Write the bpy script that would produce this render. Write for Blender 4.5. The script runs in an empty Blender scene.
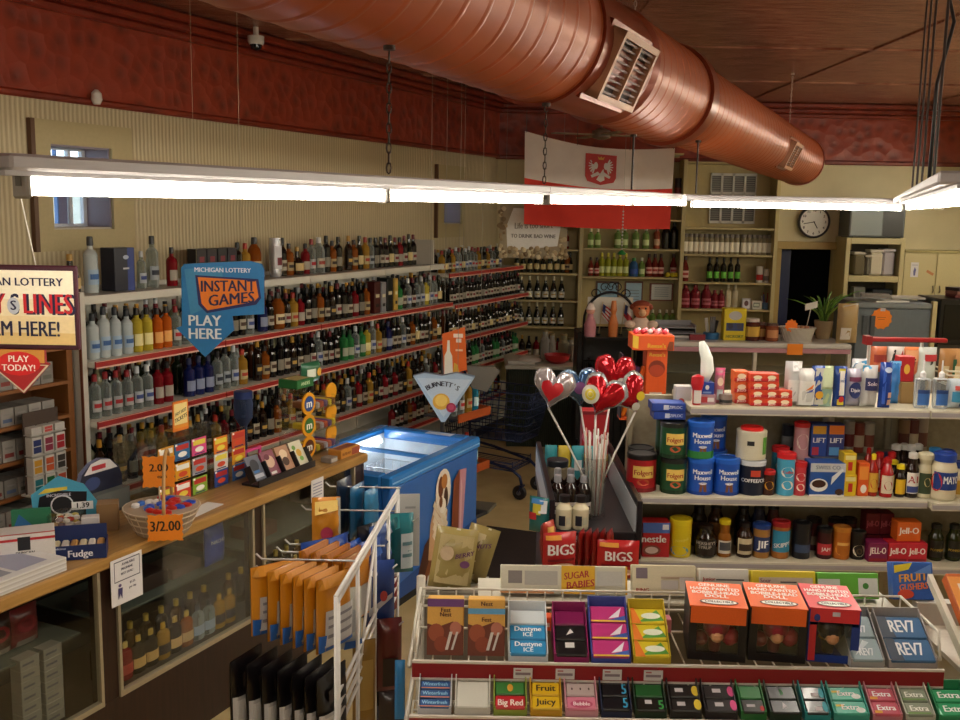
import bpy, math, random
from mathutils import Matrix, Vector
random.seed(7)
S = bpy.context.scene
COL = S.collection
PI = math.pi
# ---------------------------------------------------------------- camera
F, PIT, ROL, H = 1000.0, math.radians(8.6), math.radians(1.0), 2.45
cam_d = bpy.data.cameras.new('camera'); cam = bpy.data.objects.new('camera', cam_d); COL.objects.link(cam)
cam_d.sensor_width = 36.0; cam_d.lens = 36.0 * F / 960.0; cam_d.clip_start = 0.05; cam_d.clip_end = 200
cam.location = (0, 0, H)
cam.rotation_mode = 'QUATERNION'
cam.rotation_quaternion = (Matrix.Rotation(PI/2 - PIT, 4, 'X') @ Matrix.Rotation(ROL, 4, 'Z')).to_quaternion()
S.camera = cam
# ---------------------------------------------------------------- exposure, world
S.view_settings.view_transform = 'Standard'; S.view_settings.look = 'None'
S.view_settings.gamma = 1.0; S.view_settings.use_curve_mapping = False
S.view_settings.exposure = 1.3
TUBE = 24.0
w = bpy.data.worlds.new('sky'); S.world = w; w.use_nodes = True
bg = w.node_tree.nodes['Background']; bg.inputs[0].default_value = (0.62, 0.80, 1.0, 1); bg.inputs[1].default_value = 2.6
# ---------------------------------------------------------------- layout helpers (metres; camera stands at the origin, 2.45 m up)
def ray(px, py):
    u = (px-480)/F; v = (py-360)/F; c, s = math.cos(ROL), math.sin(ROL)
    a = u*c+v*s; b = -u*s+v*c; cp, sp = math.cos(PIT), math.sin(PIT)
    return (a, cp-b*sp, -sp-b*cp)
def atY(px, py, Y):
    d = ray(px, py); t = Y/d[1]; return Vector((d[0]*t, Y, H+d[2]*t))
def atZ(px, py, z):
    d = ray(px, py); t = (z-H)/d[2]; return Vector((d[0]*t, d[1]*t, z))
def XZ(px, z, Y):                     # the x of something at height z, distance Y
    cp, sp = math.cos(PIT), math.sin(PIT); c, s = math.cos(ROL), math.sin(ROL)
    wd = Y*cp-(z-H)*sp; b = -(Y*sp+(z-H)*cp)/wd
    return ((px-480)/F + b*s)/c*wd
A = math.radians(25.2); RA = PI/2 - A; SA, CA = math.sin(A), math.cos(A)
def L(s, n, z): return Vector((.17+s*SA+n*CA, 12.0+s*CA-n*SA, z))   # along / out from the slanting left wall
def inv(p):
    dx, dy = p[0]-.17, p[1]-12.0
    return (dx*SA+dy*CA, dx*CA-dy*SA, p[2])
# ---------------------------------------------------------------- materials
def lin(h):
    h = h.lstrip('#'); c = [int(h[i:i+2], 16)/255 for i in (0, 2, 4)]
    return tuple(x/12.92 if x <= .04045 else ((x+.055)/1.055)**2.4 for x in c) + (1,)
_M = {}
def M(hexc, rough=.5, metal=0.0, coat=0.0):
    k = (hexc, rough, metal, coat)
    if k in _M: return _M[k]
    m = bpy.data.materials.new('paint_%s' % hexc.strip('#')); m.use_nodes = True
    nt = m.node_tree; b = nt.nodes['Principled BSDF']
    n = nt.nodes.new('ShaderNodeTexNoise'); n.inputs['Scale'].default_value = 35; n.inputs['Detail'].default_value = 3
    mx = nt.nodes.new('ShaderNodeMix'); mx.data_type = 'RGBA'
    c = lin(hexc)
    mx.inputs['A'].default_value = tuple(x*.9 for x in c[:3])+(1,); mx.inputs['B'].default_value = tuple(min(1, x*1.1) for x in c[:3])+(1,)
    nt.links.new(n.outputs['Fac'], mx.inputs['Factor']); nt.links.new(mx.outputs['Result'], b.inputs['Base Color'])
    b.inputs['Roughness'].default_value = rough; b.inputs['Metallic'].default_value = metal; b.inputs['Coat Weight'].default_value = coat
    _M[k] = m; return m
def GL(hexc, alpha=.35, rough=.06):           # clear / tinted glass: see-through with a sharp reflection
    k = ('g', hexc, alpha, rough)
    if k in _M: return _M[k]
    m = bpy.data.materials.new('glass_%s' % hexc.strip('#')); m.use_nodes = True; nt = m.node_tree
    nt.nodes.remove(nt.nodes['Principled BSDF']); out = nt.nodes['Material Output']
    t = nt.nodes.new('ShaderNodeBsdfTransparent'); c = lin(hexc); t.inputs[0].default_value = c
    p = nt.nodes.new('ShaderNodeBsdfPrincipled'); p.inputs['Base Color'].default_value = c; p.inputs['Roughness'].default_value = rough
    fr = nt.nodes.new('ShaderNodeLayerWeight'); fr.inputs[0].default_value = .25
    ad = nt.nodes.new('ShaderNodeMath'); ad.operation = 'MULTIPLY_ADD'; ad.inputs[1].default_value = 1-alpha; ad.inputs[2].default_value = alpha
    mx = nt.nodes.new('ShaderNodeMixShader')
    nt.links.new(fr.outputs['Facing'], ad.inputs[0]); nt.links.new(ad.outputs[0], mx.inputs[0])
    nt.links.new(t.outputs[0], mx.inputs[1]); nt.links.new(p.outputs[0], mx.inputs[2]); nt.links.new(mx.outputs[0], out.inputs[0])
    _M[k] = m; return m
def PANE(alpha=.08):
    k = ('pane', alpha)
    if k in _M: return _M[k]
    m = bpy.data.materials.new('clear_pane'); m.use_nodes = True; nt = m.node_tree
    nt.nodes.remove(nt.nodes['Principled BSDF']); out = nt.nodes['Material Output']
    t = nt.nodes.new('ShaderNodeBsdfTransparent'); t.inputs[0].default_value = (.93, .95, .94, 1)
    g = nt.nodes.new('ShaderNodeBsdfGlossy'); g.inputs['Roughness'].default_value = .04
    mx = nt.nodes.new('ShaderNodeMixShader'); mx.inputs[0].default_value = alpha
    nt.links.new(t.outputs[0], mx.inputs[1]); nt.links.new(g.outputs[0], mx.inputs[2]); nt.links.new(mx.outputs[0], out.inputs[0])
    _M[k] = m; return m
def EM(hexc, st):
    k = ('e', hexc, st)
    if k in _M: return _M[k]
    m = bpy.data.materials.new('lit_%s' % hexc.strip('#')); m.use_nodes = True; b = m.node_tree.nodes['Principled BSDF']
    b.inputs['Base Color'].default_value = lin(hexc); b.inputs['Emission Color'].default_value = lin(hexc); b.inputs['Emission Strength'].default_value = st
    _M[k] = m; return m
def SURF(name, c1, c2, rough=.5, metal=0, kind='noise', scale=(1, 1, 1), nscale=6, bump=.0, bdist=.01, contrast=(.3, .7)):
    m = bpy.data.materials.new(name); m.use_nodes = True; nt = m.node_tree; b = nt.nodes['Principled BSDF']
    tc = nt.nodes.new('ShaderNodeTexCoord'); mp = nt.nodes.new('ShaderNodeMapping'); mp.inputs['Scale'].default_value = scale
    nt.links.new(tc.outputs['Object'], mp.inputs[0])
    if kind == 'wave':
        n = nt.nodes.new('ShaderNodeTexWave'); n.inputs['Scale'].default_value = nscale; n.inputs['Distortion'].default_value = .4; fac = n.outputs['Fac']
    elif kind == 'voronoi':
        n = nt.nodes.new('ShaderNodeTexVoronoi'); n.inputs['Scale'].default_value = nscale; fac = n.outputs['Distance']
    else:
        n = nt.nodes.new('ShaderNodeTexNoise'); n.inputs['Scale'].default_value = nscale; n.inputs['Detail'].default_value = 5; fac = n.outputs['Fac']
    nt.links.new(mp.outputs[0], n.inputs['Vector'])
    r = nt.nodes.new('ShaderNodeValToRGB'); r.color_ramp.elements[0].position = contrast[0]; r.color_ramp.elements[1].position = contrast[1]
    r.color_ramp.elements[0].color = lin(c1); r.color_ramp.elements[1].color = lin(c2)
    nt.links.new(fac, r.inputs[0]); nt.links.new(r.outputs[0], b.inputs['Base Color'])
    b.inputs['Roughness'].default_value = rough; b.inputs['Metallic'].default_value = metal
    if bump:
        bp = nt.nodes.new('ShaderNodeBump'); bp.inputs['Strength'].default_value = bump; bp.inputs['Distance'].default_value = bdist
        nt.links.new(fac, bp.inputs['Height']); nt.links.new(bp.outputs[0], b.inputs['Normal'])
    return m
# ---------------------------------------------------------------- mesh builder
I4 = Matrix.Identity(4)
_txt = {}
def text_geo(s, bold):
    k = (s, bold)
    if k not in _txt:
        c = bpy.data.curves.new('t', 'FONT'); c.body = s; c.size = 1; c.resolution_u = 2; c.offset = 0
        c.align_x = 'CENTER'; c.align_y = 'CENTER'; o = bpy.data.objects.new('t', c)
        me = bpy.data.meshes.new_from_object(o)
        v0 = [v.co.copy() for v in me.vertices]; f0 = [tuple(p.vertices) for p in me.polygons]; n0 = len(v0); _txt[k] = (v0, f0)
        if bold: _txt[k] = ([q+Vector((d, 0, .0004 if d > 0 else 0)) for d in (-.03, .03) for q in v0], f0+[tuple(i+n0 for i in f) for f in f0])
        bpy.data.objects.remove(o); bpy.data.meshes.remove(me); bpy.data.curves.remove(c)
    return _txt[k]
class MB:
    def __init__(s): s.v = []; s.f = []; s.m = []; s.mats = []; s.sm = []
    def mi(s, m):
        if isinstance(m, str): m = M(m)
        if m not in s.mats: s.mats.append(m)
        return s.mats.index(m)
    def add(s, vs, fs, m, T=I4, smooth=False):
        o = len(s.v); k = s.mi(m); s.v += [T @ Vector(v) for v in vs]
        for f in fs: s.f.append([o+i for i in f]); s.m.append(k); s.sm.append(smooth)
        return s
    def box(s, x0, x1, y0, y1, z0, z1, m, T=I4, bev=0.0):
        if bev > 0:
            b = min(bev, (x1-x0)/2.1, (y1-y0)/2.1, (z1-z0)/2.1); vs = []; ix = {}
            def P(p):
                if p not in ix: ix[p] = len(vs); vs.append(p)
                return ix[p]
            X = (x0, x1); Y = (y0, y1); Z = (z0, z1); g = [1, -1]
            c = lambda i, j, k, ax: (X[i]+(g[i]*b if ax != 0 else 0), Y[j]+(g[j]*b if ax != 1 else 0), Z[k]+(g[k]*b if ax != 2 else 0))
            fs = []
            for i in (0, 1): q = [P(c(i, j, k, 0)) for j, k in ((0, 0), (1, 0), (1, 1), (0, 1))]; fs.append(q if i else q[::-1])
            for j in (0, 1): q = [P(c(i, j, k, 1)) for i, k in ((0, 0), (1, 0), (1, 1), (0, 1))]; fs.append(q[::-1] if j else q)
            for k in (0, 1): q = [P(c(i, j, k, 2)) for i, j in ((0, 0), (1, 0), (1, 1), (0, 1))]; fs.append(q if k else q[::-1])
            for j in (0, 1):
                for k in (0, 1): q = [P(c(0, j, k, 1)), P(c(1, j, k, 1)), P(c(1, j, k, 2)), P(c(0, j, k, 2))]; fs.append(q if j == k else q[::-1])
            for i in (0, 1):
                for k in (0, 1): q = [P(c(i, 0, k, 0)), P(c(i, 1, k, 0)), P(c(i, 1, k, 2)), P(c(i, 0, k, 2))]; fs.append(q[::-1] if i == k else q)
            for i in (0, 1):
                for j in (0, 1): q = [P(c(i, j, 0, 0)), P(c(i, j, 1, 0)), P(c(i, j, 1, 1)), P(c(i, j, 0, 1))]; fs.append(q if i == j else q[::-1])
            for i in (0, 1):
                for j in (0, 1):
                    for k in (0, 1): q = [P(c(i, j, k, 0)), P(c(i, j, k, 1)), P(c(i, j, k, 2))]; fs.append(q if (i+j+k) % 2 else q[::-1])
            return s.add(vs, fs, m, T)
        vs = [(x, y, z) for z in (z0, z1) for y in (y0, y1) for x in (x0, x1)]
        return s.add(vs, [(0, 2, 3, 1), (4, 5, 7, 6), (0, 1, 5, 4), (2, 6, 7, 3), (0, 4, 6, 2), (1, 3, 7, 5)], m, T)
    def lathe(s, prof, m, seg=14, T=I4, sy=1.0, cap=True):       # prof: [(r, z[, material])]
        for i in range(len(prof)-1):
            (r0, z0), (r1, z1) = prof[i][:2], prof[i+1][:2]; mm = prof[i][2] if len(prof[i]) > 2 else m
            vs = []; n = seg
            for r, z in ((r0, z0), (r1, z1)):
                vs += [(r*math.cos(2*PI*k/n), sy*r*math.sin(2*PI*k/n), z) for k in range(n)]
            s.add(vs, [(k, (k+1) % n, n+(k+1) % n, n+k) for k in range(n)], mm, T, True)
        if cap:
            for r, z, rev in ((prof[0][0], prof[0][1], 1), (prof[-1][0], prof[-1][1], 0)):
                if r > 1e-5:
                    q = list(range(seg)); s.add([(r*math.cos(2*PI*k/seg), sy*r*math.sin(2*PI*k/seg), z) for k in range(seg)], [q[::-1] if rev else q], m if not rev else (prof[0][2] if len(prof[0]) > 2 else m), T)
        return s
    def cyl(s, r, z0, z1, m, seg=14, T=I4): return s.lathe([(r, z0), (r, z1)], m, seg, T)
    def tube(s, pts, r, m, seg=6, T=I4, close=False):
        pts = [Vector(p) for p in pts]; n = len(pts); rings = []; up = None
        for i, p in enumerate(pts):
            a = pts[max(i-1, 0)]; b = pts[min(i+1, n-1)]
            if close: a = pts[(i-1) % n]; b = pts[(i+1) % n]
            d = (b-a).normalized() if (b-a).length > 1e-9 else Vector((0, 0, 1))
            if up is None: up = d.orthogonal().normalized()
            up = (up-d*up.dot(d)); up = up.normalized() if up.length > 1e-6 else d.orthogonal().normalized()
            side = d.cross(up); rr = r[i] if isinstance(r, (list, tuple)) else r
            rings.append([p+(up*math.cos(2*PI*k/seg)+side*math.sin(2*PI*k/seg))*rr for k in range(seg)])
        vs = [v for q in rings for v in q]; fs = []
        for i in range(n if close else n-1):
            j = (i+1) % n
            fs += [(i*seg+k, i*seg+(k+1) % seg, j*seg+(k+1) % seg, j*seg+k) for k in range(seg)]
        if not close: fs += [tuple(range(seg))[::-1], tuple((n-1)*seg+k for k in range(seg))]
        return s.add(vs, fs, m, T, True)
    def bar(s, a, b, r, m, seg=6, T=I4): return s.tube([a, b], r, m, seg, T)
    def prism(s, poly, y0, y1, m, T=I4, edge=None):              # poly in x,z; thickness along y, front is y0
        n = len(poly); vs = [(x, y0, z) for x, z in poly]+[(x, y1, z) for x, z in poly]
        s.add(vs, [tuple(range(n)), tuple(range(2*n-1, n-1, -1))], m, T)
        return s.add(vs, [(i, n+i, n+(i+1) % n, (i+1) % n) for i in range(n)], edge or m, T)
    def ball(s, c, r, m, seg=12, T=I4, sc=(1, 1, 1)):
        n = seg//2; prof = [(max(r*math.sin(PI*i/n), 1e-4), -r*math.cos(PI*i/n)) for i in range(n+1)]
        return s.lathe(prof, m, seg, T @ Matrix.Translation(c) @ Matrix.Diagonal((*sc, 1)), cap=False)
    # flat artwork on a surface: fn(x, y, lift) -> point
    def art(s, fn, W, Hh, deco, lift=.0006, div=1):
        for i, d in enumerate(deco):
            l = lift*(1+i*.35); k = d[0]; m = d[1]
            if k == 'r':
                x0, y0, x1, y1 = d[2]*W, d[3]*Hh, d[4]*W, d[5]*Hh
                vs = []; fs = []
                for j in range(div+1):
                    x = x0+(x1-x0)*j/div; vs += [fn(x, y0, l), fn(x, y1, l)]
                    if j: q = 2*j; fs.append((q-2, q, q+1, q-1))
                s.add(vs, fs, m)
            elif k == 'e':
                n = 16; s.add([fn((d[2]+d[4]*math.cos(2*PI*j/n))*W, (d[3])*Hh+d[5]*Hh*math.sin(2*PI*j/n), l) for j in range(n)], [tuple(range(n))], m)
            elif k == 'p':
                s.add([fn(x*W, y*Hh, l) for x, y in d[2]], [tuple(range(len(d[2])))], m)
            elif k == 't':                                  # ('t', colour, text, cx, cy, height, max width, slope)
                vs, fs = text_geo(d[2], True); sz = d[5]*Hh*1.35
                if vs:
                    wd = max(v.x for v in vs)-min(v.x for v in vs); mxw = (d[6] if len(d) > 6 else .92)*W
                    sx = min(sz, mxw/max(wd, 1e-6)); sl = d[7] if len(d) > 7 else 0
                    s.add([fn(d[3]*W+v.x*sx, d[4]*Hh+v.y*sz+v.x*sx*sl, l+v.z) for v in vs], fs, m)
        return s
    def mesh(s, name):
        me = bpy.data.meshes.new(name); me.from_pydata([tuple(v) for v in s.v], [], s.f)
        for m in s.mats: me.materials.append(m)
        me.polygons.foreach_set('material_index', s.m); me.polygons.foreach_set('use_smooth', s.sm)
        me.validate(); me.update(); return me
def FR(x0, y, z0): return lambda a, b, l: (x0+a, y-l, z0+b)          # front face, looking along +y
def TP(x0, y0, z): return lambda a, b, l: (x0+a, y0+b, z+l)          # top face
def RT(x, y0, z0): return lambda a, b, l: (x+l, y0+a, z0+b)          # right side face
def LF(x, y1, z0): return lambda a, b, l: (x-l, y1-a, z0+b)          # left side face
def CY(r, z0, tot, sy=1): return lambda a, b, l: ((r+l)*math.sin((a-tot/2)/r), -sy*(r+l)*math.cos((a-tot/2)/r), z0+b)
# ---------------------------------------------------------------- objects
def tag(o, label=None, cat=None, group=None, kind=None):
    if label: o['label'] = label
    if cat: o['category'] = cat
    if group: o['group'] = group
    if kind: o['kind'] = kind
    return o
def link(name, data, parent=None, loc=None, rz=None):
    o = bpy.data.objects.new(name, data); COL.objects.link(o)
    if parent: o.parent = parent
    if loc is not None: o.location = loc
    if rz is not None: o.rotation_euler = rz if isinstance(rz, (tuple, list)) else (0, 0, rz)
    return o
def thing(name, label, cat, loc=(0, 0, 0), rz=0, group=None): return tag(link(name, None, None, loc, rz), label, cat, group)
def part(name, mb, parent, label=None):
    return tag(link(name, mb.mesh(name), parent), label)
def solo(name, mb, label, cat, loc=(0, 0, 0), rz=0, group=None): return tag(link(name, mb.mesh(name), None, loc, rz), label, cat, group)
def struct(name, mb, loc=(0, 0, 0), rz=0, parent=None):
    o = link(name, mb.mesh(name), parent, loc, rz)
    if not parent: o['kind'] = 'structure'
    return o
class Proto:                # one thing built once; put() copies it and each of its parts
    def __init__(s, tree): s.t = [(t[0], t[1].mesh(t[0]), [(u[0], u[1].mesh(u[0]), u[2] if len(u) > 2 else None) for u in (t[2] if len(t) > 2 else [])], t[3] if len(t) > 3 else None) for t in tree]
    def put(s, name, label, cat, loc, rz=0, group=None, sc=1.0):
        first = s.t[0]
        if first[0] == '':
            r = link(name, first[1], None, loc, rz); rest = s.t[1:]
        else: r = link(name, None, None, loc, rz); rest = s.t
        r.scale = (sc,)*3 if not isinstance(sc, tuple) else sc
        tag(r, label, cat, group)
        for n, me, sub, lb in rest:
            c = tag(link(n, me, r), lb)
            for q, me2, lb2 in sub: tag(link(q, me2, c), lb2)
        return r
ORD = 'first second third fourth fifth sixth seventh eighth ninth tenth eleventh twelfth thirteenth fourteenth fifteenth sixteenth seventeenth eighteenth nineteenth twentieth'.split()
ORD += ['twenty-'+x for x in ORD[:9]] + ['thirtieth'] + ['thirty-'+x for x in ORD[:9]]
WHITE, BLACK = '#ebe9e2', '#0e0d0f'
# ================================================================ the shell
wallm = SURF('beige_ribbed_panelling', '#b1a280', '#c8bb97', .6, kind='wave', nscale=9, bump=.35, bdist=.01)
wallb = SURF('beige_plaster', '#c3b892', '#cdc29c', .6, nscale=3)
redm = SURF('embossed_red_frieze', '#641d0f', '#92341c', .40, kind='voronoi', nscale=9, bump=.5, bdist=.02, contrast=(0, .6))
redp = SURF('red_moulding_paint', '#6a2012', '#86301b', .36, nscale=8)
tin = SURF('pressed_tin_ceiling', '#7c4432', '#cf9c80', .27, .6, kind='noise', scale=(1.2, 14, 1), nscale=5, bump=.8, bdist=.02, contrast=(.35, .68))
floorm = SURF('beige_vinyl_floor', '#b79f6c', '#c9b382', .32, nscale=5)
ZC = 3.72
b = MB(); b.box(-9, 7, -4, 13, -.1, 0, floorm); struct('floor', b)
b = MB(); b.box(-9, 7, -4, 13, ZC, ZC+.1, tin)
for k in range(1, 9): b.box(-9, 7, -4+2*k-.012, -4+2*k+.012, ZC-.012, ZC, tin)
for k in range(1, 8): b.box(-9+2*k-.012, -9+2*k+.012, -4, 13, ZC-.012, ZC, tin)
struct('ceiling', b)
LO = (.17, 12.0, 0)
# left wall: local x runs along the wall to the corner, -y faces the room
def holes(b, x0, x1, z0, z1, y0, y1, hs, m):
    hs = sorted(hs); x = x0
    for (a, c, d, e) in hs:
        b.box(x, a, y0, y1, z0, z1, m); b.box(a, c, y0, y1, z0, d, m); b.box(a, c, y0, y1, e, z1, m); x = c
    b.box(x, x1, y0, y1, z0, z1, m)
W1 = (-6.52, -6.04, 2.28, 2.79); W2 = (-1.40, -.97, 2.28, 2.62)
b = MB(); holes(b, -17.5, 0, 0, ZC, 0, .25, [W1, W2], wallm); struct('wall_left', b, LO, RA)
b = MB(); holes(b, -17.5, 0, 3.04, 3.05, 0, 0.001, [], redm)
b = MB(); b.box(-17.5, 0, -.02, -.001, 3.05, 3.6, redm); struct('trim_1', b, LO, RA)
b = MB()
for (z, y, h) in ((3.04, -.05, .045), (3.56, -.06, .05), (3.61, -.11, .05), (3.66, -.17, .055)): b.box(-17.5, .1, y, -.021 if z < 3.5 else -.001, z, z+h, redp, bev=.012)
struct('trim_2', b, LO, RA)
# back wall with the doorway
DX0, DX1, DZ = atY(782, 250, 11.95).x, atY(838, 250, 11.95).x, 2.04
b = MB(); holes(b, .0, 6.2, 0, ZC, 12.0, 12.2, [(DX0, DX1, -.001, DZ)], wallb); struct('wall_back', b)
b = MB(); b.box(.1, 6, 11.98, 11.999, 3.05, 3.6, redm); struct('trim_3', b)
b = MB()
for (z, y, h) in ((3.03, 11.94, .05), (3.56, 11.93, .05), (3.61, 11.88, .05), (3.66, 11.8, .055)): b.box(.1, 6, y, 11.979 if z < 3.5 else 11.999, z, z+h, redp, bev=.012)
struct('trim_4', b)
b = MB(); b.box(6.0, 6.2, -4, 12, 0, ZC, wallb); struct('wall_right', b)
b = MB(); b.box(-9, 6.2, -4.2, -4, 0, ZC, wallb); struct('wall_front', b)
b = MB(); b.box(-17.4, -.1, -.03, -.001, 0, .1, M('#4a3020')); struct('baseboard_left', b, LO, RA)
# doorway: casing, dark room behind, the blue door leaf standing open
dr = thing('door_1', None, None); dr['kind'] = 'structure'
dm = M('#a88f55', .5)
b = MB(); b.box(DX0-.07, DX0, 11.95, 12.01, 0, DZ+.08, dm, bev=.006); b.box(DX1, DX1+.09, 11.95, 12.01, 0, DZ+.08, dm, bev=.006); b.box(DX0-.1, DX1+.16, 11.94, 12.01, DZ, DZ+.09, dm, bev=.006); part('door_casing', b, dr)
b = MB(); b.box(DX0+.002, DX0+.19, 12.21, 12.26, .005, DZ-.02, M('#1b2a58', .4)); b.box(DX0+.004, DX0+.04, 12.205, 12.21, 1.45, DZ-.06, M('#6aa6d8', .3)); part('door_leaf', b, dr)
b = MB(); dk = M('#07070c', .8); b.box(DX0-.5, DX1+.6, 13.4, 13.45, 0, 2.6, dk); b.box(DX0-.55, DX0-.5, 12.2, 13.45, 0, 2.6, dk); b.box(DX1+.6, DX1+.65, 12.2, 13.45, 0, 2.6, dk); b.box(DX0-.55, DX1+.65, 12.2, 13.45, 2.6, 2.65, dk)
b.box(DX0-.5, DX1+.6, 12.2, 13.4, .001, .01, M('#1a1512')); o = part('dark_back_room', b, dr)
# windows in the left wall
def window(name, W, board, blue):
    x0, x1, z0, z1 = W; r = thing(name, None, None, LO, RA); r['kind'] = 'structure'
    b = MB(); bm = M('#b4a67c', .6); bx0, bx1, bz0, bz1 = board
    holes(b, bx0, bx1, bz0, bz1, -.022, -.001, [W], bm); part('window_surround', b, r)
    b = MB(); b.box(bx0-.03, bx0, -.035, -.001, bz0, bz1, M('#5b3d26')); part('window_trim', b, r)
    b = MB(); jm = M('#8d8391', .6); b.box(x1-.012, x1, 0, .2, z0, z1, jm); b.box(x0, x1, 0, .2, z0, z0+.012, M('#b9b2a4')); b.box(x0, x1, 0, .2, z1-.012, z1, jm); part('window_reveal', b, r)
    b = MB(); fm = M('#cfd4de', .4); bf = M('#3f78c8', .35); xm = x0+(x1-x0)*.68
    for (a, c) in ((x0, x0+.02), (xm, xm+.025), (x1-.04, x1)): b.box(a, c, .2, .23, z0, z1, fm)
    b.box(x0, x1, .2, .23, z0, z0+.03, fm); b.box(x0, x1, .2, .23, z1-.02, z1, fm)
    b.box(x0+(x1-x0)*.5, xm-.01, .21, .225, z0+.03, z0+(z1-z0)*.62, M('#75769a')); b.box(x0+(x1-x0)*.48, x0+(x1-x0)*.5, .2, .23, z0+.03, z1-.02, bf); part('window_sash', b, r)
    b = MB(); b.box(x0, x1, .214, .216, z0, z1, PANE(.06)); part('window_pane', b, r)
window('window_1', W1, (-6.64, -5.86, 2.15, 2.93), True)
window('window_2', W2, (-1.56, -.90, 2.14, 2.90), True)
# what stands outside the windows
b = MB(); rnd = random.Random(3)
for k in range(60):
    c = Vector((rnd.gauss(0, .6), rnd.gauss(0, .5), 3.6+rnd.gauss(0, .5))); b.ball(c, .28, M(rnd.choice(['#1d3a12', '#2c5018', '#3e6a25']), .8), 6)
t = thing('tree', 'green leafy tree outside the large side window', 'tree', L(-6.2, -4.5, 0)); part('foliage', b, t)
b = MB(); b.lathe([(.16, -.1), (.1, 3.4)], M('#40301f'), 8); part('trunk', b, t)
b = MB(); b.box(-9, 2, 6, 6.3, -.1, 2.9, SURF('pale_outside_wall', '#b8b5a8', '#cfccc0', .7)); struct('wall_outside', b, LO, RA)
b = MB(); b.box(-20, 6, .3, 14, -.2, -.1, M('#8f8c84', .9)); struct('ground', b, LO, RA)
# ================================================================ strip lights
def fixture(name, label, P0, P1, n, cat='light', chains=(), wide=.034, st=None):
    P0, P1 = Vector(P0), Vector(P1); d = P1-P0; Ln = d.length; rz = math.atan2(d.y, d.x); ry = -math.asin(d.z/Ln)
    r = thing(name, label, cat, P0, 0, 'fluorescent strip lights'); r.rotation_euler = (0, ry, rz)
    hm = M('#a6a2a5', .45)
    b = MB(); b.box(-.04, Ln+.02, -wide, wide, .024, .050, hm, bev=.005); b.box(-.04, Ln+.02, -wide*.55, wide*.55, .016, .024, hm); part('housing', b, r)
    for k in range(n):
        a, c = Ln*k/n, Ln*(k+1)/n
        b = MB(); T = Matrix.Rotation(PI/2, 4, 'Y'); b.lathe([(.0145, a+.012), (.0145, c-.012)], EM('#fff6e4', st or TUBE), 12, T); part('fluorescent_tube', b, r)
        for x in (a+.008, c-.008):
            b = MB(); b.box(x-.006, x+.006, -.018, .018, -.02, .03, M('#8f8a84', .4), bev=.004); b.box(x-.008, x+.008, -.006, .006, .0, .04, M('#5e5a55')); part('lamp_holder', b, r)
    return r
def chain(b, p, z1, m, step=.026):
    z = p[2]; k = 0
    while z < z1-.03:
        T = Matrix.Translation((p[0], p[1], z+step*.6)) @ Matrix.Rotation(PI/2*(k % 2), 4, 'Z') @ Matrix.Rotation(PI/2, 4, 'X')
        b.tube([(.006*math.cos(2*PI*j/8), .0155*math.sin(2*PI*j/8), 0) for j in range(8)], .0024, m, 4, T, True); z += step; k += 1
    b.cyl(.016, z1-.012, z1, m, 10, Matrix.Translation((p[0], p[1], 0)))
def rod(name, label, p, z1, r=.006, col='#2a1a14', cat='rod'):
    b = MB(); b.cyl(r, p[2], z1, M(col, .5), 6, Matrix.Translation((p[0], p[1], 0))); b.cyl(.016, z1-.012, z1, M(col, .5), 10, Matrix.Translation((p[0], p[1], 0)))
    return solo(name, b, label, cat)
LA = [atY(18, 186, 1.62)]; LB = atY(684, 203, 5.93)
mid = LA[0]+(LB-LA[0])*.503
fixture('strip_light', 'long white fluorescent strip light with two bright tubes nearest the camera, above the counter', LA[0], mid-(LB-LA[0]).normalized()*.03, 2)
fixture('strip_light', 'white fluorescent strip light crossing in front of the red and white flag', mid+(LB-LA[0]).normalized()*.03, LB, 2)
dirA = (LB-LA[0]).normalized()
fixture('strip_light', 'yellowed end of a strip light entering beside the wall at counter end', LA[0]-dirA*2.5, LA[0]-dirA*.09, 2)
E0, E1 = atY(691, 204, 5.6), atY(903, 208, 5.6)
fixture('strip_light', 'single tube strip light hanging across the room under the wall clock', E0, E1, 1)
F0 = atY(909, 207, 5.45); F1 = Vector((.98, 2.0, 2.49)); F0.z = 2.5
fixture('strip_light', 'strip light at upper right running toward the camera over the grocery shelves', F0, F1, 3, wide=.08)
fixture('strip_light', 'unseen strip light added behind the camera for fill', Vector((-1.5, -2.4, 2.6)), Vector((2.2, -1.6, 2.6)), 3)  # added fixture out of view, fills the foreground
fixture('strip_light', 'unseen strip light added at far right to brighten the back wall', Vector((5.6, 6.2, 2.75)), Vector((5.6, 11.2, 2.75)), 4, st=TUBE*1.6)  # added out of view, stronger tubes to lift the back of the room
fixture('strip_light', 'unseen strip light added at near right for fill', Vector((4.4, 2.0, 2.75)), Vector((4.9, 6.0, 2.75)), 3, st=TUBE*1.4)  # added out of view as extra fill from the right
fixture('strip_light', 'unseen strip light added at left to brighten the side wall and counter', Vector((-4.2, 1.0, 2.75)), Vector((-2.9, 3.9, 2.75)), 3, st=TUBE*.9)  # added out of view to light the left wall and counter
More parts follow.
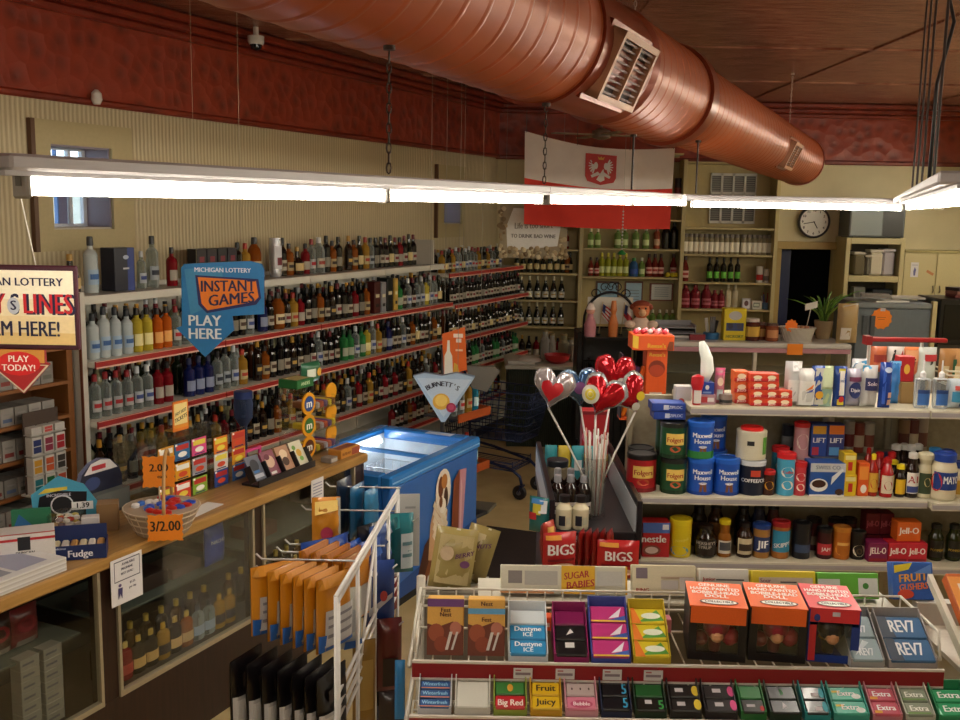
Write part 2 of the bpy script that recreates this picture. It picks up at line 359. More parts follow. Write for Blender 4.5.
# hangers (those under the duct are strapped to its underside)
dP = atY(715, 110, 6.6); ds, dn, dz = inv(dP); DSL = .0187
def topz(x, y):
    s_ = inv((x, y, 0)); d = abs(s_[1]-dn); return dz-.137-s_[0]*DSL-math.sqrt(.268**2-d*d)-.002 if d < .265 else ZC
cm = M('#3a2a22', .5, .6)
for lab, p in (('dark link chain holding up the long strip light near the counter', atY(382, 168, 2.72)),
               ('dark link chain hanging in front of the white half of the flag', atY(543, 188, 3.8))):
    z0 = (LA[0].z+.09); q = LA[0]+(LB-LA[0])*((p.y-LA[0].y)/(LB.y-LA[0].y)); b = MB(); chain(b, (q.x, q.y, q.z+.057), topz(q.x, q.y), cm); solo('hanging_chain', b, lab, 'chain')
q = LA[0]+(LB-LA[0])*.76; rod('hanging_rod', 'thin dark rod holding a strip light beside the eagle emblem', (q.x, q.y, q.z+.057), topz(q.x, q.y), .005)
q = E0+(E1-E0)*.02; rod('hanging_rod', 'thin dark rod holding the inner end of the cross strip light', (q.x, q.y, q.z+.057), topz(q.x, q.y), .005)
for lab, f_, dx in (('dark rod holding the far end of the upper right strip light', .06, 0), ('second dark rod beside the far end of the upper right strip light', .20, 0), ('dark rod with a looping black cable beside it', .33, 0), ('dark rod nearest the right edge of the photo', .56, 0)):
    q = F0+(F1-F0)*f_; rod('hanging_rod', lab, (q.x+dx, q.y, q.z+.057), ZC, .0055)
q = F0+(F1-F0)*.33; b = MB()
b.tube([(q.x+.03, q.y, 2.6), (q.x+.03, q.y, 3.0), (q.x+.08, q.y, 3.25), (q.x+.03, q.y+.02, 3.45), (q.x+.06, q.y, 3.6), (q.x+.25, q.y-.05, 3.66), (q.x+1.0, q.y-.2, 3.69), (q.x+1.4, q.y-.2, ZC)], .008, M(BLACK, .5), 6); solo('power_cable', b, 'black power cable looping down from the ceiling to a strip light', 'cable')
# ================================================================ copper duct
copper = SURF('copper_brown_duct_paint', '#96451f', '#a4522c', .36, .2, nscale=3)
copd = SURF('copper_brown_duct_collar', '#78301a', '#883a20', .3, .3, nscale=3)
du = thing('air_duct', 'fat round copper-brown spiral air duct running along the ceiling', 'duct', L(0, dn, dz-.137), (0, DSL, RA))
TX = Matrix.Rotation(PI/2, 4, 'Y')
def sect(s0, s1, r, pitch):
    prof = []; x = s0
    while x < s1-.02:
        prof += [(r, x), (r, x+pitch-.03), (r+.0028, x+pitch-.018), (r+.0028, x+pitch-.012)]; x += pitch
    prof.append((r, s1)); b = MB(); b.lathe(prof, copper, 40, TX); return b
def sY(Y): return (Y-L(0, dn, 0).y)/CA
sA, sB, sC, sE = sY(3.85), sY(4.55), sY(5.47), sY(10.05)
part('duct_section', sect(sY(-3.9), sA, .257, .13), du); part('duct_section', sect(sB, sC, .25, .12), du); part('duct_section', sect(sC+.22, sE, .235, .12), du)
b = MB(); b.lathe([(.257, sA), (.272, sA), (.25, sA+.05), (.245, sB-.05), (.26, sB)], copd, 40, TX); part('duct_collar', b, du)
b = MB(); b.lathe([(.25, sC), (.27, sC), (.27, sC+.13), (.25, sC+.2), (.235, sC+.24)], copd, 40, TX); part('duct_collar', b, du)
b = MB(); b.lathe([(.235, sE), (.245, sE), (.245, sE+.04), (.02, sE+.05)], copd, 40, TX); part('end_cap', b, du)
def grille(s0, r, wd, ht, ang):
    T = Matrix.Translation((s0, 0, 0)) @ Matrix.Rotation(ang, 4, 'X')     # local -y then points down towards the room
    g = MB(); m = M('#b9896b', .4)
    y = -r-.03
    for (x0, x1, z0, z1) in ((-wd/2, wd/2, -ht/2, -ht/2+.025), (-wd/2, wd/2, ht/2-.025, ht/2), (-wd/2, -wd/2+.025, -ht/2, ht/2), (wd/2-.025, wd/2, -ht/2, ht/2), (-.008, .008, -ht/2, ht/2)): g.box(x0, x1, y-.012, y+.05, z0, z1, m, T)
    p = part('grille_frame', g, du)
    g = MB(); g.box(-wd/2+.02, wd/2-.02, y+.02, y+.03, -ht/2+.02, ht/2-.02, M('#2a1512'), T)
    for k in range(9):
        z = -ht/2+.035+(ht-.07)*k/8; g.box(-wd/2+.025, wd/2-.025, y-.002, y+.018, z-.004, z+.004, M('#6b4a42', .5), T)
    o = link('louvers', g.mesh('louvers'), p)
    g = MB(); g.box(-wd/2-.03, wd/2+.03, y+.045, y+.12, -ht/2-.02, ht/2+.02, copd, T); part('grille_boot', g, du)
grille(sY(4.2), .228, .46, .27, math.radians(24)); grille(sY(8.3), .22, .40, .22, math.radians(24))
for Y, r in ((4.95, .25), (9.4, .235)): b = MB(); chain(b, (sY(Y), 0, r), ZC-dz+.137+sY(Y)*DSL, M('#b8a8a0', .4, .5)); part('hanger_chain', b, du)
# ceiling fan glimpsed above the flag, camera dome, small beacon on the wall
fp = Vector((1.25, 10.9, 3.2)); t = thing('ceiling_fan', 'pale ceiling fan half hidden behind the top of the flag', 'fan', fp)
b = MB(); b.lathe([(.03, .0), (.1, .02), (.1, .09), (.03, .12)], M('#8a7660', .4), 16); part('motor', b, t)
b = MB(); b.cyl(.012, .12, ZC-3.2, M('#8a7660', .4), 8); part('down_rod', b, t)
for k in range(4):
    T = Matrix.Rotation(PI/2*k+.3, 4, 'Z'); b = MB(); b.box(.1, .55, -.06, .06, .045, .055, M('#a8957a', .5), T); part('fan_blade', b, t)
q = atZ(520, 95, 3.62); b = MB(); b.box(-.16, .16, -.16, .16, 0, ZC-3.63, copd, bev=.01); b.box(-.19, .19, -.19, .19, -.015, -.0005, redp, bev=.004); solo('ceiling_register', b, 'square red-brown ceiling register behind the air duct near the flag', 'register', (q.x, q.y, 3.63), RA)
d_ = ray(256, 44); t_ = (.17*CA-12*SA+.26)/(d_[0]*CA-d_[1]*SA); p = Vector((d_[0]*t_, d_[1]*t_, H+d_[2]*t_)); zc_ = p.z+.055; t = thing('security_camera', 'small white dome security camera under the ceiling above the side wall', 'camera', (p.x, p.y, zc_))
b = MB(); b.cyl(.02, -.002, ZC-zc_-.001, M('#cfcac2', .4), 10); b.lathe([(.06, -.001), (.06, -.04), (.05, -.06)], M('#cfcac2', .4), 16); part('housing', b, t)
b = MB(); b.lathe([(.045, -.06), (.04, -.085), (.02, -.1), (.001, -.104)], GL('#15151a', .9), 16); part('dome', b, t)
p = L(-4.98, .03, 3.12); b = MB(); b.lathe([(.02, 0), (.035, .03), (.03, .07), (.01, .09)], M('#d8d2c8', .4), 12); q = atY(99, 94, 1); q = atY(99, 97, 6.35); b2 = inv(q); solo('wall_sensor', b, 'tiny white sensor on the red frieze above the large side window', 'sensor', L(b2[0], .075, b2[2]-.045))
# ================================================================ bottles
PROF = {
 'wine': [(.95, 0), (1, .02), (1, .6), (.9, .67), (.42, .77), (.36, .99)],
 'burg': [(.95, 0), (1, .02), (1, .42), (.85, .55), (.45, .74), (.36, .99)],
 'spirit': [(.95, 0), (1, .02), (1, .64), (.85, .71), (.4, .77), (.36, .98)],
 'tall': [(.95, 0), (1, .02), (.98, .68), (.8, .73), (.42, .78), (.38, .98)],
 'squat': [(.9, 0), (1, .05), (1, .36), (.8, .5), (.34, .62), (.28, .98)],
 'beer': [(.95, 0), (1, .02), (1, .52), (.8, .62), (.46, .76), (.4, .98)],
 'jug': [(.95, 0), (1, .02), (1, .6), (.85, .72), (.42, .83), (.36, .98)],
 'champ': [(.95, 0), (1, .02), (1, .4), (.9, .5), (.46, .74), (.36, .98)],
 'flask': [(.95, 0), (1, .02), (1, .66), (.8, .76), (.34, .82), (.3, .98)],
}
def bottle_proto(style, r, h, glass, cap, label, lab2=None, capfrom=.84, sy=1.0, seg=12, lz=(.15, .42)):
    gm = glass if not isinstance(glass, str) else M(glass, .12, 0, .4)
    P = [(a*r, z*h) for a, z in PROF[style]]
    def rad(z):
        for (r0, z0), (r1, z1) in zip(P, P[1:]):
            if z0 <= z <= z1: return r0+(r1-r0)*(z-z0)/(z1-z0+1e-9)
        return P[-1][0]
    b = MB(); b.lathe(P, gm, seg, sy=sy)
    c = MB(); zc = capfrom*h; rc = rad(zc)+.0012; c.lathe([(rad(zc)+.0008, zc), (rc+.001, zc+.002), (max(P[-1][0], rc*.9)+.0012, h*.99), (max(P[-1][0], rc*.9)-.002, h*1.005)], M(cap, .35), seg, sy=sy)
    tree = [('', b), ('cap', c)]
    if label:
        l = MB(); rr = r*1.012; fn = CY(rr, 0, 0, sy); wd = r*2.3
        f2 = lambda a, bb, lf: fn(a-wd/2, bb, lf)
        l.art(f2, wd, h, [('r', M(label, .6), 0, lz[0], 1, lz[1])] + ([('r', M(lab2, .6), .12, lz[0]+(lz[1]-lz[0])*.35, .88, lz[0]+(lz[1]-lz[0])*.7)] if lab2 else []), .0006, 8)
        tree.append(('label', l))
    return Proto(tree)
CLR = GL('#cdd4d0', .16); GRN = '#0e1a0c'; BRN = '#1c0d06'; BLK = '#08080b'; AMB = GL('#a4571a', .55); GOLD = GL('#c79a3a', .5); DRED = '#3a0710'
LOOK = {  # key: (proto, radius, words)
 'wb': (bottle_proto('wine', .037, .30, BLK, '#101014', '#aea591', '#4b3320'), .037, 'dark wine bottle with cream label'),
 'wr': (bottle_proto('wine', .037, .30, BLK, '#6e1420', '#b9b1a2', '#7a1a22'), .037, 'red-capped dark wine bottle'),
 'wg': (bottle_proto('burg', .04, .30, GRN, '#2b2a18', '#d8c58c'), .04, 'dark green sloped wine bottle'),
 'wt': (bottle_proto('wine', .037, .30, BRN, '#b98a2a', '#1a1512', '#c9a24a'), .037, 'gold-capped dark brown bottle'),
 'sp': (bottle_proto('spirit', .041, .28, AMB, '#1a1210', '#a8966c', '#2a1712'), .041, 'amber whiskey bottle with tan label'),
 'sq': (bottle_proto('squat', .058, .24, BRN, '#b08a3a', '#cdb27a'), .058, 'squat round brandy bottle'),
 'cv': (bottle_proto('tall', .039, .30, CLR, '#c9ccd0', '#b4b8bf', '#3a4c8a'), .039, 'clear bottle with white and blue label'),
 'cd': (bottle_proto('tall', .039, .31, CLR, '#141318', '#9aa2a8', '#202838'), .039, 'clear bottle with black cap'),
 'cr': (bottle_proto('tall', .038, .29, CLR, '#8e1a1e', '#adadab', '#b01f26'), .038, 'clear bottle with red cap and label'),
 'gr': (bottle_proto('spirit', .042, .28, GL('#3f9a55', .5), '#123c1c', '#a8b09a'), .042, 'green glass bottle with pale label'),
 'go': (bottle_proto('spirit', .042, .29, GOLD, '#a42a1a', '#b8a874', '#b0341e'), .042, 'golden tequila bottle with red cap'),
 'bl': (bottle_proto('spirit', .043, .29, '#101c52', '#20264a', '#8a94b0'), .043, 'deep blue bottle with pale label'),
 'rd': (bottle_proto('spirit', .04, .27, GL('#8a1420', .7), '#141012', '#a59c8e'), .04, 'red liqueur bottle with pale label'),
 'bk': (bottle_proto('tall', .04, .31, BLK, '#101010', '#8a8474'), .04, 'tall black bottle with grey label'),
 'ye': (bottle_proto('tall', .038, .29, GL('#d9c545', .6), '#1c1a18', '#f0e6a6'), .038, 'yellow flavoured vodka bottle'),
 'fr': (bottle_proto('tall', .04, .31, '#b9c3c4', '#20242c', '#9fb8cf', '#3a64a0'), .04, 'frosted vodka bottle with dark cap'),
 'or': (bottle_proto('tall', .038, .29, GL('#d86a1e', .65), '#1c1418', '#f0b060'), .038, 'orange flavoured vodka bottle'),
 'cy': (bottle_proto('tall', .038, .28, GL('#2a8fb0', .6), '#14202a', '#bfe0e8'), .038, 'turquoise bottle with pale label'),
 'js': (bottle_proto('jug', .055, .31, CLR, '#c8c8c8', '#b0a996', '#9a2a1c'), .055, 'large clear handle jug'),
 'jb': (bottle_proto('jug', .055, .31, AMB, '#161010', '#e0cfa4', '#3a1a10'), .055, 'large amber handle jug'),
}
KEYS = list(LOOK)
def row(seq, x0, x1, put_at, where, group, sc=1.0, start='left'):
    """bottles side by side from x0 to x1 with the looks of SEQ (cycled), each named by its look and its place among its likes"""
    out = []; x = x0; i = 0
    while True:
        k = seq[i % len(seq)]; r = LOOK[k][1]*sc
        if k and x+2*r > x1: break
        out.append((k, x+r, r)); x += 2*r+.007+.004*((i*7) % 3); i += 1
    cnt = {}; tot = {}
    for k, _, _ in out: tot[k] = tot.get(k, 0)+1
    for k, xx, r in out:
        n = cnt.get(k, 0); cnt[k] = n+1
        lab = LOOK[k][2]
        lab = ('%s %s from %s, %s' % (ORD[n], lab, start, where)) if tot[k] > 1 else ('only %s, %s' % (lab, where))
        loc, rz = put_at(xx); LOOK[k][0].put('bottle', lab, 'bottle', loc, rz, group, (sc*.97, sc*.97, sc*(.88+.12*((int(xx*1000)*7) % 10)/10)))
    return out
stuff = MB()
def back_row(n0, put_at, x0, x1, seed, z0h=(.26, .31)):
    rnd = random.Random(seed); x = x0
    cols = [BLK, GRN, BRN, '#5a2a10', '#9aa3a0', BLK, '#33100c', '#8d8a6a']
    while x < x1:
        st = rnd.choice(['wine', 'spirit', 'tall', 'burg']); h = rnd.uniform(*z0h); r = .037
        (loc, rz) = put_at(x+r); T = Matrix.Translation(loc) @ Matrix.Rotation(rz, 4, 'Z')
        c = rnd.choice(cols); stuff.lathe([(a*r, z*h) for a, z in PROF[st]], M(c, .12, 0, .4), 8, T)
        stuff.cyl(r*.4, h*.86, h*1.005, M(rnd.choice(['#111114', '#6e1420', '#b98a2a', '#c9ccd0', '#16161a']), .35), 8, T)
        x += 2*r+.008+rnd.random()*.012
# ================================================================ white liquor shelving on the slanting wall
steel = M('#d3d0c4', .45); red = M('#a8201c', .35); strip = M('#e8b9a6', .35)
def shelving(label, s0, s1, zs, deps, red_from=1, top_panel=True, wood=False):
    r = thing('liquor_shelving', label, 'shelves', LO, RA, 'liquor shelving along the side wall')
    b = MB(); b.box(s0, s1, -.06, -.035, .1, zs[0]+.03, M('#cfccc0', .5)); part('back_panel', b, r)
    b = MB(); b.box(s0, s1, -.44, -.06, .1, .18, steel); b.box(s0, s1, -.42, -.06, .0, .1, M('#3b3632')); part('base_deck', b, r)
    for x in (s0+.012, s1-.012):
        b = MB(); b.box(x-.012, x+.012, -.075, -.06, .18, zs[0]+.25 if not top_panel else zs[0]-.001, steel); part('upright', b, r)
    for i, (z, d) in enumerate(zip(zs, deps)):
        b = MB(); b.box(s0+.002, s1-.002, -d, -.06, z-.035, z, M('#b5b0a8', .4) if i == 0 and top_panel else steel, bev=.003); p = part('shelf', b, r)
        if i >= red_from:
            b = MB(); b.box(s0+.002, s1-.002, -d-.012, -d-.0005, z-.04, z+.004, red); b.box(s0+.002, s1-.002, -d-.014, -d-.012, z+.0, z+.004, strip); b.box(s0+.002, s1-.002, -d-.014, -d-.012, z-.04, z-.03, strip)
            o = link('price_rail', b.mesh('price_rail'), p)
        else:
            b = MB(); b.box(s0+.002, s1-.002, -d-.008, -d-.0005, z-.05, z, M('#cfccc0', .4)); link('shelf_edge', b.mesh('shelf_edge'), p)
    return r
ZS = (1.90, 1.52, 1.16, .73, .42)
DP = (.35, .45, .45, .46, .46)
sx = [-6.66, -5.5, -4.34, -3.18, -2.03]
nm = ['first section of white liquor shelving, at its end beside the cigarette rack', 'second section of white liquor shelving, behind the arrow sign', 'third section of white liquor shelving, in the middle of the side wall', 'fourth section of white liquor shelving, next to the small window']
for i in range(4): shelving(nm[i], sx[i], sx[i+1]-.004, ZS, DP)
b = MB(); b.box(-6.70, -6.665, -.40, -.035, .0, 1.93, M('#c9c5b8', .5)); b.box(-6.705, -6.70, -.40, -.38, 0, 1.93, M('#6d3a22')); solo('end_panel', b, 'white end panel closing the near end of the liquor shelving', 'panel', LO, RA)
ZS2 = (1.80, 1.49, 1.15, .81, .42); DP2 = (.40, .47, .47, .48, .48)
shelving('near half of the taller wine shelving with red rails by the back corner', -2.02, -1.06, ZS2, DP2, 0, False)
shelving('corner half of the wine shelving with red rails, ending at the back wall', -1.05, -.12, ZS2, DP2, 0, False)
def at(n, z): return lambda s: (L(s, n, z+.001), RA)
G = 'bottles on the side wall shelving'
# top shelf: singled-out pieces first, then the long row
LOOK['fr'][0].put('bottle', 'frosted vodka bottle with pale blue emblem at near end of top shelf', 'bottle', L(-6.42, .2, 1.901), RA, None, 1.1)
LOOK['sq'][0].put('bottle', 'squat black brandy bottle at the near end of the top liquor shelf', 'bottle', L(-6.58, .2, 1.901), RA)
b = MB(); b.box(-.085, .085, -.06, .06, 0, .27, M('#141a30', .3), bev=.004); b.art(FR(-.085, -.06, 0), .17, .27, [('r', '#2a3f86', .62, 0, .95, 1), ('e', '#b9c3d8', .55, .78, .14, .05), ('r', '#c8c8d0', .4, .5, .7, .54)]); solo('gift_box', b, 'dark blue boxed bottle gift pack on top liquor shelf', 'box', L(-6.2, .2, 1.901), RA)
LOOK['cv'][0].put('bottle', 'clear bottle just beyond the dark blue gift box on top shelf', 'bottle', L(-6.0, .2, 1.901), RA, None, .8)
LOOK['cd'][0].put('bottle', 'tall clear bottle, second beyond the dark blue gift box, top shelf', 'bottle', L(-5.88, .18, 1.901), RA, None, 1.08)
LOOK['rd'][0].put('bottle', 'red liqueur bottle peeping over the blue arrow sign, top shelf', 'bottle', L(-5.72, .2, 1.901), RA, None, .95)
for k, (s, c) in enumerate(((-5.47, '#14121c'), (-5.36, '#1c1420'), (-5.25, '#101018'), (-5.14, '#181220'))):
    b = MB(); b.box(-.048, .048, -.045, .045, 0, .24, M(c, .3), bev=.003); b.art(FR(-.048, -.045, 0), .096, .24, [('r', '#b8a878', .2, .3, .8, .36), ('r', '#7a2030', .25, .62, .75, .78)])
    solo('bottle_box', b, '%s black boxed bottle above the blue arrow sign' % ORD[k], 'box', L(s, .2, 1.901), RA, 'boxed bottles on the top shelf')
row(['bk', 'go', 'jb', 'js'], -5.05, -4.66, at(.18, 1.9), 'top shelf above the arrow sign', G)
t_ = Proto([('', (lambda b: b.lathe([(.045, 0), (.05, .03), (.05, .2), (.05, .26), (.045, .3)], M('#c9ccd2', .25, .7), 14) or b)(MB())), ('label', (lambda b: b.art(lambda a, z, l: CY(.05, 0, .1)(a, z, l), .1, .3, [('r', '#d9d9dc', 0, .2, 1, .8), ('r', '#7a2434', .2, .3, .8, .5)], .001, 8) or b)(MB()))])
t_.put('gift_tin', 'silver gift tin among the bottles on the top shelf', 'tin', L(-4.58, .2, 1.901), RA)
row(['wb', 'sp', 'sq', 'rd', 'cr', 'js', 'bk', 'sp', 'bk'], -4.50, -3.62, at(.18, 1.9), 'top shelf middle section', G)
row(['wt', 'sp', 'wg', 'go', 'cd', 'bk', 'wb', 'wr', 'wg', 'wr', 'rd', 'wr', 'wg', 'wr', 'bk', 'wb'], -3.55, -2.3, at(.18, 1.9), 'top shelf end by small window', G)
b = MB(); b.box(-2.22, -2.2, -.33, -.07, 1.901, 2.14, M('#c9c5b8', .5)); solo('shelf_end_plate', b, 'white upright plate ending the top liquor shelf by the small window', 'panel', LO, RA)
# second shelf
row(['fr', 'fr', 'fr', 'fr', 'ye', 'ye', 'or', 'or', 'cr', 'cr', 'cr', 'cr', 'cv'], -6.60, -5.70, at(.34, 1.52), 'second shelf near end', G)
row(['cv', 'cd', 'bk', 'wb', 'bk', 'wb'], -5.66, -5.02, at(.34, 1.52), 'second shelf behind the arrow sign', G)
row(['bl', 'wb', 'jb', 'wr', 'go', 'rd', 'wb', 'bk', 'sp', 'wb', 'wt', 'wr', 'bk', 'wb', 'rd', 'bk', 'sp', 'wt', 'sp'], -4.98, -3.42, at(.34, 1.52), 'second shelf centre', G)
for k, (s, c, h, wd) in enumerate(((-3.36, '#4a1614', .28, .1), (-3.25, '#8f8f92', .27, .08), (-3.14, '#131a18', .30, .1), (-3.03, '#c9a54a', .29, .06))):
    b = MB(); b.box(-wd/2, wd/2, -.045, .045, 0, h, M(c, .35), bev=.003); b.art(FR(-wd/2, -.045, 0), wd, h, [('r', '#d8cfa8', .2, .5, .8, .6), ('r', '#1a1210', .2, .2, .8, .3)])
    solo('bottle_box', b, '%s carton of boxed liquor on second shelf, far half' % ['dark red', 'grey', 'tall black', 'narrow gold'][k], 'box', L(s, .34, 1.521), RA, 'boxed liquor on the second shelf')
row(['gr', 'wb', 'cv', 'wr', 'cd', 'cv', 'ye', 'cv', 'cr', 'wg', 'bk'], -2.96, -2.06, at(.34, 1.52), 'second shelf far end', G)
# third shelf
row(['cr', 'cr', 'cr', 'cr', 'cv', 'cv', 'rd', 'rd', 'cy', 'cy'], -6.60, -5.82, at(.34, 1.16), 'third shelf near end', G)
row(['bl', 'bl', 'bl', 'cd', 'cd', 'cv', 'go', 'wt'], -5.78, -5.08, at(.34, 1.16), 'third shelf under the arrow sign', G)
row(['wt', 'sp', 'wb', 'bk', 'wb', 'wt', 'wb', 'bk', 'wr', 'cv', 'wb', 'wr', 'wb', 'rd'], -5.04, -3.92, at(.34, 1.16), 'third shelf centre', G)
row(['gr', 'gr', 'cv', 'gr', 'ye', 'cv', 'go', 'bk', 'bl', 'wb', 'wb', 'cv', 'wb', 'sp', 'wg', 'wr', 'wb', 'wt', 'sp', 'wg', 'wb'], -3.88, -2.06, at(.34, 1.16), 'third shelf far half', G)
# fourth shelf
row(['wt', 'wb', 'wt', 'bk', 'sp', 'wt', 'go', 'wb', 'rd', 'wt', 'wt', 'wb', 'go', 'rd', 'wr', 'rd'], -6.6, -4.42, at(.36, .73), 'fourth shelf near half', G)
row(['wb', 'wt', 'go', 'bk', 'wb', 'wt', 'cv', 'wt', 'rd', 'wb', 'go', 'wt', 'wr', 'rd', 'wb', 'rd'], -4.38, -2.06, at(.36, .73), 'fourth shelf far half', G)
row(['rd', 'wb', 'wr', 'bk', 'sp'], -3.1, -2.06, at(.36, .42), 'lowest shelf far end', G, .9)
# wine shelving in the corner
G2 = 'wine bottles on the corner shelving'
row(['go', 'wg', 'wb', 'go', 'cv', 'cr', 'wg', 'cv', 'cv', 'cr', 'cr'], -1.98, -.5, at(.28, 1.8), 'top of the corner wine shelving', G2, .85)
for z, nm_, sq in ((1.49, 'second shelf of corner wine shelving', ['wb', 'wr', 'wb', 'wb', 'bk', 'wr']), (1.15, 'third shelf of corner wine shelving', ['wb', 'wg', 'wb', 'wt', 'wr', 'wb']), (.81, 'fourth shelf of corner wine shelving', ['gr', 'gr', 'wb', 'cr', 'wb', 'wr', 'wb'])):
    row(sq, -1.98, -.16, at(.38, z), nm_, G2, .86)
row(['rd', 'wt', 'wr', 'cy', 'ye'], -1.98, -.7, at(.38, .42), 'lowest shelf of corner wine shelving', G2, .85)
for i, z in enumerate(ZS[1:4]):
    back_row(0, at(.22, z), -6.55, -2.08, 20+i); back_row(0, at(.12, z), -6.55, -2.08, 40+i)
for i, z in enumerate(ZS2[1:4]): back_row(0, at(.25, z), -1.98, -.2, 30+i, (.24, .27))
back_row(0, at(.15, 1.8), -1.9, -.3, 35, (.2, .24)); 
# ================================================================ back wall shelving
beige = M('#b8a978', .5); beiged = M('#a89763', .5)
YS, YB = 11.70, 11.985
bx = [atY(579, 250, YS).x, atY(680, 250, YS).x, atY(777, 250, YS).x]
bx0 = .26
def cabinet(name, label, x0, x1, shelves, top, upl=True, upr=True):
    r = thing(name, label, 'shelves', (0, 0, 0), 0, 'built-in shelving on the back wall')
    b = MB(); b.box(x0, x1, YB-.012, YB-.002, 0, top, M('#b09f6d', .6)); part('back_panel', b, r)
    for x in ([x0+.0] if upl else [])+([x1-.045] if upr else []):
        b = MB(); b.box(x, x+.045, YS-.01, YB-.013, 0, top, beige, bev=.004); part('upright', b, r)
    xa, xb = x0+(.046 if upl else .002), x1-(.046 if upr else .002)
    for z in shelves:
        b = MB(); b.box(xa, xb, YS, YB-.013, z-.022, z, beige, bev=.003); part('shelf', b, r)
    return r
Z1 = [3.12, 2.36, 2.02, 1.69, 1.08, .7]; Z2 = [3.03, 2.62, 2.28, 1.97, 1.645, 1.33, 1.0]; Z0 = [2.0, 1.72, 1.40, 1.09, .7]
cabinet('built_in_shelves', 'dark corner bay of beige built-in shelves holding rows of champagne', bx0, bx[0]-.002, Z0, 2.35, False, False)
cabinet('built_in_shelves', 'middle bay of beige built-in shelves behind the flag', bx[0], bx[1]-.002, Z1, 3.13, True, False)
cabinet('built_in_shelves', 'beige built-in shelf bay beside the doorway, with the wall vent', bx[1], bx[2], Z2, 3.05)
def atb(z, y=.14): return lambda x: ((x, YS+y, z+.001), 0)
CH = Proto([('', (lambda b: b.lathe([(a*.043, z*.31) for a, z in PROF['champ']], M('#0b120c', .15, 0, .4), 14) or b)(MB())),
            ('foil', (lambda b: b.lathe([(.026, .2), (.0185, .235), (.0175, .31), (.012, .313)], M('#c9c2a4', .3, .5), 12) or b)(MB())),
            ('label', (lambda b: b.art(lambda a, z, l: CY(.0435, 0, .1)(a, z, l), .1, .31, [('r', '#d6d2c2', 0, .1, 1, .36), ('r', '#a58a3a', .2, .2, .8, .26)], .0006, 8) or b)(MB()))])
for zz, nm_ in ((1.40, 'upper'), (1.09, 'lower')):
    for k in range(7 if zz > 1.3 else 7):
        CH.put('champagne_bottle', '%s champagne bottle with pale foil from left, %s champagne shelf at back' % (ORD[k], nm_), 'bottle', (bx0+.12+k*.095, YS+.13, zz-.0+.001), 0, 'champagne bottles in the corner bay', .88)
row(['wg'], bx0+.12, bx[0]-.05, atb(1.72), 'dim shelf under the grape poster', 'bottles on the back wall shelves', .85)
row(['jb', 'bk', 'rd'], bx[0]-.34, bx[0]-.04, atb(2.0), 'top of dark corner bay beside the poster', 'bottles on the back wall shelves', .8)
row(['sp'], bx[0]-.16, bx[0]-.04, atb(1.72), 'second shelf of corner bay beside the middle bay', 'bottles on the back wall shelves', 1.0)
row(['rd', 'wt', 'wb', 'rd', 'wt', 'bk'], bx0+.12, bx[0]-.05, atb(.7), 'low dim shelf behind the white countertop', 'bottles on the back wall shelves', .95)
def xb(px): return atY(px, 260, YS+.14).x
PYE = bottle_proto('tall', .034, .27, GL('#b9bd3a', .6), '#d9cc3a', '#d8e09a'); PGR = bottle_proto('spirit', .036, .22, GL('#93b560', .55), '#e8e4cc', '#c9d69a')
PRO = bottle_proto('beer', .040, .27, GL('#7a2a22', .75), '#3a1410', '#e2b8a8', '#b03a34'); PDK = bottle_proto('jug', .048, .31, '#0b080a', '#101010', None); PBL = bottle_proto('jug', .058, .24, GL('#4a7ab0', .5), '#2f8a3a', '#2a4fa0')
PRS = bottle_proto('jug', .062, .30, GL('#8a2a34', .75), '#8d2028', '#b5606a', '#7a1a22'); PGL = bottle_proto('spirit', .040, .34, '#141208', '#1a1a14', '#69b83a'); PCM = bottle_proto('tall', .042, .34, '#d9cdae', '#e8e0c8', '#cfc09a')
PJG = bottle_proto('spirit', .04, .27, GL('#b0563c', .65), '#5a1a14', '#d8b08a')
def several(P, name, cat, pxs, z, words, group, y=.14, sc=1.0):
    for k, px in enumerate(pxs):
        P.put(name, ((ORD[k]+' ') if len(pxs) > 1 else 'only ')+words, cat, (xb(px), YS+y, z+.001), 0, group, sc)
GB = 'bottles on the back wall shelves'
several(PGR, 'bottle', 'bottle', [590, 597], 2.02, 'pale green bottle from left at start of shelf below the flag', GB)
several(PGR, 'bottle', 'bottle', [617, 624, 635, 645], 2.02, 'pale green bottle from left in middle of shelf below the flag', GB, sc=1.12)
several(PJG, 'bottle', 'bottle', [656], 2.02, 'rosy glass bottle on the shelf below the flag', GB)
several(PDK, 'bottle', 'bottle', [665, 673], 2.02, 'black jug bottle from left under the flag corner', GB)
several(PRO, 'bottle', 'bottle', [591, 597], 1.69, 'short red-brown bottle from left on lower middle bay shelf', GB, sc=.8)
several(PYE, 'bottle', 'bottle', [602, 608, 614, 620, 626], 1.69, 'tall yellow bottle from left on lower middle bay shelf', GB)
several(PBL, 'bottle', 'bottle', [634], 1.69, 'blue labelled jug bottle on lower middle bay shelf', GB, sc=.9)
several(PGR, 'bottle', 'bottle', [642], 1.69, 'pale green bottle beside the blue labelled jug', GB)
several(PRO, 'bottle', 'bottle', [649, 655, 661], 1.69, 'red-brown bottle with pale label from left, right of blue jug', GB)
several(PRO, 'bottle', 'bottle', [673.5], 1.69, 'red-brown bottle standing alone by the middle upright', GB)
several(PGR, 'bottle', 'bottle', [648, 655, 662, 669, 675], 1.08, 'small pale bottle from left under the framed certificates', GB)
several(PRO, 'bottle', 'bottle', [685.5], 1.645, 'red-brown bottle at left end of the green label bottle shelf', GB, sc=1.1)
several(PGL, 'bottle', 'bottle', [710, 717, 724, 731, 738], 1.645, 'black bottle with bright green label from left', GB, sc=.84)
several(PRS, 'bottle', 'bottle', [687, 697, 708], 1.33, 'big rosy jug bottle from left on shelf near doorway', GB, sc=.93)
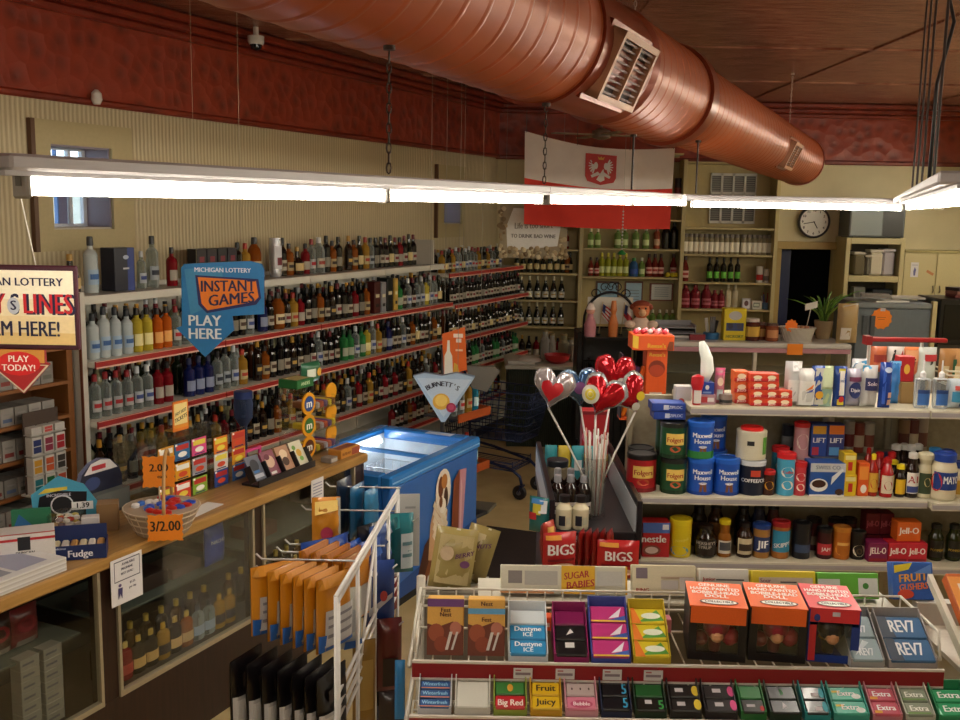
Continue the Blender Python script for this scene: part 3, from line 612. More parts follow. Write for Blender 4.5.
several(PRS, 'bottle', 'bottle', [716.5, 723], 1.33, 'smaller rosy bottle from left beside the big rosy jugs', GB, sc=.72)
several(PCM, 'bottle', 'bottle', [730, 737], 1.33, 'cream white bottle from left on shelf near doorway', GB, sc=.85)
JAR = Proto([('', (lambda b: b.lathe([(.03, 0), (.033, .01), (.033, .13), (.026, .15), (.026, .16)], GL('#b8ac8a', .5), 12) or b)(MB())), ('lid', (lambda b: b.lathe([(.029, .155), (.029, .185), (.02, .187)], M('#6b6156', .4), 12) or b)(MB())), ('label', (lambda b: b.art(lambda a, z, l: CY(.0335, 0, .06)(a, z, l), .06, .15, [('r', '#e0d9c4', 0, .15, 1, .75)], .0006, 6) or b)(MB()))])
for k, px in enumerate([684+i*5.1 for i in range(11)]): JAR.put('spice_jar', '%s small jar from left in the left jar row near the vent' % ORD[k], 'jar', (xb(px), YS+.13, 1.971), 0, 'small jars in a row', 1.25)
for k, px in enumerate([742+i*5.1 for i in range(6)]): JAR.put('spice_jar', '%s small jar from left in the right jar row near the clock' % ORD[k], 'jar', (xb(px), YS+.13, 1.971), 0, 'small jars in a row', 1.25)
def small_can(px, z, cols, label, cat='can', r=.035, h=.14):
    b = MB(); b.lathe([(r, 0), (r, h)], M(cols[0], .4), 12); b.art(lambda a, zz, l: CY(r, 0, r*2.4)(a, zz, l), r*2.4, h, [('r', cols[1], 0, .15, 1, .5)], .0008, 6); solo('canister', b, label, cat, (xb(px), YS+.13, z+.001))
small_can(760, 1.645, ('#e4ded0', '#c02a22'), 'white and red canister on the green label bottle shelf', h=.19, r=.042); small_can(767, 1.645, ('#d6d0c0', '#8a8478'), 'grey-white canister next to the white and red one', h=.16); small_can(772.3, 1.645, ('#b9ad9a', '#5a4a40'), 'tan canister at the door end of the green label shelf', h=.15, r=.03)
small_can(770, 1.971, ('#8a9aa0', '#5a6a70'), 'grey canister at the door end of the jar row', h=.2, r=.03); small_can(675, 2.62, ('#2a1614', '#7a2018'), 'dark canister beside the top edge of the flag', h=.22, r=.045)
b = MB(); b.box(-.06, .06, -.03, .03, 0, .1, '#d8d4c6', bev=.004); b.art(FR(-.06, -.03, 0), .12, .1, [('r', '#4a544a', .15, .25, .75, .8), ('r', '#c9d2c0', .2, .35, .7, .7)]); solo('digital_clock', b, 'small white digital clock on the shelf near the doorway', 'clock', (xb(758), YS+.1, 1.331))
b = MB(); b.box(-.05, .05, -.01, .01, 0, .13, '#b8b2b4', bev=.003); b.art(FR(-.05, -.01, 0), .1, .13, [('r', '#e0dce0', .1, .1, .9, .9), ('e', '#6a4a4a', .5, .55, .25, .25)]); solo('photo_frame', b, 'small framed photo leaning on the shelf near the doorway', 'frame', (xb(747), YS+.07, 1.331))
b = MB(); b.cyl(.04, 0, .08, M('#5a7a9a', .4), 12); 
for k in range(7): b.bar((.02*math.cos(k), .02*math.sin(k), .01), (.05*math.cos(k), .03*math.sin(k), .16+.02*(k % 3)), .006, M(['#d8d4d0', '#3a5a9a', '#b03a2a'][k % 3]))
solo('pen_cup', b, 'blue cup of pens on the shelf beside the doorway', 'cup', (xb(767), YS+.1, 1.331))
for k, px in enumerate((668, 673, 676.5)):
    b = MB(); b.ball((0, 0, .03), .03, M('#d8c22a', .4), 12); solo('lemon_juice_bottle', b, '%s little yellow lemon at the right of the lower middle bay shelf' % ORD[k], 'lemon', (xb(px-1), YS+.06, 1.691), 0, 'little yellow lemons')
# certificates pinned below, vent, clock
def picture(px0, py0, px1, py1, Y, fr, bg_, lines, label, name='framed_certificate'):
    a, c = atY(px0, py0, Y), atY(px1, py1, Y); W_, H_ = c.x-a.x, a.z-c.z; b = MB(); b.box(0, W_, -.015, 0, 0, H_, fr); b.art(FR(0, -.015, 0), W_, H_, [('r', bg_, .07, .07, .93, .93)]+[('r', '#8f9aa4', .2, .25+.12*i, .8, .28+.12*i) for i in range(lines)]); solo(name, b, label, 'frame', (a.x, Y, c.z))
picture(650, 283, 672.5, 301, YB-.013, '#7a3a24', '#e6e8e2', 5, 'wood framed white certificate at the back of the middle bay')
picture(625, 281, 642, 306, YB-.013, '#6a4030', '#a9cbe0', 4, 'framed pale blue certificate behind the iron arch')
picture(596, 281, 618, 308, YB-.013, '#5a3a2a', '#8fb9d2', 4, 'framed blue certificate just above the iron arch')
a, c = atY(711, 173, YB-.014), atY(754, 224, YB-.014)
v = thing('wall_vent', 'white louvred wall vent with square grid behind the cross strip light', 'vent', (a.x, YB-.0135, c.z)); W_, H_ = c.x-a.x, a.z-c.z
b = MB(); 
for i in range(5): x = W_*i/4; b.box(max(x-.012, 0), min(x+.012, W_), -.02, 0, 0, H_, '#d4d2c8')
for z in (0, H_*.42, H_*.58, H_-.03): b.box(0, W_, -.02, 0, z, z+.03, '#d4d2c8')
part('vent_frame', b, v)
b = MB(); b.box(.005, W_-.005, -.004, 0, .005, H_-.005, '#55524c')
for k in range(22): z = .03+(H_-.06)*k/21; b.box(.01, W_-.01, -.012, -.004, z, z+.006, '#9a978e')
part('louvers', b, v)
cc = atY(813.5, 222, 11.97); t = thing('wall_clock', 'round white wall clock with dark rim above the doorway', 'clock', cc); RX = Matrix.Rotation(PI/2, 4, 'X')
b = MB(); b.lathe([(.165, -.028), (.18, -.02), (.19, 0), (.19, .03), (.175, .045), (.165, .03)], M('#3c3a40', .3), 32, RX, cap=False); part('rim', b, t)
b = MB(); b.lathe([(.168, -.028), (.168, .02)], M('#e8e6de', .5), 32, RX); part('dial', b, t)
b = MB()
for i in range(1, 13):
    an = PI/2-i*PI/6; vs, fs = text_geo(str(i), True); b.add([(.135*math.cos(an)+q.x*.042, -.0206, .135*math.sin(an)+q.y*.042) for q in vs], fs, BLACK)
part('numerals', b, t)
b = MB(); b.box(-.005, .005, -.024, -.021, -.01, .085, BLACK, Matrix.Rotation(math.radians(150), 4, 'Y')); part('hour_hand', b, t)
b = MB(); b.box(-.004, .004, -.027, -.0245, -.01, .125, BLACK, Matrix.Rotation(math.radians(-100), 4, 'Y')); part('minute_hand', b, t)
# ================================================================ generic goods
def carton(wd, dp, h, base, front=(), top=(), side=(), bev=.002, rough=.45):
    b = MB(); b.box(-wd/2, wd/2, -dp/2, dp/2, 0, h, M(base, rough), bev=bev)
    b.art(FR(-wd/2, -dp/2, 0), wd, h, front); b.art(TP(-wd/2, -dp/2, h), wd, dp, top); b.art(RT(wd/2, -dp/2, 0), dp, h, side); b.art(LF(-wd/2, dp/2, 0), dp, h, side)
    return b
def lathe_can(r, h, body, deco=(), sy=1, seg=20, prof=None):
    b = MB(); b.lathe([(a*r, z*h) for a, z in (prof or [(.97, 0), (1, .02), (1, .98), (.97, 1)])], M(body, .35), seg, sy=sy)
    wd = r*2.6; b.art(lambda a, z, l: CY(r, 0, wd, sy)(a, z, l), wd, h, deco, .0008, 8); return b
def lid(r, z0, z1, col, inset=.0):
    b = MB(); b.lathe([(r, z0), (r, z1-.003), (r-.004, z1), (r-.01, z1), (r-.012, z1-inset), (.001, z1-inset)], M(col, .35), 20, cap=False); return b
def pillow(wd, h, t, col, deco=(), rough=.28, nx=8, nz=10, ragged=0, fn_only=False, seed=0, col2=None):
    rnd = random.Random(seed); b = MB(); jig = [[rnd.uniform(-1, 1)*ragged for _ in range(nx+1)] for _ in range(nz+1)]
    def th(x, z):
        u = max(0, 1-abs(2*x/wd)**2.6); v = max(0, 1-abs(2*z/h-1)**3.2); return t/2*(u*v)**.55+.0012
    for sgn in (-1, 1):
        vs = []; fs = []
        for j in range(nz+1):
            for i in range(nx+1):
                x = -wd/2+wd*i/nx; z = h*j/nz; vs.append((x, sgn*(th(x, z)+jig[j][i]*(0 < i < nx and 0 < j < nz)), z))
        for j in range(nz):
            for i in range(nx):
                q = j*(nx+1)+i; f = (q, q+1, q+nx+2, q+nx+1); fs.append(f if sgn < 0 else f[::-1])
        b.add(vs, fs, M(col if sgn < 0 or not col2 else col2, rough, .0, .3), I4, True)
    fn = lambda a, z, l: (a-wd/2, -th(a-wd/2, z)-l-.0015-ragged, z)
    b.art(fn, wd, h, deco, .0008, 8); return b
def goods(name, tree, label, cat, loc, rz=0, group=None):
    r = thing(name, label, cat, loc, rz, group)
    for n, b, *lb in tree: part(n, b, r, lb[0] if lb else None)
    return r
# ================================================================ left service counter with glass front
wood = SURF('varnished_wood_countertop', '#96703a', '#b98e50', .3, kind='noise', scale=(.6, 9, 9), nscale=5)
dkw = SURF('dark_wood_grain_panel', '#24140d', '#341d12', .4, scale=(14, 1, 1.2), nscale=4)
ct = thing('display_counter', 'long wood-topped service counter with dark glass-fronted display case', 'counter', LO, RA)
C0, C1, NF, NB = -9.3, -6.02, -1.93, -1.36
b = MB(); b.box(C0, C1, NF, NB, .965, 1.02, wood, bev=.008); part('countertop', b, ct)
b = MB(); b.box(C0, C1-.02, NF+.03, NB, .0, .375, dkw); b.box(C0, C1-.02, NF+.06, NB-.0, .0, .09, M('#0c0a0a')); part('base_panel', b, ct)
b = MB(); b.box(C0, C1-.02, NB-.02, NB, .375, .965, M('#0e0907', .6)); part('back_panel', b, ct)
for s0, s1 in ((-9.1, -9.0), (-8.06, -7.97), (-7.06, -6.99), (-6.13, -6.04)):
    b = MB(); b.box(s0, s1, NF+.03, NF+.09, .375, .965, dkw, bev=.003); part('post', b, ct)
for s0, s1 in ((-9.0, -8.06), (-7.97, -7.06), (-6.99, -6.13)):
    b = MB(); al = M('#b5a98f', .35, .5); b.box(s0, s1, NF+.02, NF+.045, .376, .40, al); b.box(s0, s0+.015, NF+.02, NF+.045, .40, .962, al); b.box(s1-.015, s1, NF+.02, NF+.045, .40, .962, al); p = part('sash', b, ct)
    b = MB(); b.box(s0+.015, s1-.015, NF+.03, NF+.034, .40, .962, PANE(.07)); link('glass_pane', b.mesh('glass_pane'), p)
    b = MB(); b.box(s0+.02, s1-.02, NF+.12, NB-.03, .68, .69, GL('#7a8278', .4)); part('glass_shelf', b, ct)
b = MB(); b.box(C1-.02, C1-.001, NF+.03, NB, 0, .965, dkw); part('end_panel', b, ct)
rnd = random.Random(5)
def cnt(s, n, z=1.021): return L(s, n, z)
# inside the case
for i in range(2):
    for j in range(7):
        b = carton(.09, .06, .045, '#827e74', [('r', '#4f4f58', .1, .4, .7, .6)]); solo('small_white_carton', b, '%s white carton from bottom in %s stack behind the counter glass' % (ORD[j], ('near', 'far')[i]), 'carton', L(-8.35+i*.11, 1.80, .386+.046*j-.01), RA, 'white cartons behind the glass')
for k in range(6):
    b = pillow(.15, .16, .07, ['#5a1a1e', '#3a2018', '#6a2024'][k % 3], [('r', '#8a8078', .2, .05, .8, .22), ('e', '#7a1a20', .5, .6, .3, .2)], seed=k); solo('snack_bag', b, '%s dark red snack bag from left on glass shelf in the case' % ORD[k], 'bag', L(-8.9+k*.125, 1.70, .691), RA, 'snack bags inside the counter case')
for k in range(3):
    b = pillow(.22, .2, .1, '#7a1c22', [('r', '#b9a8a0', .1, .1, .5, .4)], seed=9+k); solo('snack_bag', b, '%s large red bag from left at bottom of the counter case' % ORD[k], 'bag', L(-9.0+k*.22, 1.72, .376), RA, 'red bags at the bottom of the case')
FLK = [bottle_proto('flask', .04, .17, g, c, l, None, sy=.5) for g, c, l in ((AMB, '#b89a3a', '#c9a46a'), ('#140c0a', '#c0a04a', '#d9b06a'), (CLR, '#20222a', '#8fa0b0'), (GOLD, '#b8922a', '#2a1a12'), (GL('#8a1420', .7), '#c9b060', '#b03a30'))]
fw = ['amber flask bottle', 'dark flask bottle', 'clear flask bottle', 'gold flask bottle', 'red flask bottle']
cn = [0]*5
for k, i in enumerate([4, 4, 1, 1, 3, 1, 0, 2, 2, 3, 3, 0, 1, 1, 2, 4, 0, 1, 1, 0, 2, 1]):
    s = -7.91+k*.078; s += .09 if s > -7.09 else 0
    FLK[i].put('flask_bottle', '%s %s from left along the counter case bottom' % (ORD[cn[i]], fw[i]), 'bottle', L(s, 1.80, .376), RA, 'flask bottles in the counter case'); cn[i] += 1
for k in range(15):
    s = -7.88+k*.1; s += .09 if s > -7.09 else 0
    T = Matrix.Translation(L(s, 1.68, .376)) @ Matrix.Rotation(RA, 4, 'Z'); stuff.lathe([(a*.038, z*.18) for a, z in PROF['flask']], M(['#2a1a0c', '#141010', '#4a3010'][k % 3], .15, 0, .4), 8, T, .5); stuff.cyl(.013, .15, .182, M('#b89a3a', .4), 8, T)
for k in range(4):
    b = carton(.2, .16, .05+.02*(k % 2), ['#4a4038', '#3a2a24', '#5a4a40', '#4a2a20'][k]); solo('stock_box', b, '%s dim stock box from left on the glass shelf, counter case middle' % ORD[k], 'box', L(-7.82+k*.23 if k < 3 else -6.75, 1.66, .691), RA, 'stock boxes inside the case')
b = pillow(.14, .2, .06, '#1c3f9a', [('t', '#d8d8e0', 'NACHO', .5, .6, .1)], seed=3); solo('snack_bag', b, 'blue snack bag behind counter glass near the far post', 'bag', L(-7.1-.09, 1.76, .691), RA)
# paper notices taped on the counter edge
def notice(name, px, n, label, deco, W_, H_, tilt=0):
    b = MB(); b.box(0, W_, -.0012, 0, -H_, 0, M('#dcd9da', .6)); b.art(FR(0, -.0012, -H_), W_, H_, deco); o = solo(name, b, label, 'sign', px, (0, tilt, RA)); return o
sg, nn, zz = inv(atY(109, 561, 1)); 
def edge(px, py, n):
    d = ray(px, py); t = (.17*CA-12*SA+n)/(d[0]*CA-d[1]*SA); return Vector((d[0]*t, d[1]*t, H+d[2]*t))
notice('paper_notice', edge(110, 562, 1.934), 1.934, 'white paper notice with black printed speech bubble taped to the counter front', [('r', '#4a4658', .1, .5, .92, .52), ('r', '#4a4658', .1, .92, .92, .94), ('r', '#4a4658', .1, .5, .12, .94), ('r', '#4a4658', .9, .5, .92, .94), ('t', '#3a3850', 'AVAILABLE', .55, .85, .055, .6), ('t', '#3a3850', 'PROPANE', .5, .75, .055, .55), ('t', '#3a3850', 'BEST DEAL!', .5, .65, .05, .55), ('t', '#3a3850', '$1.25', .66, .40, .05, .4), ('t', '#3a3850', 'per day', .66, .3, .05, .4), ('e', '#5a4a78', .26, .42, .05, .035), ('p', '#3f3a68', [(.2, .12), (.26, .24), (.32, .12), (.34, .36), (.2, .37)])], .175, .20)
notice('paper_notice', edge(311, 481, 1.934), 1.934, 'small white paper note hanging from the countertop above the chips', [('r', '#8f92a8', .12, .2+.14*i, .88, .25+.14*i) if i != 9 else 0 for i in range(5)], .115, .12)
b = MB(); b.box(-.13, .09, -.045, .045, 0, .0015, M('#dcdbd8', .5)); solo('receipt_paper', b, 'white sheet of paper lying on the counter before the ticket case', 'paper', cnt(-7.33, 1.83), RA+.1)
# ---------------------------------------------------------------- on the counter
b = MB()
for k in range(9):
    b.box(-.2+.006*((k*5) % 4), .2-.006*((k*3) % 3), -.15, .15-.004*(k % 3), .006*k, .006*k+.0055, M(['#c9c6c0', '#b9b4b0', '#d4d2d0'][k % 3], .6))
b.art(TP(-.18, -.14, .0545), .36, .28, [('r', '#8a8c96', .1, .1, .45, .8), ('r', '#9a9cb0', .5, .1, .9, .8), ('r', '#6a6a70', .1, .85, .9, .95)])
solo('newspaper_stack', b, 'stack of newspapers lying at the near end of the counter', 'newspapers', cnt(-8.42, 1.755), RA)
b = carton(.2, .12, .13, '#d9d4d0', [('r', '#c0252c', 0, .8, 1, .88), ('r', '#16161c', .32, .5, .55, .92), ('t', '#16161c', 'DUNCAN', .45, .42, .09, .5), ('e', '#c0252c', .45, .17, .28, .1), ('t', '#f0e6e2', 'Fresh Baked', .45, .17, .07, .45)], [('r', '#c0252c', 0, 0, 1, .1)], [('r', '#16161c', .3, .5, .7, .92), ('e', '#c0252c', .5, .2, .3, .1), ('r', '#c0252c', 0, .8, 1, .88)])
solo('snack_carton', b, 'white snack carton with red stripe and black logo on the near counter', 'carton', atZ(22, 566, 1.021)+Vector((0, .06, 0)), .42)
b = MB(); q = [(-.11, 0), (.11, 0), (.11, .06), (-.11, .06)]; b.prism(q, -.06, -.056, M('#172a5e', .4)); b.box(-.11, -.107, -.056, .06, 0, .06, '#172a5e'); b.box(.107, .11, -.056, .06, 0, .06, '#172a5e'); b.box(-.107, .107, .056, .06, 0, .11, '#172a5e'); b.box(-.107, .107, -.056, .056, 0, .004, '#20305e'); b.art(FR(-.11, -.06, 0), .22, .06, [('t', '#e8e8f0', 'Fudge', .55, .42, .5, .7), ('t', '#c8d0e8', 'Delicious', .2, .85, .16, .4)], .0008)
fg = solo('fudge_box', b, 'open blue candy box lettered Fudge at the front of the counter', 'box', atZ(73, 560, 1.021)+Vector((0, .06, 0)), .30)
for k in range(6):
    b = MB(); b.box(-.014, .014, -.045, .045, 0, .05, M(['#d8c8a0', '#e0d6c8', '#b98a4a'][k % 3], .3), bev=.006); m4 = Matrix.Rotation(.30, 4, 'Z'); p = fg.location+m4 @ Vector((-.085+k*.034, 0, .0045)); solo('fudge_bar', b, '%s wrapped bar from left inside the blue Fudge box' % ORD[k], 'candy', p, .30, 'wrapped bars in the blue box')
# candy header display: black and cyan card
b = MB(); b.prism([(-.12, 0), (.12, 0), (.13, .05), (.06, .16), (-.03, .2), (-.13, .13)], -.004, 0, M('#4fa6c8', .4)); b.prism([(-.12, 0), (.06, .0), (.07, .13), (-.04, .14), (-.1, .12)], -.007, -.0042, M('#15151d', .4))
b.art(FR(-.13, -.007, 0), .26, .2, [('e', '#d8d8e0', .42, .42, .16, .2), ('e', '#15151d', .42, .42, .14, .17), ('p', '#e8d04a', [(.1, .66), (.5, .72), (.5, .78), (.2, .76)]), ('r', '#f0f0f0', .55, .3, .85, .46), ('t', '#16161c', '1.39', .7, .38, .11, .3), ('t', '#d0d0e0', 'INCREDIBLE', .38, .62, .06, .4)], .001)
hc = solo('candy_header_card', b, 'black and cyan candy header card with 1.39 price on the counter', 'sign', atZ(49, 541, 1.021)+Vector((-.005, .22, 0)), .35); hc.scale = (1.15, 1, 1.15)
b = MB(); b.lathe([(.06, 0), (.075, .02), (.08, .1), (.07, .11)], PANE(.12), 16); tj = thing('candy_jar', 'clear tub of wrapped candies in front of the black header card', 'jar', atZ(58, 545, 1.021)+Vector((.0, .10, 0))); part('tub', b, tj)
b = MB()
for k in range(46):
    an = k*2.4; rr = .055*math.sqrt((k % 12)/12); b.ball((rr*math.cos(an), rr*math.sin(an), .016+.024*(k//12)), .014, M(rnd.choice(['#d8b890', '#e8e0d8', '#c04a3a', '#d8c060', '#b0a0a8']), .25), 6, sc=(1.3, 1, .8))
o = part('wrapped_candies', b, tj); o['kind'] = 'stuff'
for lab, px, py, wd, dp, h, c, f_ in (('white and brown snack box standing beside the blue Fudge box', 88, 541, .07, .05, .10, '#cfcaca', [('p', '#8a3a2a', [(0, 0), (1, 0), (1, .35), (0, .7)])]), ('open brown cardboard box beside the candy basket', 104, 532, .09, .09, .12, '#8a6a45', []), ('green and blue candy packet on the counter behind white carton', 30, 532, .16, .02, .1, '#2f7a5a', [('p', '#2a6aa8', [(0, 0), (.7, 0), (.2, .8)])]), ('small dark canister box standing behind the header card', 85, 512, .05, .05, .12, '#2a2a2e', [('r', '#7a8a90', .1, .2, .9, .5)])):
    solo('snack_box', carton(wd, dp, h, c, f_), lab, 'box', atZ(px, py, 1.021)+Vector((0, dp/2+.01, 0)), .3)
# candy basket
bk = thing('candy_basket', 'clear round basket with wicker handle and orange 3/2.00 tag', 'basket', atZ(153, 541, 1.021)+Vector((0, .13, 0)), .2); bk.scale = (1.27, 1.27, 1.3)
b = MB(); b.lathe([(.085, .0), (.09, .004), (.125, .085), (.128, .09)], GL('#cbb59c', .4), 24)
for z in (.02, .045, .07, .088): rr = .085+.04*z/.085; b.tube([(rr*1.02*math.cos(2*PI*k/20), rr*1.02*math.sin(2*PI*k/20), z) for k in range(20)], .003, M('#b8a48a', .5), 5, close=True)
for k in range(20): an = 2*PI*k/20; b.bar((.087*math.cos(an), .087*math.sin(an), .003), (.128*math.cos(an), .128*math.sin(an), .088), .002, M('#b8a48a', .5), 4)
part('bowl', b, bk)
b = MB(); b.tube([(0.02+.0*k, .126*math.cos(PI*k/14), .08+.2*math.sin(PI*k/14)) for k in range(15)], .006, M('#b98f5a', .6), 8); part('handle', b, bk)
def zig(n, rx, rz, c, j=.06): return [(c[0]+rx*(1+(j if k % 2 else -j))*math.cos(2*PI*k/n), c[1]+rz*(1+(j if k % 2 else -j))*math.sin(2*PI*k/n)) for k in range(n)]
def zrect(w_, h_, n=9):
    p = []; 
    for k in range(n): p.append((-w_/2+w_*k/n, -h_/2+(.004 if k % 2 else 0)))
    for k in range(n): p.append((w_/2-(.004 if k % 2 else 0), -h_/2+h_*k/n))
    for k in range(n): p.append((w_/2-w_*k/n, h_/2-(.004 if k % 2 else 0)))
    for k in range(n): p.append((-w_/2+(.004 if k % 2 else 0), h_/2-h_*k/n))
    return p
b = MB(); b.prism(zrect(.115, .09), -.139, -.137, M('#f08a1c', .5), Matrix.Translation((.025, 0, .055))); b.art(FR(-.0325, -.139, .01), .115, .09, [('t', '#2a1a10', '3/2.00', .5, .55, .4, .85)], .001); part('price_tag', b, bk, 'orange scalloped tag handwritten 3/2.00')
b = MB(); b.prism(zrect(.11, .11), .03, .032, M('#f08a1c', .5), Matrix.Translation((-.01, 0, .20))); b.art(FR(-.065, .03, .145), .11, .11, [('t', '#2a1a10', '2.00', .5, .62, .25, .7), ('t', '#5a3a10', 'each', .6, .35, .12, .5)], .001); b.bar((-.01, .031, .08), (-.01, .031, .15), .003, '#b8a48a'); part('price_tag', b, bk, 'orange tag handwritten 2.00 behind handle')
b = MB()
for k in range(40):
    an = k*2.4; rr = .095*math.sqrt((k % 20+.5)/20); b.ball((rr*math.cos(an), rr*math.sin(an), .07+.022*(k//20)), .017, M(rnd.choice(['#c0201c', '#d8d0cc', '#2a4ab0', '#b82a24', '#e0dcd8', '#3a6ac0']), .3), 6, sc=(1.5, 1, .7), T=Matrix.Rotation(an, 4, 'Z') @ I4)
o = part('wrapped_candies', b, bk); o['kind'] = 'stuff'
# lottery ticket dispenser
td = thing('ticket_dispenser', 'clear acrylic scratch ticket dispenser with colourful tickets on the counter', 'dispenser', cnt(-7.08, 1.52), RA)
acr = PANE(.10)
for m_, (x0, x1, hh) in enumerate(((-.37, -.02, .31), (.0, .30, .27))):
    b = MB(); b.box(x0, x1, -.13, .14, 0, .006, acr)
    for x in (x0, (x0+x1)/2-.002, x1-.004): b.box(x, x+.004, -.13, .14, .006, hh, acr)
    b.box(x0+.004, x1-.004, -.12, .14, hh, hh+.005, acr); b.box(x0+.004, x1-.004, .136, .14, .006, hh, acr); part('acrylic_case', b, td)
cols = [['#c8502a', '#3f6fb0', '#d89a2a'], ['#d0402a', '#e0a020', '#2a6aa0'], ['#8ab03a', '#9a9aa0', '#d84a8a'], ['#2a4a90', '#d8d4cc', '#e07a1c']]
tk = 0
for c_ in range(5):
    for r_ in range(3):
        x = [-.315, -.205, -.085, .075, .215][c_]; z = .01+r_*.098
        if c_ >= 3: z = .008+r_*.086
        g = MB(); g.box(x-.052, x+.052, -.142-.0, -.139, z, z+.084, M(cols[c_ % 4][(r_+c_//4) % 3], .4)); alt = rnd.choice(['#e8d44a', '#efece6', '#c0302a', '#2a3a80'])
        g.art(FR(x-.052, -.142, z), .104, .084, [('r', alt, .08, .6, .92, .9), ('e', rnd.choice(['#e8d44a', '#d84a2a', '#f0eee8']), .5, .33, .3, .16), ('r', '#2a2a60', .15, .05, .85, .12), ('r', '#f4f2ee', .02, .86, .16, .98)], .0007); part('scratch_ticket', g, td)
b = MB()   # domed header at the near end
b.prism([(-.13, 0), (.13, 0), (.13, .05), (.11, .10), (.06, .14), (0, .155), (-.06, .14), (-.11, .10), (-.13, .05)], -.004, .02, M('#22263a', .35), edge=M('#6b7396', .4)); b.art(FR(-.13, -.004, 0), .26, .155, [('p', '#d8d4d4', [(.12, .6), (.9, .6), (.72, .9), (.5, .97), (.28, .9)]), ('r', '#b02a34', .3, .68, .62, .82), ('e', '#3a4a7a', .3, .3, .18, .2)]); b.box(-.13, .13, -.05, .06, -.09, .0, GL('#9aa09c', .3)); b.box(-.13, .13, -.06, .08, -.1, -.09, M('#3a3a40'))
solo('dome_display', b, 'dark dome-topped ticket display behind the candy basket', 'display', cnt(-7.60, 1.45, 1.122), RA)
b = MB(); b.prism([(-.055, 0), (.055, 0), (.055, .15), (-.055, .15)], -.004, 0, M('#e07a24', .4)); b.art(FR(-.055, -.004, 0), .11, .15, [('r', '#f0d890', .08, .1, .92, .92), ('t', '#3a2a10', 'HOT HOT', .5, .62, .12, .7, .25), ('t', '#3a2a10', 'TICKETS', .5, .42, .14, .8, .25), ('r', '#e0902a', .08, .1, .92, .22)]); b.box(-.05, .05, .0, .06, 0, .004, '#b08a3a')
o = solo('ticket_card', b, 'yellow and orange lottery card standing on the ticket dispenser', 'sign', cnt(-7.03-.14, 1.55, 1.021+.316), RA)
# greeting card rack
cr = thing('card_rack', 'black wire rack of four picture cards on the counter', 'rack', cnt(-6.68, 1.79), RA)
TL = Matrix.Rotation(math.radians(-28), 4, 'X')
b = MB(); b.box(-.25, .25, -.05, .06, 0, .012, M('#1a181c', .4)); b.box(-.25, .25, -.05, -.045, .012, .035, M('#1a181c', .4))
for x in (-.25, -.125, 0, .125, .245): b.box(x, x+.005, -.045, .0, .012, .1, M('#1a181c', .4), TL)
part('rack_frame', b, cr)
for k, (c, d) in enumerate((('#5a6070', [('e', '#2a2a34', .5, .6, .3, .25), ('r', '#b9bcc8', .1, .1, .9, .25), ('r', '#2f6aa8', .3, .3, .7, .4)]), ('#8a4a5a', [('e', '#d8b49a', .5, .55, .35, .25), ('e', '#6a2a3a', .4, .75, .2, .12), ('r', '#d8d4d0', .3, .04, .7, .14)]), ('#b98a6a', [('e', '#e8cfae', .5, .65, .3, .2), ('e', '#4a2a1a', .5, .35, .25, .18)]), ('#d8d2b8', [('e', '#6a9a3a', .3, .75, .14, .1), ('e', '#d8a83a', .55, .5, .2, .16), ('e', '#7ab04a', .6, .25, .15, .1)]))):
    x = -.188+k*.125; g = MB(); g.box(x-.055, x+.055, -.02, -.016, .014, .15, M(c, .35), TL); g.art(lambda a, bb, l, x=x: TL @ Vector((x-.055+a, -.02-l, .014+bb)), .11, .136, d, .0008); part('picture_card', g, cr)
# candy display with round yellow discs
md = thing('candy_display', 'yellow candy display with stacked round discs and clear trays on counter end', 'display', cnt(-6.22, 1.64), RA)
yel = M('#e09a1c', .35)
for k in range(3):
    z = .02+k*.125; g = MB(); T = Matrix.Translation((-.13, -.10, z+.06)) @ Matrix.Rotation(PI/2, 4, 'X'); g.lathe([(.064, -.004), (.064, .004)], yel, 20, T)
    g.box(-.15, -.11, -.102, -.098, z-.02, z+.14 if k < 2 else z+.02, yel)
    p = part('disc_panel', g, md)
    g = MB(); g.lathe([(.044, .0045), (.044, .006)], M(['#5a2a1a', '#2f6a34', '#24488f'][k], .3), 20, T); vs, fs = text_geo('m', True); g.add([(-.13+v.x*.075, -.1065, z+.06+v.y*.07) for v in vs], fs, M('#efeeea')); link('button', g.mesh('button'), p)
    g = MB(); g.box(-.06, .2, -.09, .08, z, z+.004, acr); g.box(-.06, .2, -.09, -.086, z+.004, z+.05, acr); g.box(.196, .2, -.086, .08, z+.004, z+.06, acr); p = part('tray', g, md)
    g = MB(); g.lathe([(.055, -.004), (.055, .004)], yel, 20, Matrix.Translation((.2, -.03, z+.07)) @ Matrix.Rotation(PI/2, 4, 'X') @ Matrix.Rotation(.0, 4, 'Y')); part('disc_panel', g, md)
    for j in range(6):
        g = MB(); g.box(-.055+j*.04, -.02+j*.04, -.08, .07, z+.005, z+.045, M(['#6a4a8a', '#d8c03a', '#8a5a3a', '#b8a8b0', '#c04a34'][(j+k) % 5], .3), bev=.008); part('candy_pack', g, md)
g = MB(); g.box(-.15, .21, .085, .09, 0, .40, acr); part('back_board', g, md)
solo('candy_box', carton(.16, .13, .05, '#1f6a34', [('t', '#c8e0b0', 'ANDES', .5, .5, .4, .7)], [('r', '#b9a46a', .1, .1, .9, .9)]), 'green flat mint box lying on top of the yellow candy display', 'box', cnt(-6.27, 1.60, 1.021+.402), RA)
solo('candy_bag', pillow(.18, .12, .07, '#2a6a4a', [('r', '#d8e0d0', .1, .3, .5, .7), ('e', '#e0a83a', .7, .5, .15, .2)], seed=4, ragged=.004), 'crinkled green and white candy bag atop yellow candy display', 'bag', cnt(-6.10, 1.58, 1.021+.402), RA)
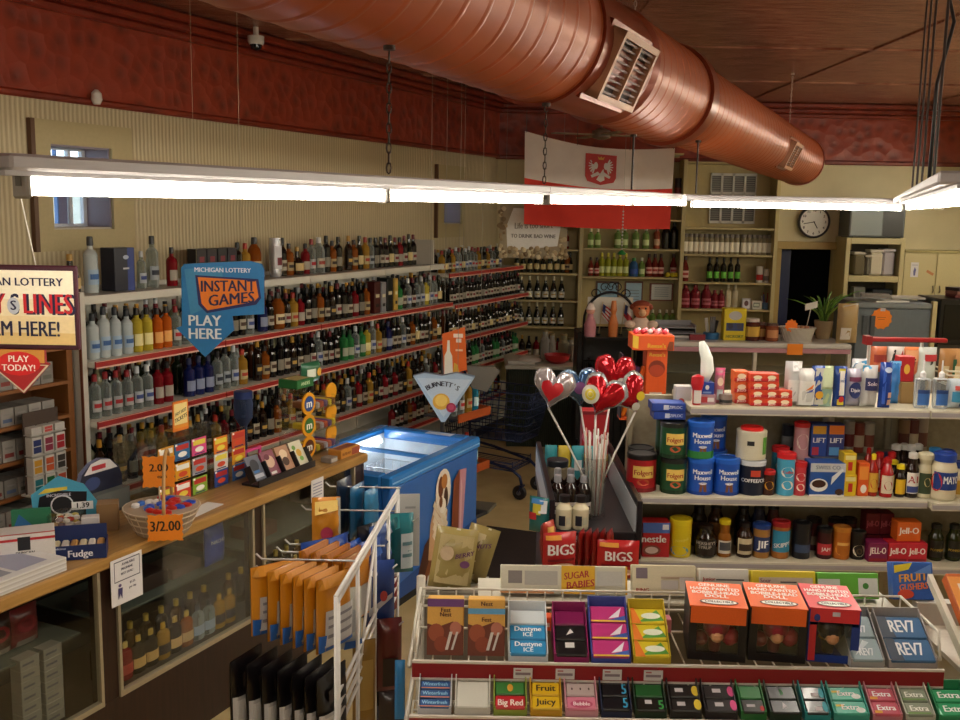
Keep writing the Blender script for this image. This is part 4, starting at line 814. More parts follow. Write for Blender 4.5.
solo('candy_carton', carton(.2, .09, .05, '#c98a3a', [('r', '#a04a3a', .55, .1, .95, .9), ('t', '#6a2a10', 'SALTED NUT', .28, .5, .3, .45)], [('r', '#8a4a3a', .1, .2, .9, .8)]), 'orange candy carton at the very end of the countertop', 'carton', cnt(-6.14, 1.84), RA)
solo('candy_carton', carton(.07, .07, .03, '#8a8078', [('r', '#b9b2a8', .1, .2, .9, .8)]), 'small grey carton beside the yellow display on counter', 'carton', cnt(-6.31, 1.85), RA)
# pedestal jar behind the display
b = MB(); b.lathe([(.05, 0), (.05, .01), (.02, .03), (.02, .2), (.052, .25), (.055, .33), (.05, .36)], GL('#5a6a90', .25), 18); tj = thing('glass_jar', 'tall glass pedestal jar with blue lid behind the card rack', 'jar', cnt(-6.52, 1.42)); part('body', b, tj); part('lid', lid(.052, .36, .40, '#22346a'), tj)
solo('pink_frame', (lambda b: (b.box(-.07, .07, -.006, .006, 0, .015, '#d84a8a'), b.box(-.07, -.055, -.006, .006, .015, .12, '#d84a8a'), b.box(.055, .07, -.006, .006, .015, .12, '#d84a8a'), b.box(-.07, .07, -.006, .006, .12, .135, '#d84a8a'), b)[-1])(MB()), 'pink plastic frame standing behind the ticket dispenser', 'frame', cnt(-6.72+.02, 1.52+.1), RA)
# ---------------------------------------------------------------- cigarette rack by the wall and pack rack on counter
ckw = M('#8a5526', .5)
rk = thing('cigarette_shelves', 'brown wooden cigarette shelves beside the white liquor shelving', 'shelves', LO, RA)
for x in (-8.4, -7.55, -6.76):
    b = MB(); b.box(x, x+.04, -.34, -.035, 0, 2.0, ckw); part('upright', b, rk)
b = MB(); b.box(-8.4, -6.72, -.034, -.002, 0, 2.0, M('#6a4424', .6)); part('back_panel', b, rk)
zc = [.62, .82, 1.02, 1.22, 1.42, 1.62, 1.82]
for z in zc:
    for x0, x1 in ((-8.36, -7.55), (-7.51, -6.76)): b = MB(); b.box(x0, x1, -.34, -.036, z-.02, z, ckw); part('shelf', b, rk)
for i, z in enumerate(zc[:-1]):
    k = 0; x = -7.49
    while x < -6.86:
        h = .1 if i % 2 else .12; c = ['#96918a', '#847f78', '#a39e96'][(i+k) % 3]
        solo('cigarette_carton', carton(.085, .16, h, c, [('r', ['#7a2a2a', '#5a6a8a', '#6a6a60', '#8a3a34'][(i*2+k) % 4], .15, .2, .85, .4), ('r', '#8f8c86', .2, .6, .8, .7)], bev=.001), '%s pale cigarette carton from left, %s wooden shelf from top' % (ORD[k], ORD[5-i]), 'carton', L(x+.045, .24, z+.001), RA, 'pale cartons on the wooden shelves'); x += .093; k += 1
for k in range(6):
    solo('cigarette_carton', carton(.1, .2, .05, ['#3a2a20', '#6a2420', '#c8c4bc', '#2a3a5a', '#8a7a50', '#302824'][k], [('r', '#b8b0a0', .2, .3, .8, .7)]), '%s carton from left on top of the wooden cigarette shelves' % ORD[k], 'carton', L(-7.45+k*.112, .2, 2.001 if 0 else 1.821), RA, 'cartons on top wooden shelf')
pr = thing('cigarette_pack_rack', 'narrow wire rack of coloured cigarette packs fixed before the wooden shelves', 'rack', edge(48, 492, .42), RA)
b = MB(); gm = M('#c8c4bc', .4); b.box(-.12, .12, .03, .036, 0, .47, M('#4a3a30', .5)); b.box(-.13, .13, -.04, .06, 0, .01, gm)
for z in (.12, .235, .35): b.box(-.12, .12, -.03, .03, z-.006, z, gm)
part('rack_frame', b, pr)
pc = [['#1f7a84', '#1f6a3a', '#b8482a'], ['#d8a02a', '#c8562a', '#3a342c'], ['#22306a', '#8a2440', '#b01e2a'], ['#c8c4be', '#c04a44', '#c8c4be']]
for r_ in range(4):
    for c_ in range(3):
        x = -.08+c_*.08; z = [.011, .121, .236, .351][r_]; h = .1 if r_ < 3 else .04
        g = MB(); g.box(x-.034, x+.034, -.028, .028, z, z+h, M('#cfcac2', .4), bev=.002); g.art(FR(x-.034, -.028, z), .068, h, [('r', pc[r_][c_], .12, .1, .88, .45), ('r', pc[r_][c_], .12, .5, .88, .85)]); part('cigarette_pack', g, pr)
b = MB(); b.box(-.05, .05, -.003, 0, 0, .05, '#dedbd6'); b.art(FR(-.05, -.003, 0), .1, .05, [('t', '#18181c', '3.79', .45, .5, .5, .8)], .001)
hg = thing('hanging_goods_panel', 'dark panel of small goods with .79 price card at left frame edge', 'rack', cnt(-8.32, 1.44), RA-.25)
g = MB(); g.box(-.2, .08, 0, .02, 0, .62, M('#231c1a', .5)); part('panel', g, hg)
o = part('price_card', b, hg); o.location = (-.0, -.02, .47)
for i in range(4):
    g = MB(); z = .05+i*.1; g.box(-.19, .02, -.09, -.001, z, z+.014, M('#c8c4bc', .4)); part('hook_shelf', g, hg)
    for j in range(3): g = MB(); g.box(-.18+j*.07, -.12+j*.07, -.08, -.01, z+.015, z+.065, M(['#3a3430', '#b8b4ac', '#7a6a30', '#5a2a24', '#2a2a34'][(i+j) % 5], .4), bev=.004); part('small_pack', g, hg)
# ---------------------------------------------------------------- hanging lottery signs
p0 = atY(76, 266, 2.2); W_, H_ = .31, (266-351)/-1000*2.2
sgn = thing('lottery_sign', 'cream and maroon hanging lottery sign with red PLAY TODAY arrow', 'sign', (p0.x, 2.2, p0.z), .0)
b = MB(); b.box(-W_, 0, 0, .012, -H_, 0, M('#3a1220', .4), bev=.003); b.art(FR(-W_, 0, -H_), W_, H_, [('r', '#efe6cc', .02, .06, .975, .94), ('r', '#d9b878', .02, .06, .975, .2), ('r', '#e3cc9c', .02, .2, .975, .4), ('r', '#e9d9b2', .02, .4, .975, .6), ('t', '#1b1a3c', 'MICHIGAN LOTTERY', .52, .80, .10, .86), ('t', '#1b1a3c', 'LUCKY S LINES', .505, .525, .265, .96), ('t', '#c01c24', 'LUCKY   LINES', .5, .535, .25, .93), ('e', '#b8bcc4', .545, .52, .045, .1), ('t', '#1b1a3c', 'S', .545, .52, .12), ('t', '#1b1a3c', "PLAY 'EM HERE!", .47, .24, .19, .80)], .0008); part('board', b, sgn)
ax, ay = -W_+.28, -H_
b = MB(); po = [(-.31, ay), (-.075, ay), (-.075, ay-.03), (-.068, ay-.036), (-.135, ay-.105), (-.2, ay-.036)]; b.prism([(-.24, ay-.0005), (-.079, ay-.0005), (-.079, ay-.03), (-.070, ay-.033), (-.130, ay-.101), (-.205, ay-.033), (-.20, ay-.03)], 0.002, .011, M('#8e1c22', .4)); b.art(FR(-.205, .002, ay-.101), .135, .101, [('p', '#c9bda2', [(.0, .66), (1.0, .66), (.56, .02)]), ('p', '#a01c20', [(.05, .64), (.95, .64), (.555, .07)]), ('p', '#c98a3a', [(.0, .99), (.93, .99), (.93, .7), (.0, .7)]), ('e', '#d01f1f', .5, .68, .36, .27), ('t', '#f4ece0', 'PLAY', .5, .78, .15, .5), ('t', '#f4ece0', 'TODAY!', .5, .58, .15, .6)], .0008); part('arrow', b, sgn)
for q_ in ([(-.09, .004, 0), (-.115, .0, .155)], [(-.28, .004, 0), (-.26, .0, .155)]): b = MB(); b.tube(q_, .0012, M('#d8d4c8'), 5); part('string', b, sgn)
def P2(px, py, Y, o): v = atY(px, py, Y); return (v.x-o.x, v.z-o.z)
Yb = 4.0; o0 = atY(222, 310, Yb); sg2 = thing('lottery_sign', 'blue hanging arrow sign lettered INSTANT GAMES PLAY HERE', 'sign', o0)
out = [P2(x, y, Yb, o0) for x, y in ((184, 264), (250, 261), (262, 264), (264, 270), (264, 314), (232, 316), (234, 330), (205, 357), (176, 328), (182, 326), (181, 268))]
b = MB(); b.prism(out[::-1], 0, .012, M('#2a74ae', .35), edge=M('#24406a', .4))
fx = lambda a, z, l: (out[10][0]+a, -l, out[7][1]+z); SW, SH = .083*Yb, .095*Yb
b.art(fx, SW, SH, [('p', '#3f86b4', [(.04, .93), (.5, .97), (.5, .6), (.1, .45)]), ('t', '#e6e2ee', 'MICHIGAN LOTTERY', .5, .925, .05, .68), ('p', '#24265c', [(.17, .87), (.93, .84), (.96, .64), (.90, .57), (.3, .47), (.2, .56)]), ('p', '#e07a24', [(.2, .85), (.9, .82), (.93, .65), (.87, .6), (.31, .5), (.24, .57)]), ('t', '#1f1d4a', 'INSTANT', .56, .755, .125, .66, .03), ('t', '#1f1d4a', 'GAMES', .60, .62, .125, .56, .1), ('t', '#dfe6ea', 'PLAY', .27, .385, .12, .4), ('t', '#dfe6ea', 'HERE', .27, .245, .12, .4)], .001); part('board', b, sg2)
for q_, z_ in ((-.1, out[10][1]), (.08, out[1][1]-.01)): b = MB(); b.bar((q_, .006, z_), (q_, .006, ZC-o0.z), .0009, M('#8a8068'), 5); part('wire', b, sg2)
# ================================================================ ice cream freezer
bl = M('#1d63b8', .3, 0, .3); bl2 = M('#1a54a4', .3, 0, .3)
f0, f1, nf, nb, zf = -5.97, -4.77, 2.05, 1.27, .88
fz = thing('ice_cream_freezer', 'bright blue open-topped ice cream chest freezer with cone picture on its side', 'freezer', L((f0+f1)/2, (nf+nb)/2, 0), RA)
hx, hy = (f1-f0)/2, (nf-nb)/2
b = MB()
b.box(-hx, hx, -hy, -hy+.06, .08, .80, bl, bev=.008); b.box(-hx, hx, hy-.06, hy, .08, .80, bl, bev=.008); b.box(-hx, -hx+.06, -hy+.06, hy-.06, .08, .80, bl); b.box(hx-.06, hx, -hy+.06, hy-.06, .08, .80, bl); b.box(-hx+.06, hx-.06, -hy+.06, hy-.06, .08, .12, bl)
b.box(-hx+.03, hx-.03, -hy+.04, hy-.03, 0, .08, M(BLACK, .6))
part('body', b, fz)
b = MB()
for (x0, x1, y0, y1) in ((-hx-.015, hx+.015, -hy-.015, -hy+.061), (-hx-.015, hx+.015, hy-.061, hy+.015), (-hx-.015, -hx+.07, -hy+.061, hy-.061), (hx-.08, hx+.015, -hy+.061, hy-.061)): b.box(x0, x1, y0, y1, .80, zf, M('#2b7fd0', .25, 0, .4), bev=.012)
b.box(-hx, hx, -hy-.017, -hy-.0155, .83, .84, M('#6fb0e8', .3))
part('rim', b, fz)
b = MB(); wi = M('#d9e2ea', .35); b.box(-hx+.061, hx-.061, -hy+.061, -hy+.07, .121, .842, wi); b.box(-hx+.061, hx-.061, hy-.07, hy-.061, .121, .842, wi); b.box(-hx+.061, -hx+.07, -hy+.07, hy-.07, .121, .842, wi); b.box(hx-.07, hx-.061, -hy+.07, hy-.07, .121, .842, wi); b.box(-hx+.07, hx-.07, -hy+.07, hy-.07, .121, .13, wi); part('white_liner', b, fz)
b = MB(); b.box(-.012, .012, -hy+.076, hy-.076, .845, .87, M('#3a86cc', .3)); part('centre_bar', b, fz)
for x0, x1 in ((-hx+.071, -.013), (.013, hx-.081)):
    b = MB(); b.box(x0, x1, -hy+.0705, hy-.0705, .845, .849, PANE(.06)); part('glass_lid', b, fz)
wr = M('#c8ccd0', .35, .4)
for k in range(4):
    x0 = -hx+.085+k*.255; x1 = x0+.245; b = MB()
    for z in (.45, .55, .66): b.tube([(x0, -hy+.09, z), (x1, -hy+.09, z), (x1, hy-.09, z), (x0, hy-.09, z)], .004, wr, 5, close=True)
    for j in range(10): x = x0+.245*j/9; b.bar((x, -hy+.09, .45), (x, -hy+.09, .66), .0025, wr, 4); b.bar((x, hy-.09, .45), (x, hy-.09, .66), .0025, wr, 4); b.bar((x, -hy+.09, .45), (x, hy-.09, .45), .0025, wr, 4)
    for j in range(10): y = -hy+.09+(2*hy-.18)*j/9; b.bar((x0, y, .45), (x0, y, .66), .0025, wr, 4); b.bar((x1, y, .45), (x1, y, .66), .0025, wr, 4)
    part('wire_basket', b, fz)
o = fz.location
for k in range(4):
    for j in range(4):
        b = carton(.19, .09, .07, ['#d8dde4', '#c6d4e2', '#e2e4e8', '#b9cade'][(j+k) % 4], [], [('r', ['#5a90c8', '#b8483a', '#c8a050', '#6aa07a'][(k*3+j) % 4], .1, .2, .6, .8)])
        solo('ice_cream_box', b, '%s pale ice cream box in %s wire basket of the freezer' % (ORD[j], ORD[k]), 'box', Matrix.Translation(o) @ Matrix.Rotation(RA, 4, 'Z') @ Vector((-hx+.207+k*.255, -hy+.16+j*.155, .456)), RA, 'ice cream boxes in the freezer')
# picture on the side: cone, scoops and pink bar
b = MB(); fw, fh = 2*hx, .72
deco = [('p', '#15478f', [(0, 0), (1, 0), (1, .3), (0, .12)]), ('p', '#4a2414', [(.26, 0), (.62, 0), (.60, .22), (.5, .46), (.36, .34)]), ('p', '#7a4624', [(.34, 0), (.60, 0), (.57, .2), (.46, .3)]), ('p', '#c9a27a', [(.40, .18), (.58, .08), (.62, .55), (.48, .72), (.42, .5)])]
for i in range(5): deco.append(('p', '#e6dccb', [(.44+.01*i, .1+.07*i), (.46+.01*i, .08+.07*i), (.61, .34+.07*i), (.60, .38+.07*i)]))
for i in range(5): deco.append(('p', '#e2d2b8', [(.61, .08+.08*i), (.62, .11+.08*i), (.46, .42+.07*i), (.44, .38+.07*i)]))
deco += [('e', '#e9dfcf', .56, .76, .09, .2), ('e', '#6a3418', .53, .80, .03, .1), ('e', '#b9783a', .57, .84, .035, .07), ('e', '#3f2012', .59, .68, .025, .1), ('e', '#f2eade', .55, .62, .04, .07), ('e', '#7a4a22', .53, .66, .02, .05), ('p', '#c38a9a', [(.72, .1), (.79, .14), (.84, .86), (.74, .88)]), ('p', '#7a3a1e', [(.64, 0), (.74, 0), (.755, .88), (.68, .8)]), ('p', '#d9b0b8', [(.75, .1), (.77, .1), (.79, .7), (.77, .8)])]
b.art(FR(-hx, -hy-.0005, .082), fw, fh, deco, .0012); part('cone_picture', b, fz, 'printed picture of ice cream cones')
b = MB(); b.box(hx-.09, hx-.02, -.22, -.02, zf+.0003, zf+.002, M('#b9cfe6', .3)); part('label_plate', b, fz)
b = MB(); b.cyl(.013, -hx+.12, hx-.15, EM('#f2f6ff', 9.0), 10, Matrix.Translation((0, hy-.088, .80)) @ Matrix.Rotation(PI/2, 4, 'Y')); part('added_fill_tube', b, fz)  # tube added to brighten the freezer interior
# ================================================================ shopping cart
cb = M('#1f2c52', .35, .5); ck = M('#15161c', .5)
cpos = atZ(508, 498, 0); sc_ = thing('shopping_cart', 'dark blue wire shopping cart parked beyond the freezer', 'cart', cpos+Vector((-.14, .28, 0)), math.radians(-28))
b = MB()
for y in (-.22, .22):
    b.tube([(-.42, y*1.1, .98), (-.40, y*1.1, .88), (-.36, y*1.1, .5), (-.34, y, .36), (-.1, y, .33), (.28, y*.85, .26), (.36, y*.8, .2), (.38, y*.8, .125)], .013, cb, 8)
    b.tube([(-.34, y, .36), (-.38, y, .24), (-.38, y, .125)], .012, cb, 8)
b.bar((-.34, -.22, .36), (-.34, .22, .36), .01, cb); b.bar((.28, -.19, .26), (.28, .19, .26), .01, cb); part('frame', b, sc_)
b = MB()
def basket(z): 
    t = (z-.5)/.42; xf = .36+.1*t; xb_ = -.36-.04*t; yf = .17+.04*t; yb = .22+.03*t; return [(xf, -yf, z), (xf, yf, z), (xb_, yb, z), (xb_, -yb, z)]
for i in range(7): b.tube(basket(.5+.42*i/6), .0045 if 0 < i < 6 else .007, cb, 5, close=True)
for e in range(4):
    for j in range(12):
        lo, hi = basket(.5), basket(.92); a0, a1 = Vector(lo[e]), Vector(lo[(e+1) % 4]); c0, c1 = Vector(hi[e]), Vector(hi[(e+1) % 4]); b.bar(a0.lerp(a1, j/12), c0.lerp(c1, j/12), .003, cb, 4)
for j in range(12): y = -.2+.4*j/11; b.bar((-.36, y, .5), (.36, y*.8, .5), .003, cb, 4)
part('basket', b, sc_)
b = MB(); b.box(-.32, -.305, -.19, .19, .6, .86, M('#24345e', .4)); b.box(-.30, -.08, -.18, .18, .62, .63, M('#1b2440', .4)); part('child_seat', b, sc_)
b = MB(); b.bar((-.44, -.25, .99), (-.44, .25, .99), .016, M('#2a3a66', .4), 10); b.bar((-.42, -.242, .98), (-.44, -.242, .99), .012, cb); b.bar((-.42, .242, .98), (-.44, .242, .99), .012, cb); part('handle', b, sc_)
b = MB()
for j in range(9): y = -.2+.4*j/8; b.bar((-.36, y, .26), (.28, y*.85, .24), .003, cb, 4)
b.tube([(-.37, -.21, .26), (-.37, .21, .26), (.29, .18, .24), (.29, -.18, .24)], .007, cb, 6, close=True); b.tube([(-.37, -.21, .32), (-.37, .21, .32), (.29, .18, .30), (.29, -.18, .30)], .005, cb, 6, close=True)
for x_, y_ in ((-.37, -.21), (-.37, .21), (.29, .18), (.29, -.18)): b.bar((x_, y_, .24), (x_, y_, .32), .005, cb)
part('lower_rack', b, sc_)
for x, y in ((.38, -.176), (.38, .176), (-.38, -.22), (-.38, .22)):
    b = MB(); T = Matrix.Translation((x-.02, y, .063)) @ Matrix.Rotation(PI/2, 4, 'X'); b.lathe([(.02, -.02), (.055, -.018), (.063, -.01), (.063, .01), (.055, .018), (.02, .02)], ck, 18, T); b.cyl(.02, -.024, .024, M('#5a5c62', .4), 10, T); w_ = part('wheel', b, sc_)
    b = MB(); b.tube([(x, y-.026, .13), (x-.005, y-.028, .11), (x-.02, y-.028, .063)], .006, cb); b.tube([(x, y+.026, .13), (x-.005, y+.028, .11), (x-.02, y+.028, .063)], .006, cb); b.box(x-.015, x+.015, y-.03, y+.03, .118, .132, cb); part('caster_fork', b, sc_)
mt = [atZ(*q, 0) for q in ((487, 527), (541, 534), (560, 585), (455, 585))]
b = MB(); vs = [(q.x, q.y, 0.001) for q in mt]+[(q.x, q.y, .012) for q in mt]; b.add(vs, [(3, 2, 1, 0), (4, 5, 6, 7)]+[(i, (i+1) % 4, 4+(i+1) % 4, 4+i) for i in range(4)], SURF('dark_brown_carpet_mat', '#1b100e', '#291915', .9, nscale=60)); solo('floor_mat', b, 'dark brown floor mat on the beige floor in the aisle', 'mat')
p = atZ(482, 509, 0); b = MB(); b.box(-.09, .09, -.12, .12, .001, .03, M('#6e6a60', .5), bev=.004); solo('floor_plate', b, 'flat grey floor plate beside the freezer foot', 'plate', p, -.3)
# ================================================================ liquor display stand with triangular headers
ds_ = Vector((XZ(455, .85, 7.75), 7.75, 0)); dst = thing('display_stand', 'floor display stand with pale triangular BURNETTS header and orange shelf edges', 'stand', ds_, RA-math.radians(8))
b = MB(); b.cyl(.018, .02, 1.36, M('#6a6a70', .4, .5), 10, Matrix.Translation((0, .12, 0))); b.box(-.22, .22, -.18, .18, 0, .03, M('#2a2a30', .5), bev=.004); part('post', b, dst)
for z in (.42, .86):
    b = MB(); b.box(-.22, .22, -.18, .14, z-.015, z, M('#4a4a50', .4)); b.box(-.225, .225, -.19, -.181, z-.03, z+.035, M('#a84a18', .4)); b.box(.221, .23, -.18, .14, z-.03, z+.035, M('#a84a18', .4)); part('shelf', b, dst)
for k in range(2):
    for j in range(4):
        LOOK[['cv', 'cr', 'go', 'cy'][j]][0].put('bottle', '%s flavoured bottle from left on %s shelf of the triangular header stand' % (ORD[j], ('lower', 'upper')[k]), 'bottle', dst.location+Matrix.Rotation(RA-math.radians(8), 3, 'Z') @ Vector((-.15+j*.1, -.08, (.42, .86)[k]+.001)), RA, 'bottles on the header stand', .95)
hs = thing('triangular_sign', 'pale blue triangular sign lettered BURNETTS with orange fruit picture', 'sign', atY(443, 422, 6.95), 0)
def P3(px, py, o, Y): v = atY(px, py, Y); return (v.x-o.x, v.z-o.z)
ho = hs.location; tri = [P3(*q, ho, 6.95) for q in ((413, 376), (424, 373), (442, 376), (456, 373), (475, 377), (445, 422), (441, 422))]
b = MB(); b.prism(tri[::-1], 0, .06, M('#a9c0d6', .4), edge=M('#6f86a8', .4)); wx = tri[4][0]-tri[0][0]; hx_ = tri[1][1]-tri[5][1]
b.art(lambda a, z, l: (tri[0][0]+a, -l, tri[5][1]+z), wx, hx_, [('p', '#c3d3e2', [(.06, .9), (.94, .88), (.5, .1)]), ('e', '#e0a83a', .46, .42, .14, .17), ('e', '#f0c860', .46, .44, .1, .12), ('e', '#a8264a', .62, .30, .08, .1), ('e', '#c84a6a', .62, .31, .05, .06)], .001)
for i, chh in enumerate("BURNETT'S"):
    vs, fs = text_geo(chh, True); an = math.radians(32-8*i); R_ = .2; cx = tri[0][0]+wx*.48-R_*math.sin(an); cz = tri[5][1]+hx_*.84-R_+R_*math.cos(an)-.02
    b.add([(cx+(v.x*math.cos(an)-v.y*math.sin(an))*.05, -.003, cz+(v.x*math.sin(an)+v.y*math.cos(an))*.05) for v in vs], fs, M('#24243a'))
part('board', b, hs); b = MB(); b.bar((-.1, .03, tri[1][1]-.02), (-.1, .03, ZC-ho.z), .0015, M('#8a8478'), 5); b.bar((.1, .03, tri[3][1]-.02), (.1, .03, ZC-ho.z), .0015, M('#8a8478'), 5); part('wire', b, hs)
oo = atY(455, 350, 7.35); b = MB(); q = [P3(*r_, oo, 7.35) for r_ in ((442, 334), (465, 327), (467, 370), (444, 375))]; b.prism(q[::-1], 0, .006, M('#e0661c', .4)); w0 = q[1][0]-q[0][0]; h0 = q[1][1]-q[3][1]
b.art(lambda a, z, l: (q[0][0]+a, -l, q[3][1]+z+.0*a), w0, h0, [('p', '#e8e2d4', [(.12, .02), (.5, .02), (.46, .4), (.36, .5), (.34, .72), (.24, .72), (.22, .5), (.12, .4)]), ('p', '#d8a83a', [(.5, .02), (.8, .04), (.7, .22), (.55, .26)]), ('r', '#f0d8c8', .5, .78, .92, .86), ('r', '#f0d8c8', .62, .68, .85, .76), ('r', '#f0c8a8', .6, .5, .92, .54)], .001)
os_ = thing('shelf_sign', 'orange upright liquor sign with white bottle picture above triangular sign', 'sign', oo); part('board', b, os_); b = MB(); b.bar((q[0][0]+.02, .003, q[0][1]), (q[0][0]+.02, .003, ZC-oo.z), .0015, M('#8a8478'), 5); b.bar((q[1][0]-.02, .003, q[1][1]-.01), (q[1][0]-.02, .003, ZC-oo.z), .0015, M('#8a8478'), 5); part('wire', b, os_)
oo = atY(480, 366, 7.5); b = MB(); q = [P3(*r_, oo, 7.5) for r_ in ((466, 366), (494, 367), (500, 371), (487, 392), (472, 388))]; b.prism(q[::-1], 0, .05, M('#6a665e', .5)); gs = thing('triangular_sign', 'grey back of a second triangular sign behind the pale blue one', 'sign', oo); part('board', b, gs); b = MB(); b.bar((0, .02, -.01), (0, .02, ZC-oo.z), .0015, M('#8a8478'), 5); part('wire', b, gs)
# ================================================================ back of the shop: white-topped counters
corr = SURF('dark_green_corrugated_front', '#141c14', '#263326', .5, kind='wave', nscale=16, bump=.6, bdist=.01)
topm = M('#bfbcb0', .35)
g0, g1 = atY(508, 365, 10.2).x, atY(590, 372, 10.2).x; zg = atY(540, 366, 10.15).z
gc = thing('back_counter', 'white-topped counter with dark green corrugated front in back corner', 'counter', (0, 0, 0))
b = MB(); b.box(g0, g1, 10.2, 10.9, .0, zg-.04, corr); part('body', b, gc)
b = MB(); b.box(g0-.03, g1+.03, 10.15, 10.95, zg-.04, zg, topm, bev=.006); part('countertop', b, gc)
def gX(px): return atY(px, 360, 10.4).x
b = MB(); b.lathe([(.07, 0), (.12, .03), (.14, .09), (.135, .09), (.11, .03), (.02, .015)], M('#b8262c', .35), 20, cap=False); b.lathe([(.07, 0), (.001, .001)], M('#b8262c'), 20, cap=False); solo('red_bowl', b, 'red bowl on the white counter in the back corner', 'bowl', (gX(557), 10.38, zg+.001))
for k, (px, r, h, c) in enumerate(((546, .05, .3, '#c8c8c0'), (553, .045, .26, '#d4d2c8'), (565, .06, .26, '#bdb89a'), (572, .05, .22, '#c2c0b4'))):
    b = MB(); b.lathe([(r, 0), (r, h*.7), (r*.6, h*.82), (r*.6, h)], GL(c, .45), 14); j = thing('glass_jar', '%s clear glass jar from left behind the red bowl' % ORD[k], 'jar', (gX(px), 10.62, zg+.001), 0, 'glass jars on the back counter'); part('body', b, j); part('lid', lid(r*.65, h, h+.02, '#8a7a50'), j)
b = MB(); b.lathe([(.1, 0), (.13, .02), (.12, .03), (.09, .05)], M('#d8d6d0', .5), 18); solo('paper_plates', b, 'white stack of plates at left of the red bowl', 'plates', (gX(530), 10.4, zg+.001))
solo('white_tray', carton(.28, .18, .03, '#d0cec6'), 'flat white tray at left end of the back corner counter', 'tray', (gX(521), 10.32, zg+.001))
solo('white_box', carton(.12, .12, .16, '#b9b6aa', [('r', '#8a877c', .2, .3, .8, .5)]), 'whitish box at the right end of the back corner counter', 'box', (gX(578), 10.5, zg+.001))
# wrought iron arch with flags on a dark stand
Ya = 9.0; aL, aR = atY(584, 320, Ya), atY(636, 320, Ya); ax_ = (aL.x+aR.x)/2; ar = (aR.x-aL.x)/2; zA = atY(610, 322, Ya).z
ir = M('#17151a', .4, .6)
ia = thing('iron_arch_rack', 'black wrought iron arch rack with scrolls on top standing at the back', 'rack', (ax_, Ya, 0))
b = MB(); b.tube([(-ar, 0, 0), (-ar, 0, zA)]+[(-ar*math.cos(PI*k/16), 0, zA+ar*1.15*math.sin(PI*k/16)) for k in range(1, 16)]+[(ar, 0, zA), (ar, 0, 0)], .012, ir, 8)
for z in (.3, .8, 1.1, zA-.05): b.bar((-ar, 0, z), (ar, 0, z), .008, ir)
for x in (-ar, ar): b.tube([(x, 0, .3), (x, .3, .3), (x, .3, 0)], .01, ir)
for k in range(7): x = -ar+2*ar*(k+.5)/7; b.bar((x, 0, .3), (x, 0, 1.1), .005, ir)
part('frame', b, ia)
b = MB()
for (cx, cz, s_) in ((-.6, .95, 1), (0, 1.22, 1), (.6, .95, -1), (-.25, 1.2, 1), (.25, 1.2, -1)):
    b.tube([(cx*ar+s_*(.05-.0028*k)*math.cos(k*.5), 0, zA+cz*ar*1.0+.03+(.05-.0028*k)*math.sin(k*.5)) for k in range(16)], .005, ir, 5)
part('scrolls', b, ia)
b = MB(); b.box(-ar+.03, ar-.03, .02, .028, zA-.02, zA+ar*.95, M('#d4cfc2', .6)); part('white_backing', b, ia)
b = MB(); b.box(-ar, ar, -.22, .3, zA-.13, zA-.115, ir); part('shelf', b, ia)
zt = zA-.114
def flagstick(px, cols, label, stars):
    t = thing('small_flag', label, 'flag', (atY(px, 320, Ya-.05).x, Ya-.05, zt)); b = MB(); b.bar((0, 0, 0), (.03, 0, .30), .004, M('#b8a070')); b.cyl(.02, 0, .015, ir, 10); part('stick', b, t)
    b = MB(); vs = []; n = 8
    for i in range(n+1):
        x = .028+.13*i/n-.05*(i/n); vs += [(x, .012*math.sin(i*1.1), .285-.055*i/n), (x-.012, .012*math.sin(i*1.1), .185-.10*i/n)]
    for j, c in enumerate(cols):
        for i in range(n):
            f = lambda t_: Vector(vs[2*i]).lerp(Vector(vs[2*i+1]), t_); g_ = lambda t_: Vector(vs[2*i+2]).lerp(Vector(vs[2*i+3]), t_); t0, t1 = j/len(cols), (j+1)/len(cols)
            cc_ = c if not (stars and i < 3 and j < len(cols)*.55) else stars; b.add([f(t0), g_(t0), g_(t1), f(t1)], [(0, 1, 2, 3)], M(cc_, .6))
    part('cloth', b, t)
flagstick(599, ['#a8242c', '#dcd8d4']*4, 'small stars and stripes flag in front of iron arch', '#26306a')
flagstick(621, ['#dcd8d4', '#dcd8d4', '#a8242c', '#a8242c'], 'small blue, white and red flag right of iron arch centre', '#26306a')
def plush(name, label, loc, body, head, hat, s_=1.0):
    t = thing(name, label, 'toy', loc); b = MB(); b.ball((0, 0, .08*s_), .07*s_, M(body, .8), 12, sc=(1, .8, 1.15)); b.ball((-.08*s_, -.03*s_, .1*s_), .03*s_, M(body, .8), 8, sc=(1.4, 1, 1)); b.ball((.08*s_, -.03*s_, .1*s_), .03*s_, M(body, .8), 8, sc=(1.4, 1, 1)); b.ball((-.05*s_, -.06*s_, .03*s_), .032*s_, M(body, .8), 8); b.ball((.05*s_, -.06*s_, .03*s_), .032*s_, M(body, .8), 8); part('body', b, t)
    b = MB(); b.ball((0, -.01, .20*s_), .062*s_, M(head, .8), 12); b.ball((0, -.06*s_, .185*s_), .028*s_, M('#d8b08a', .8), 8); b.ball((-.022*s_, -.06*s_, .215*s_), .009*s_, M(BLACK, .3), 6); b.ball((.022*s_, -.06*s_, .215*s_), .009*s_, M(BLACK, .3), 6); part('head', b, t)
    b = MB(); b.ball((0, .0, .235*s_), .058*s_, M(hat, .8), 12, sc=(1.15, 1, .6)); b.ball((-.06*s_, 0, .22*s_), .024*s_, M(hat, .8), 8); b.ball((.06*s_, 0, .22*s_), .024*s_, M(hat, .8), 8); part('hat', b, t)
plush('plush_doll', 'plush doll with brown hat and black bow tie right of iron arch', (atY(641, 315, 8.82).x, 8.82, 1.32+.02), '#d8c0b0', '#c8744a', '#8a3a22', 1.25)
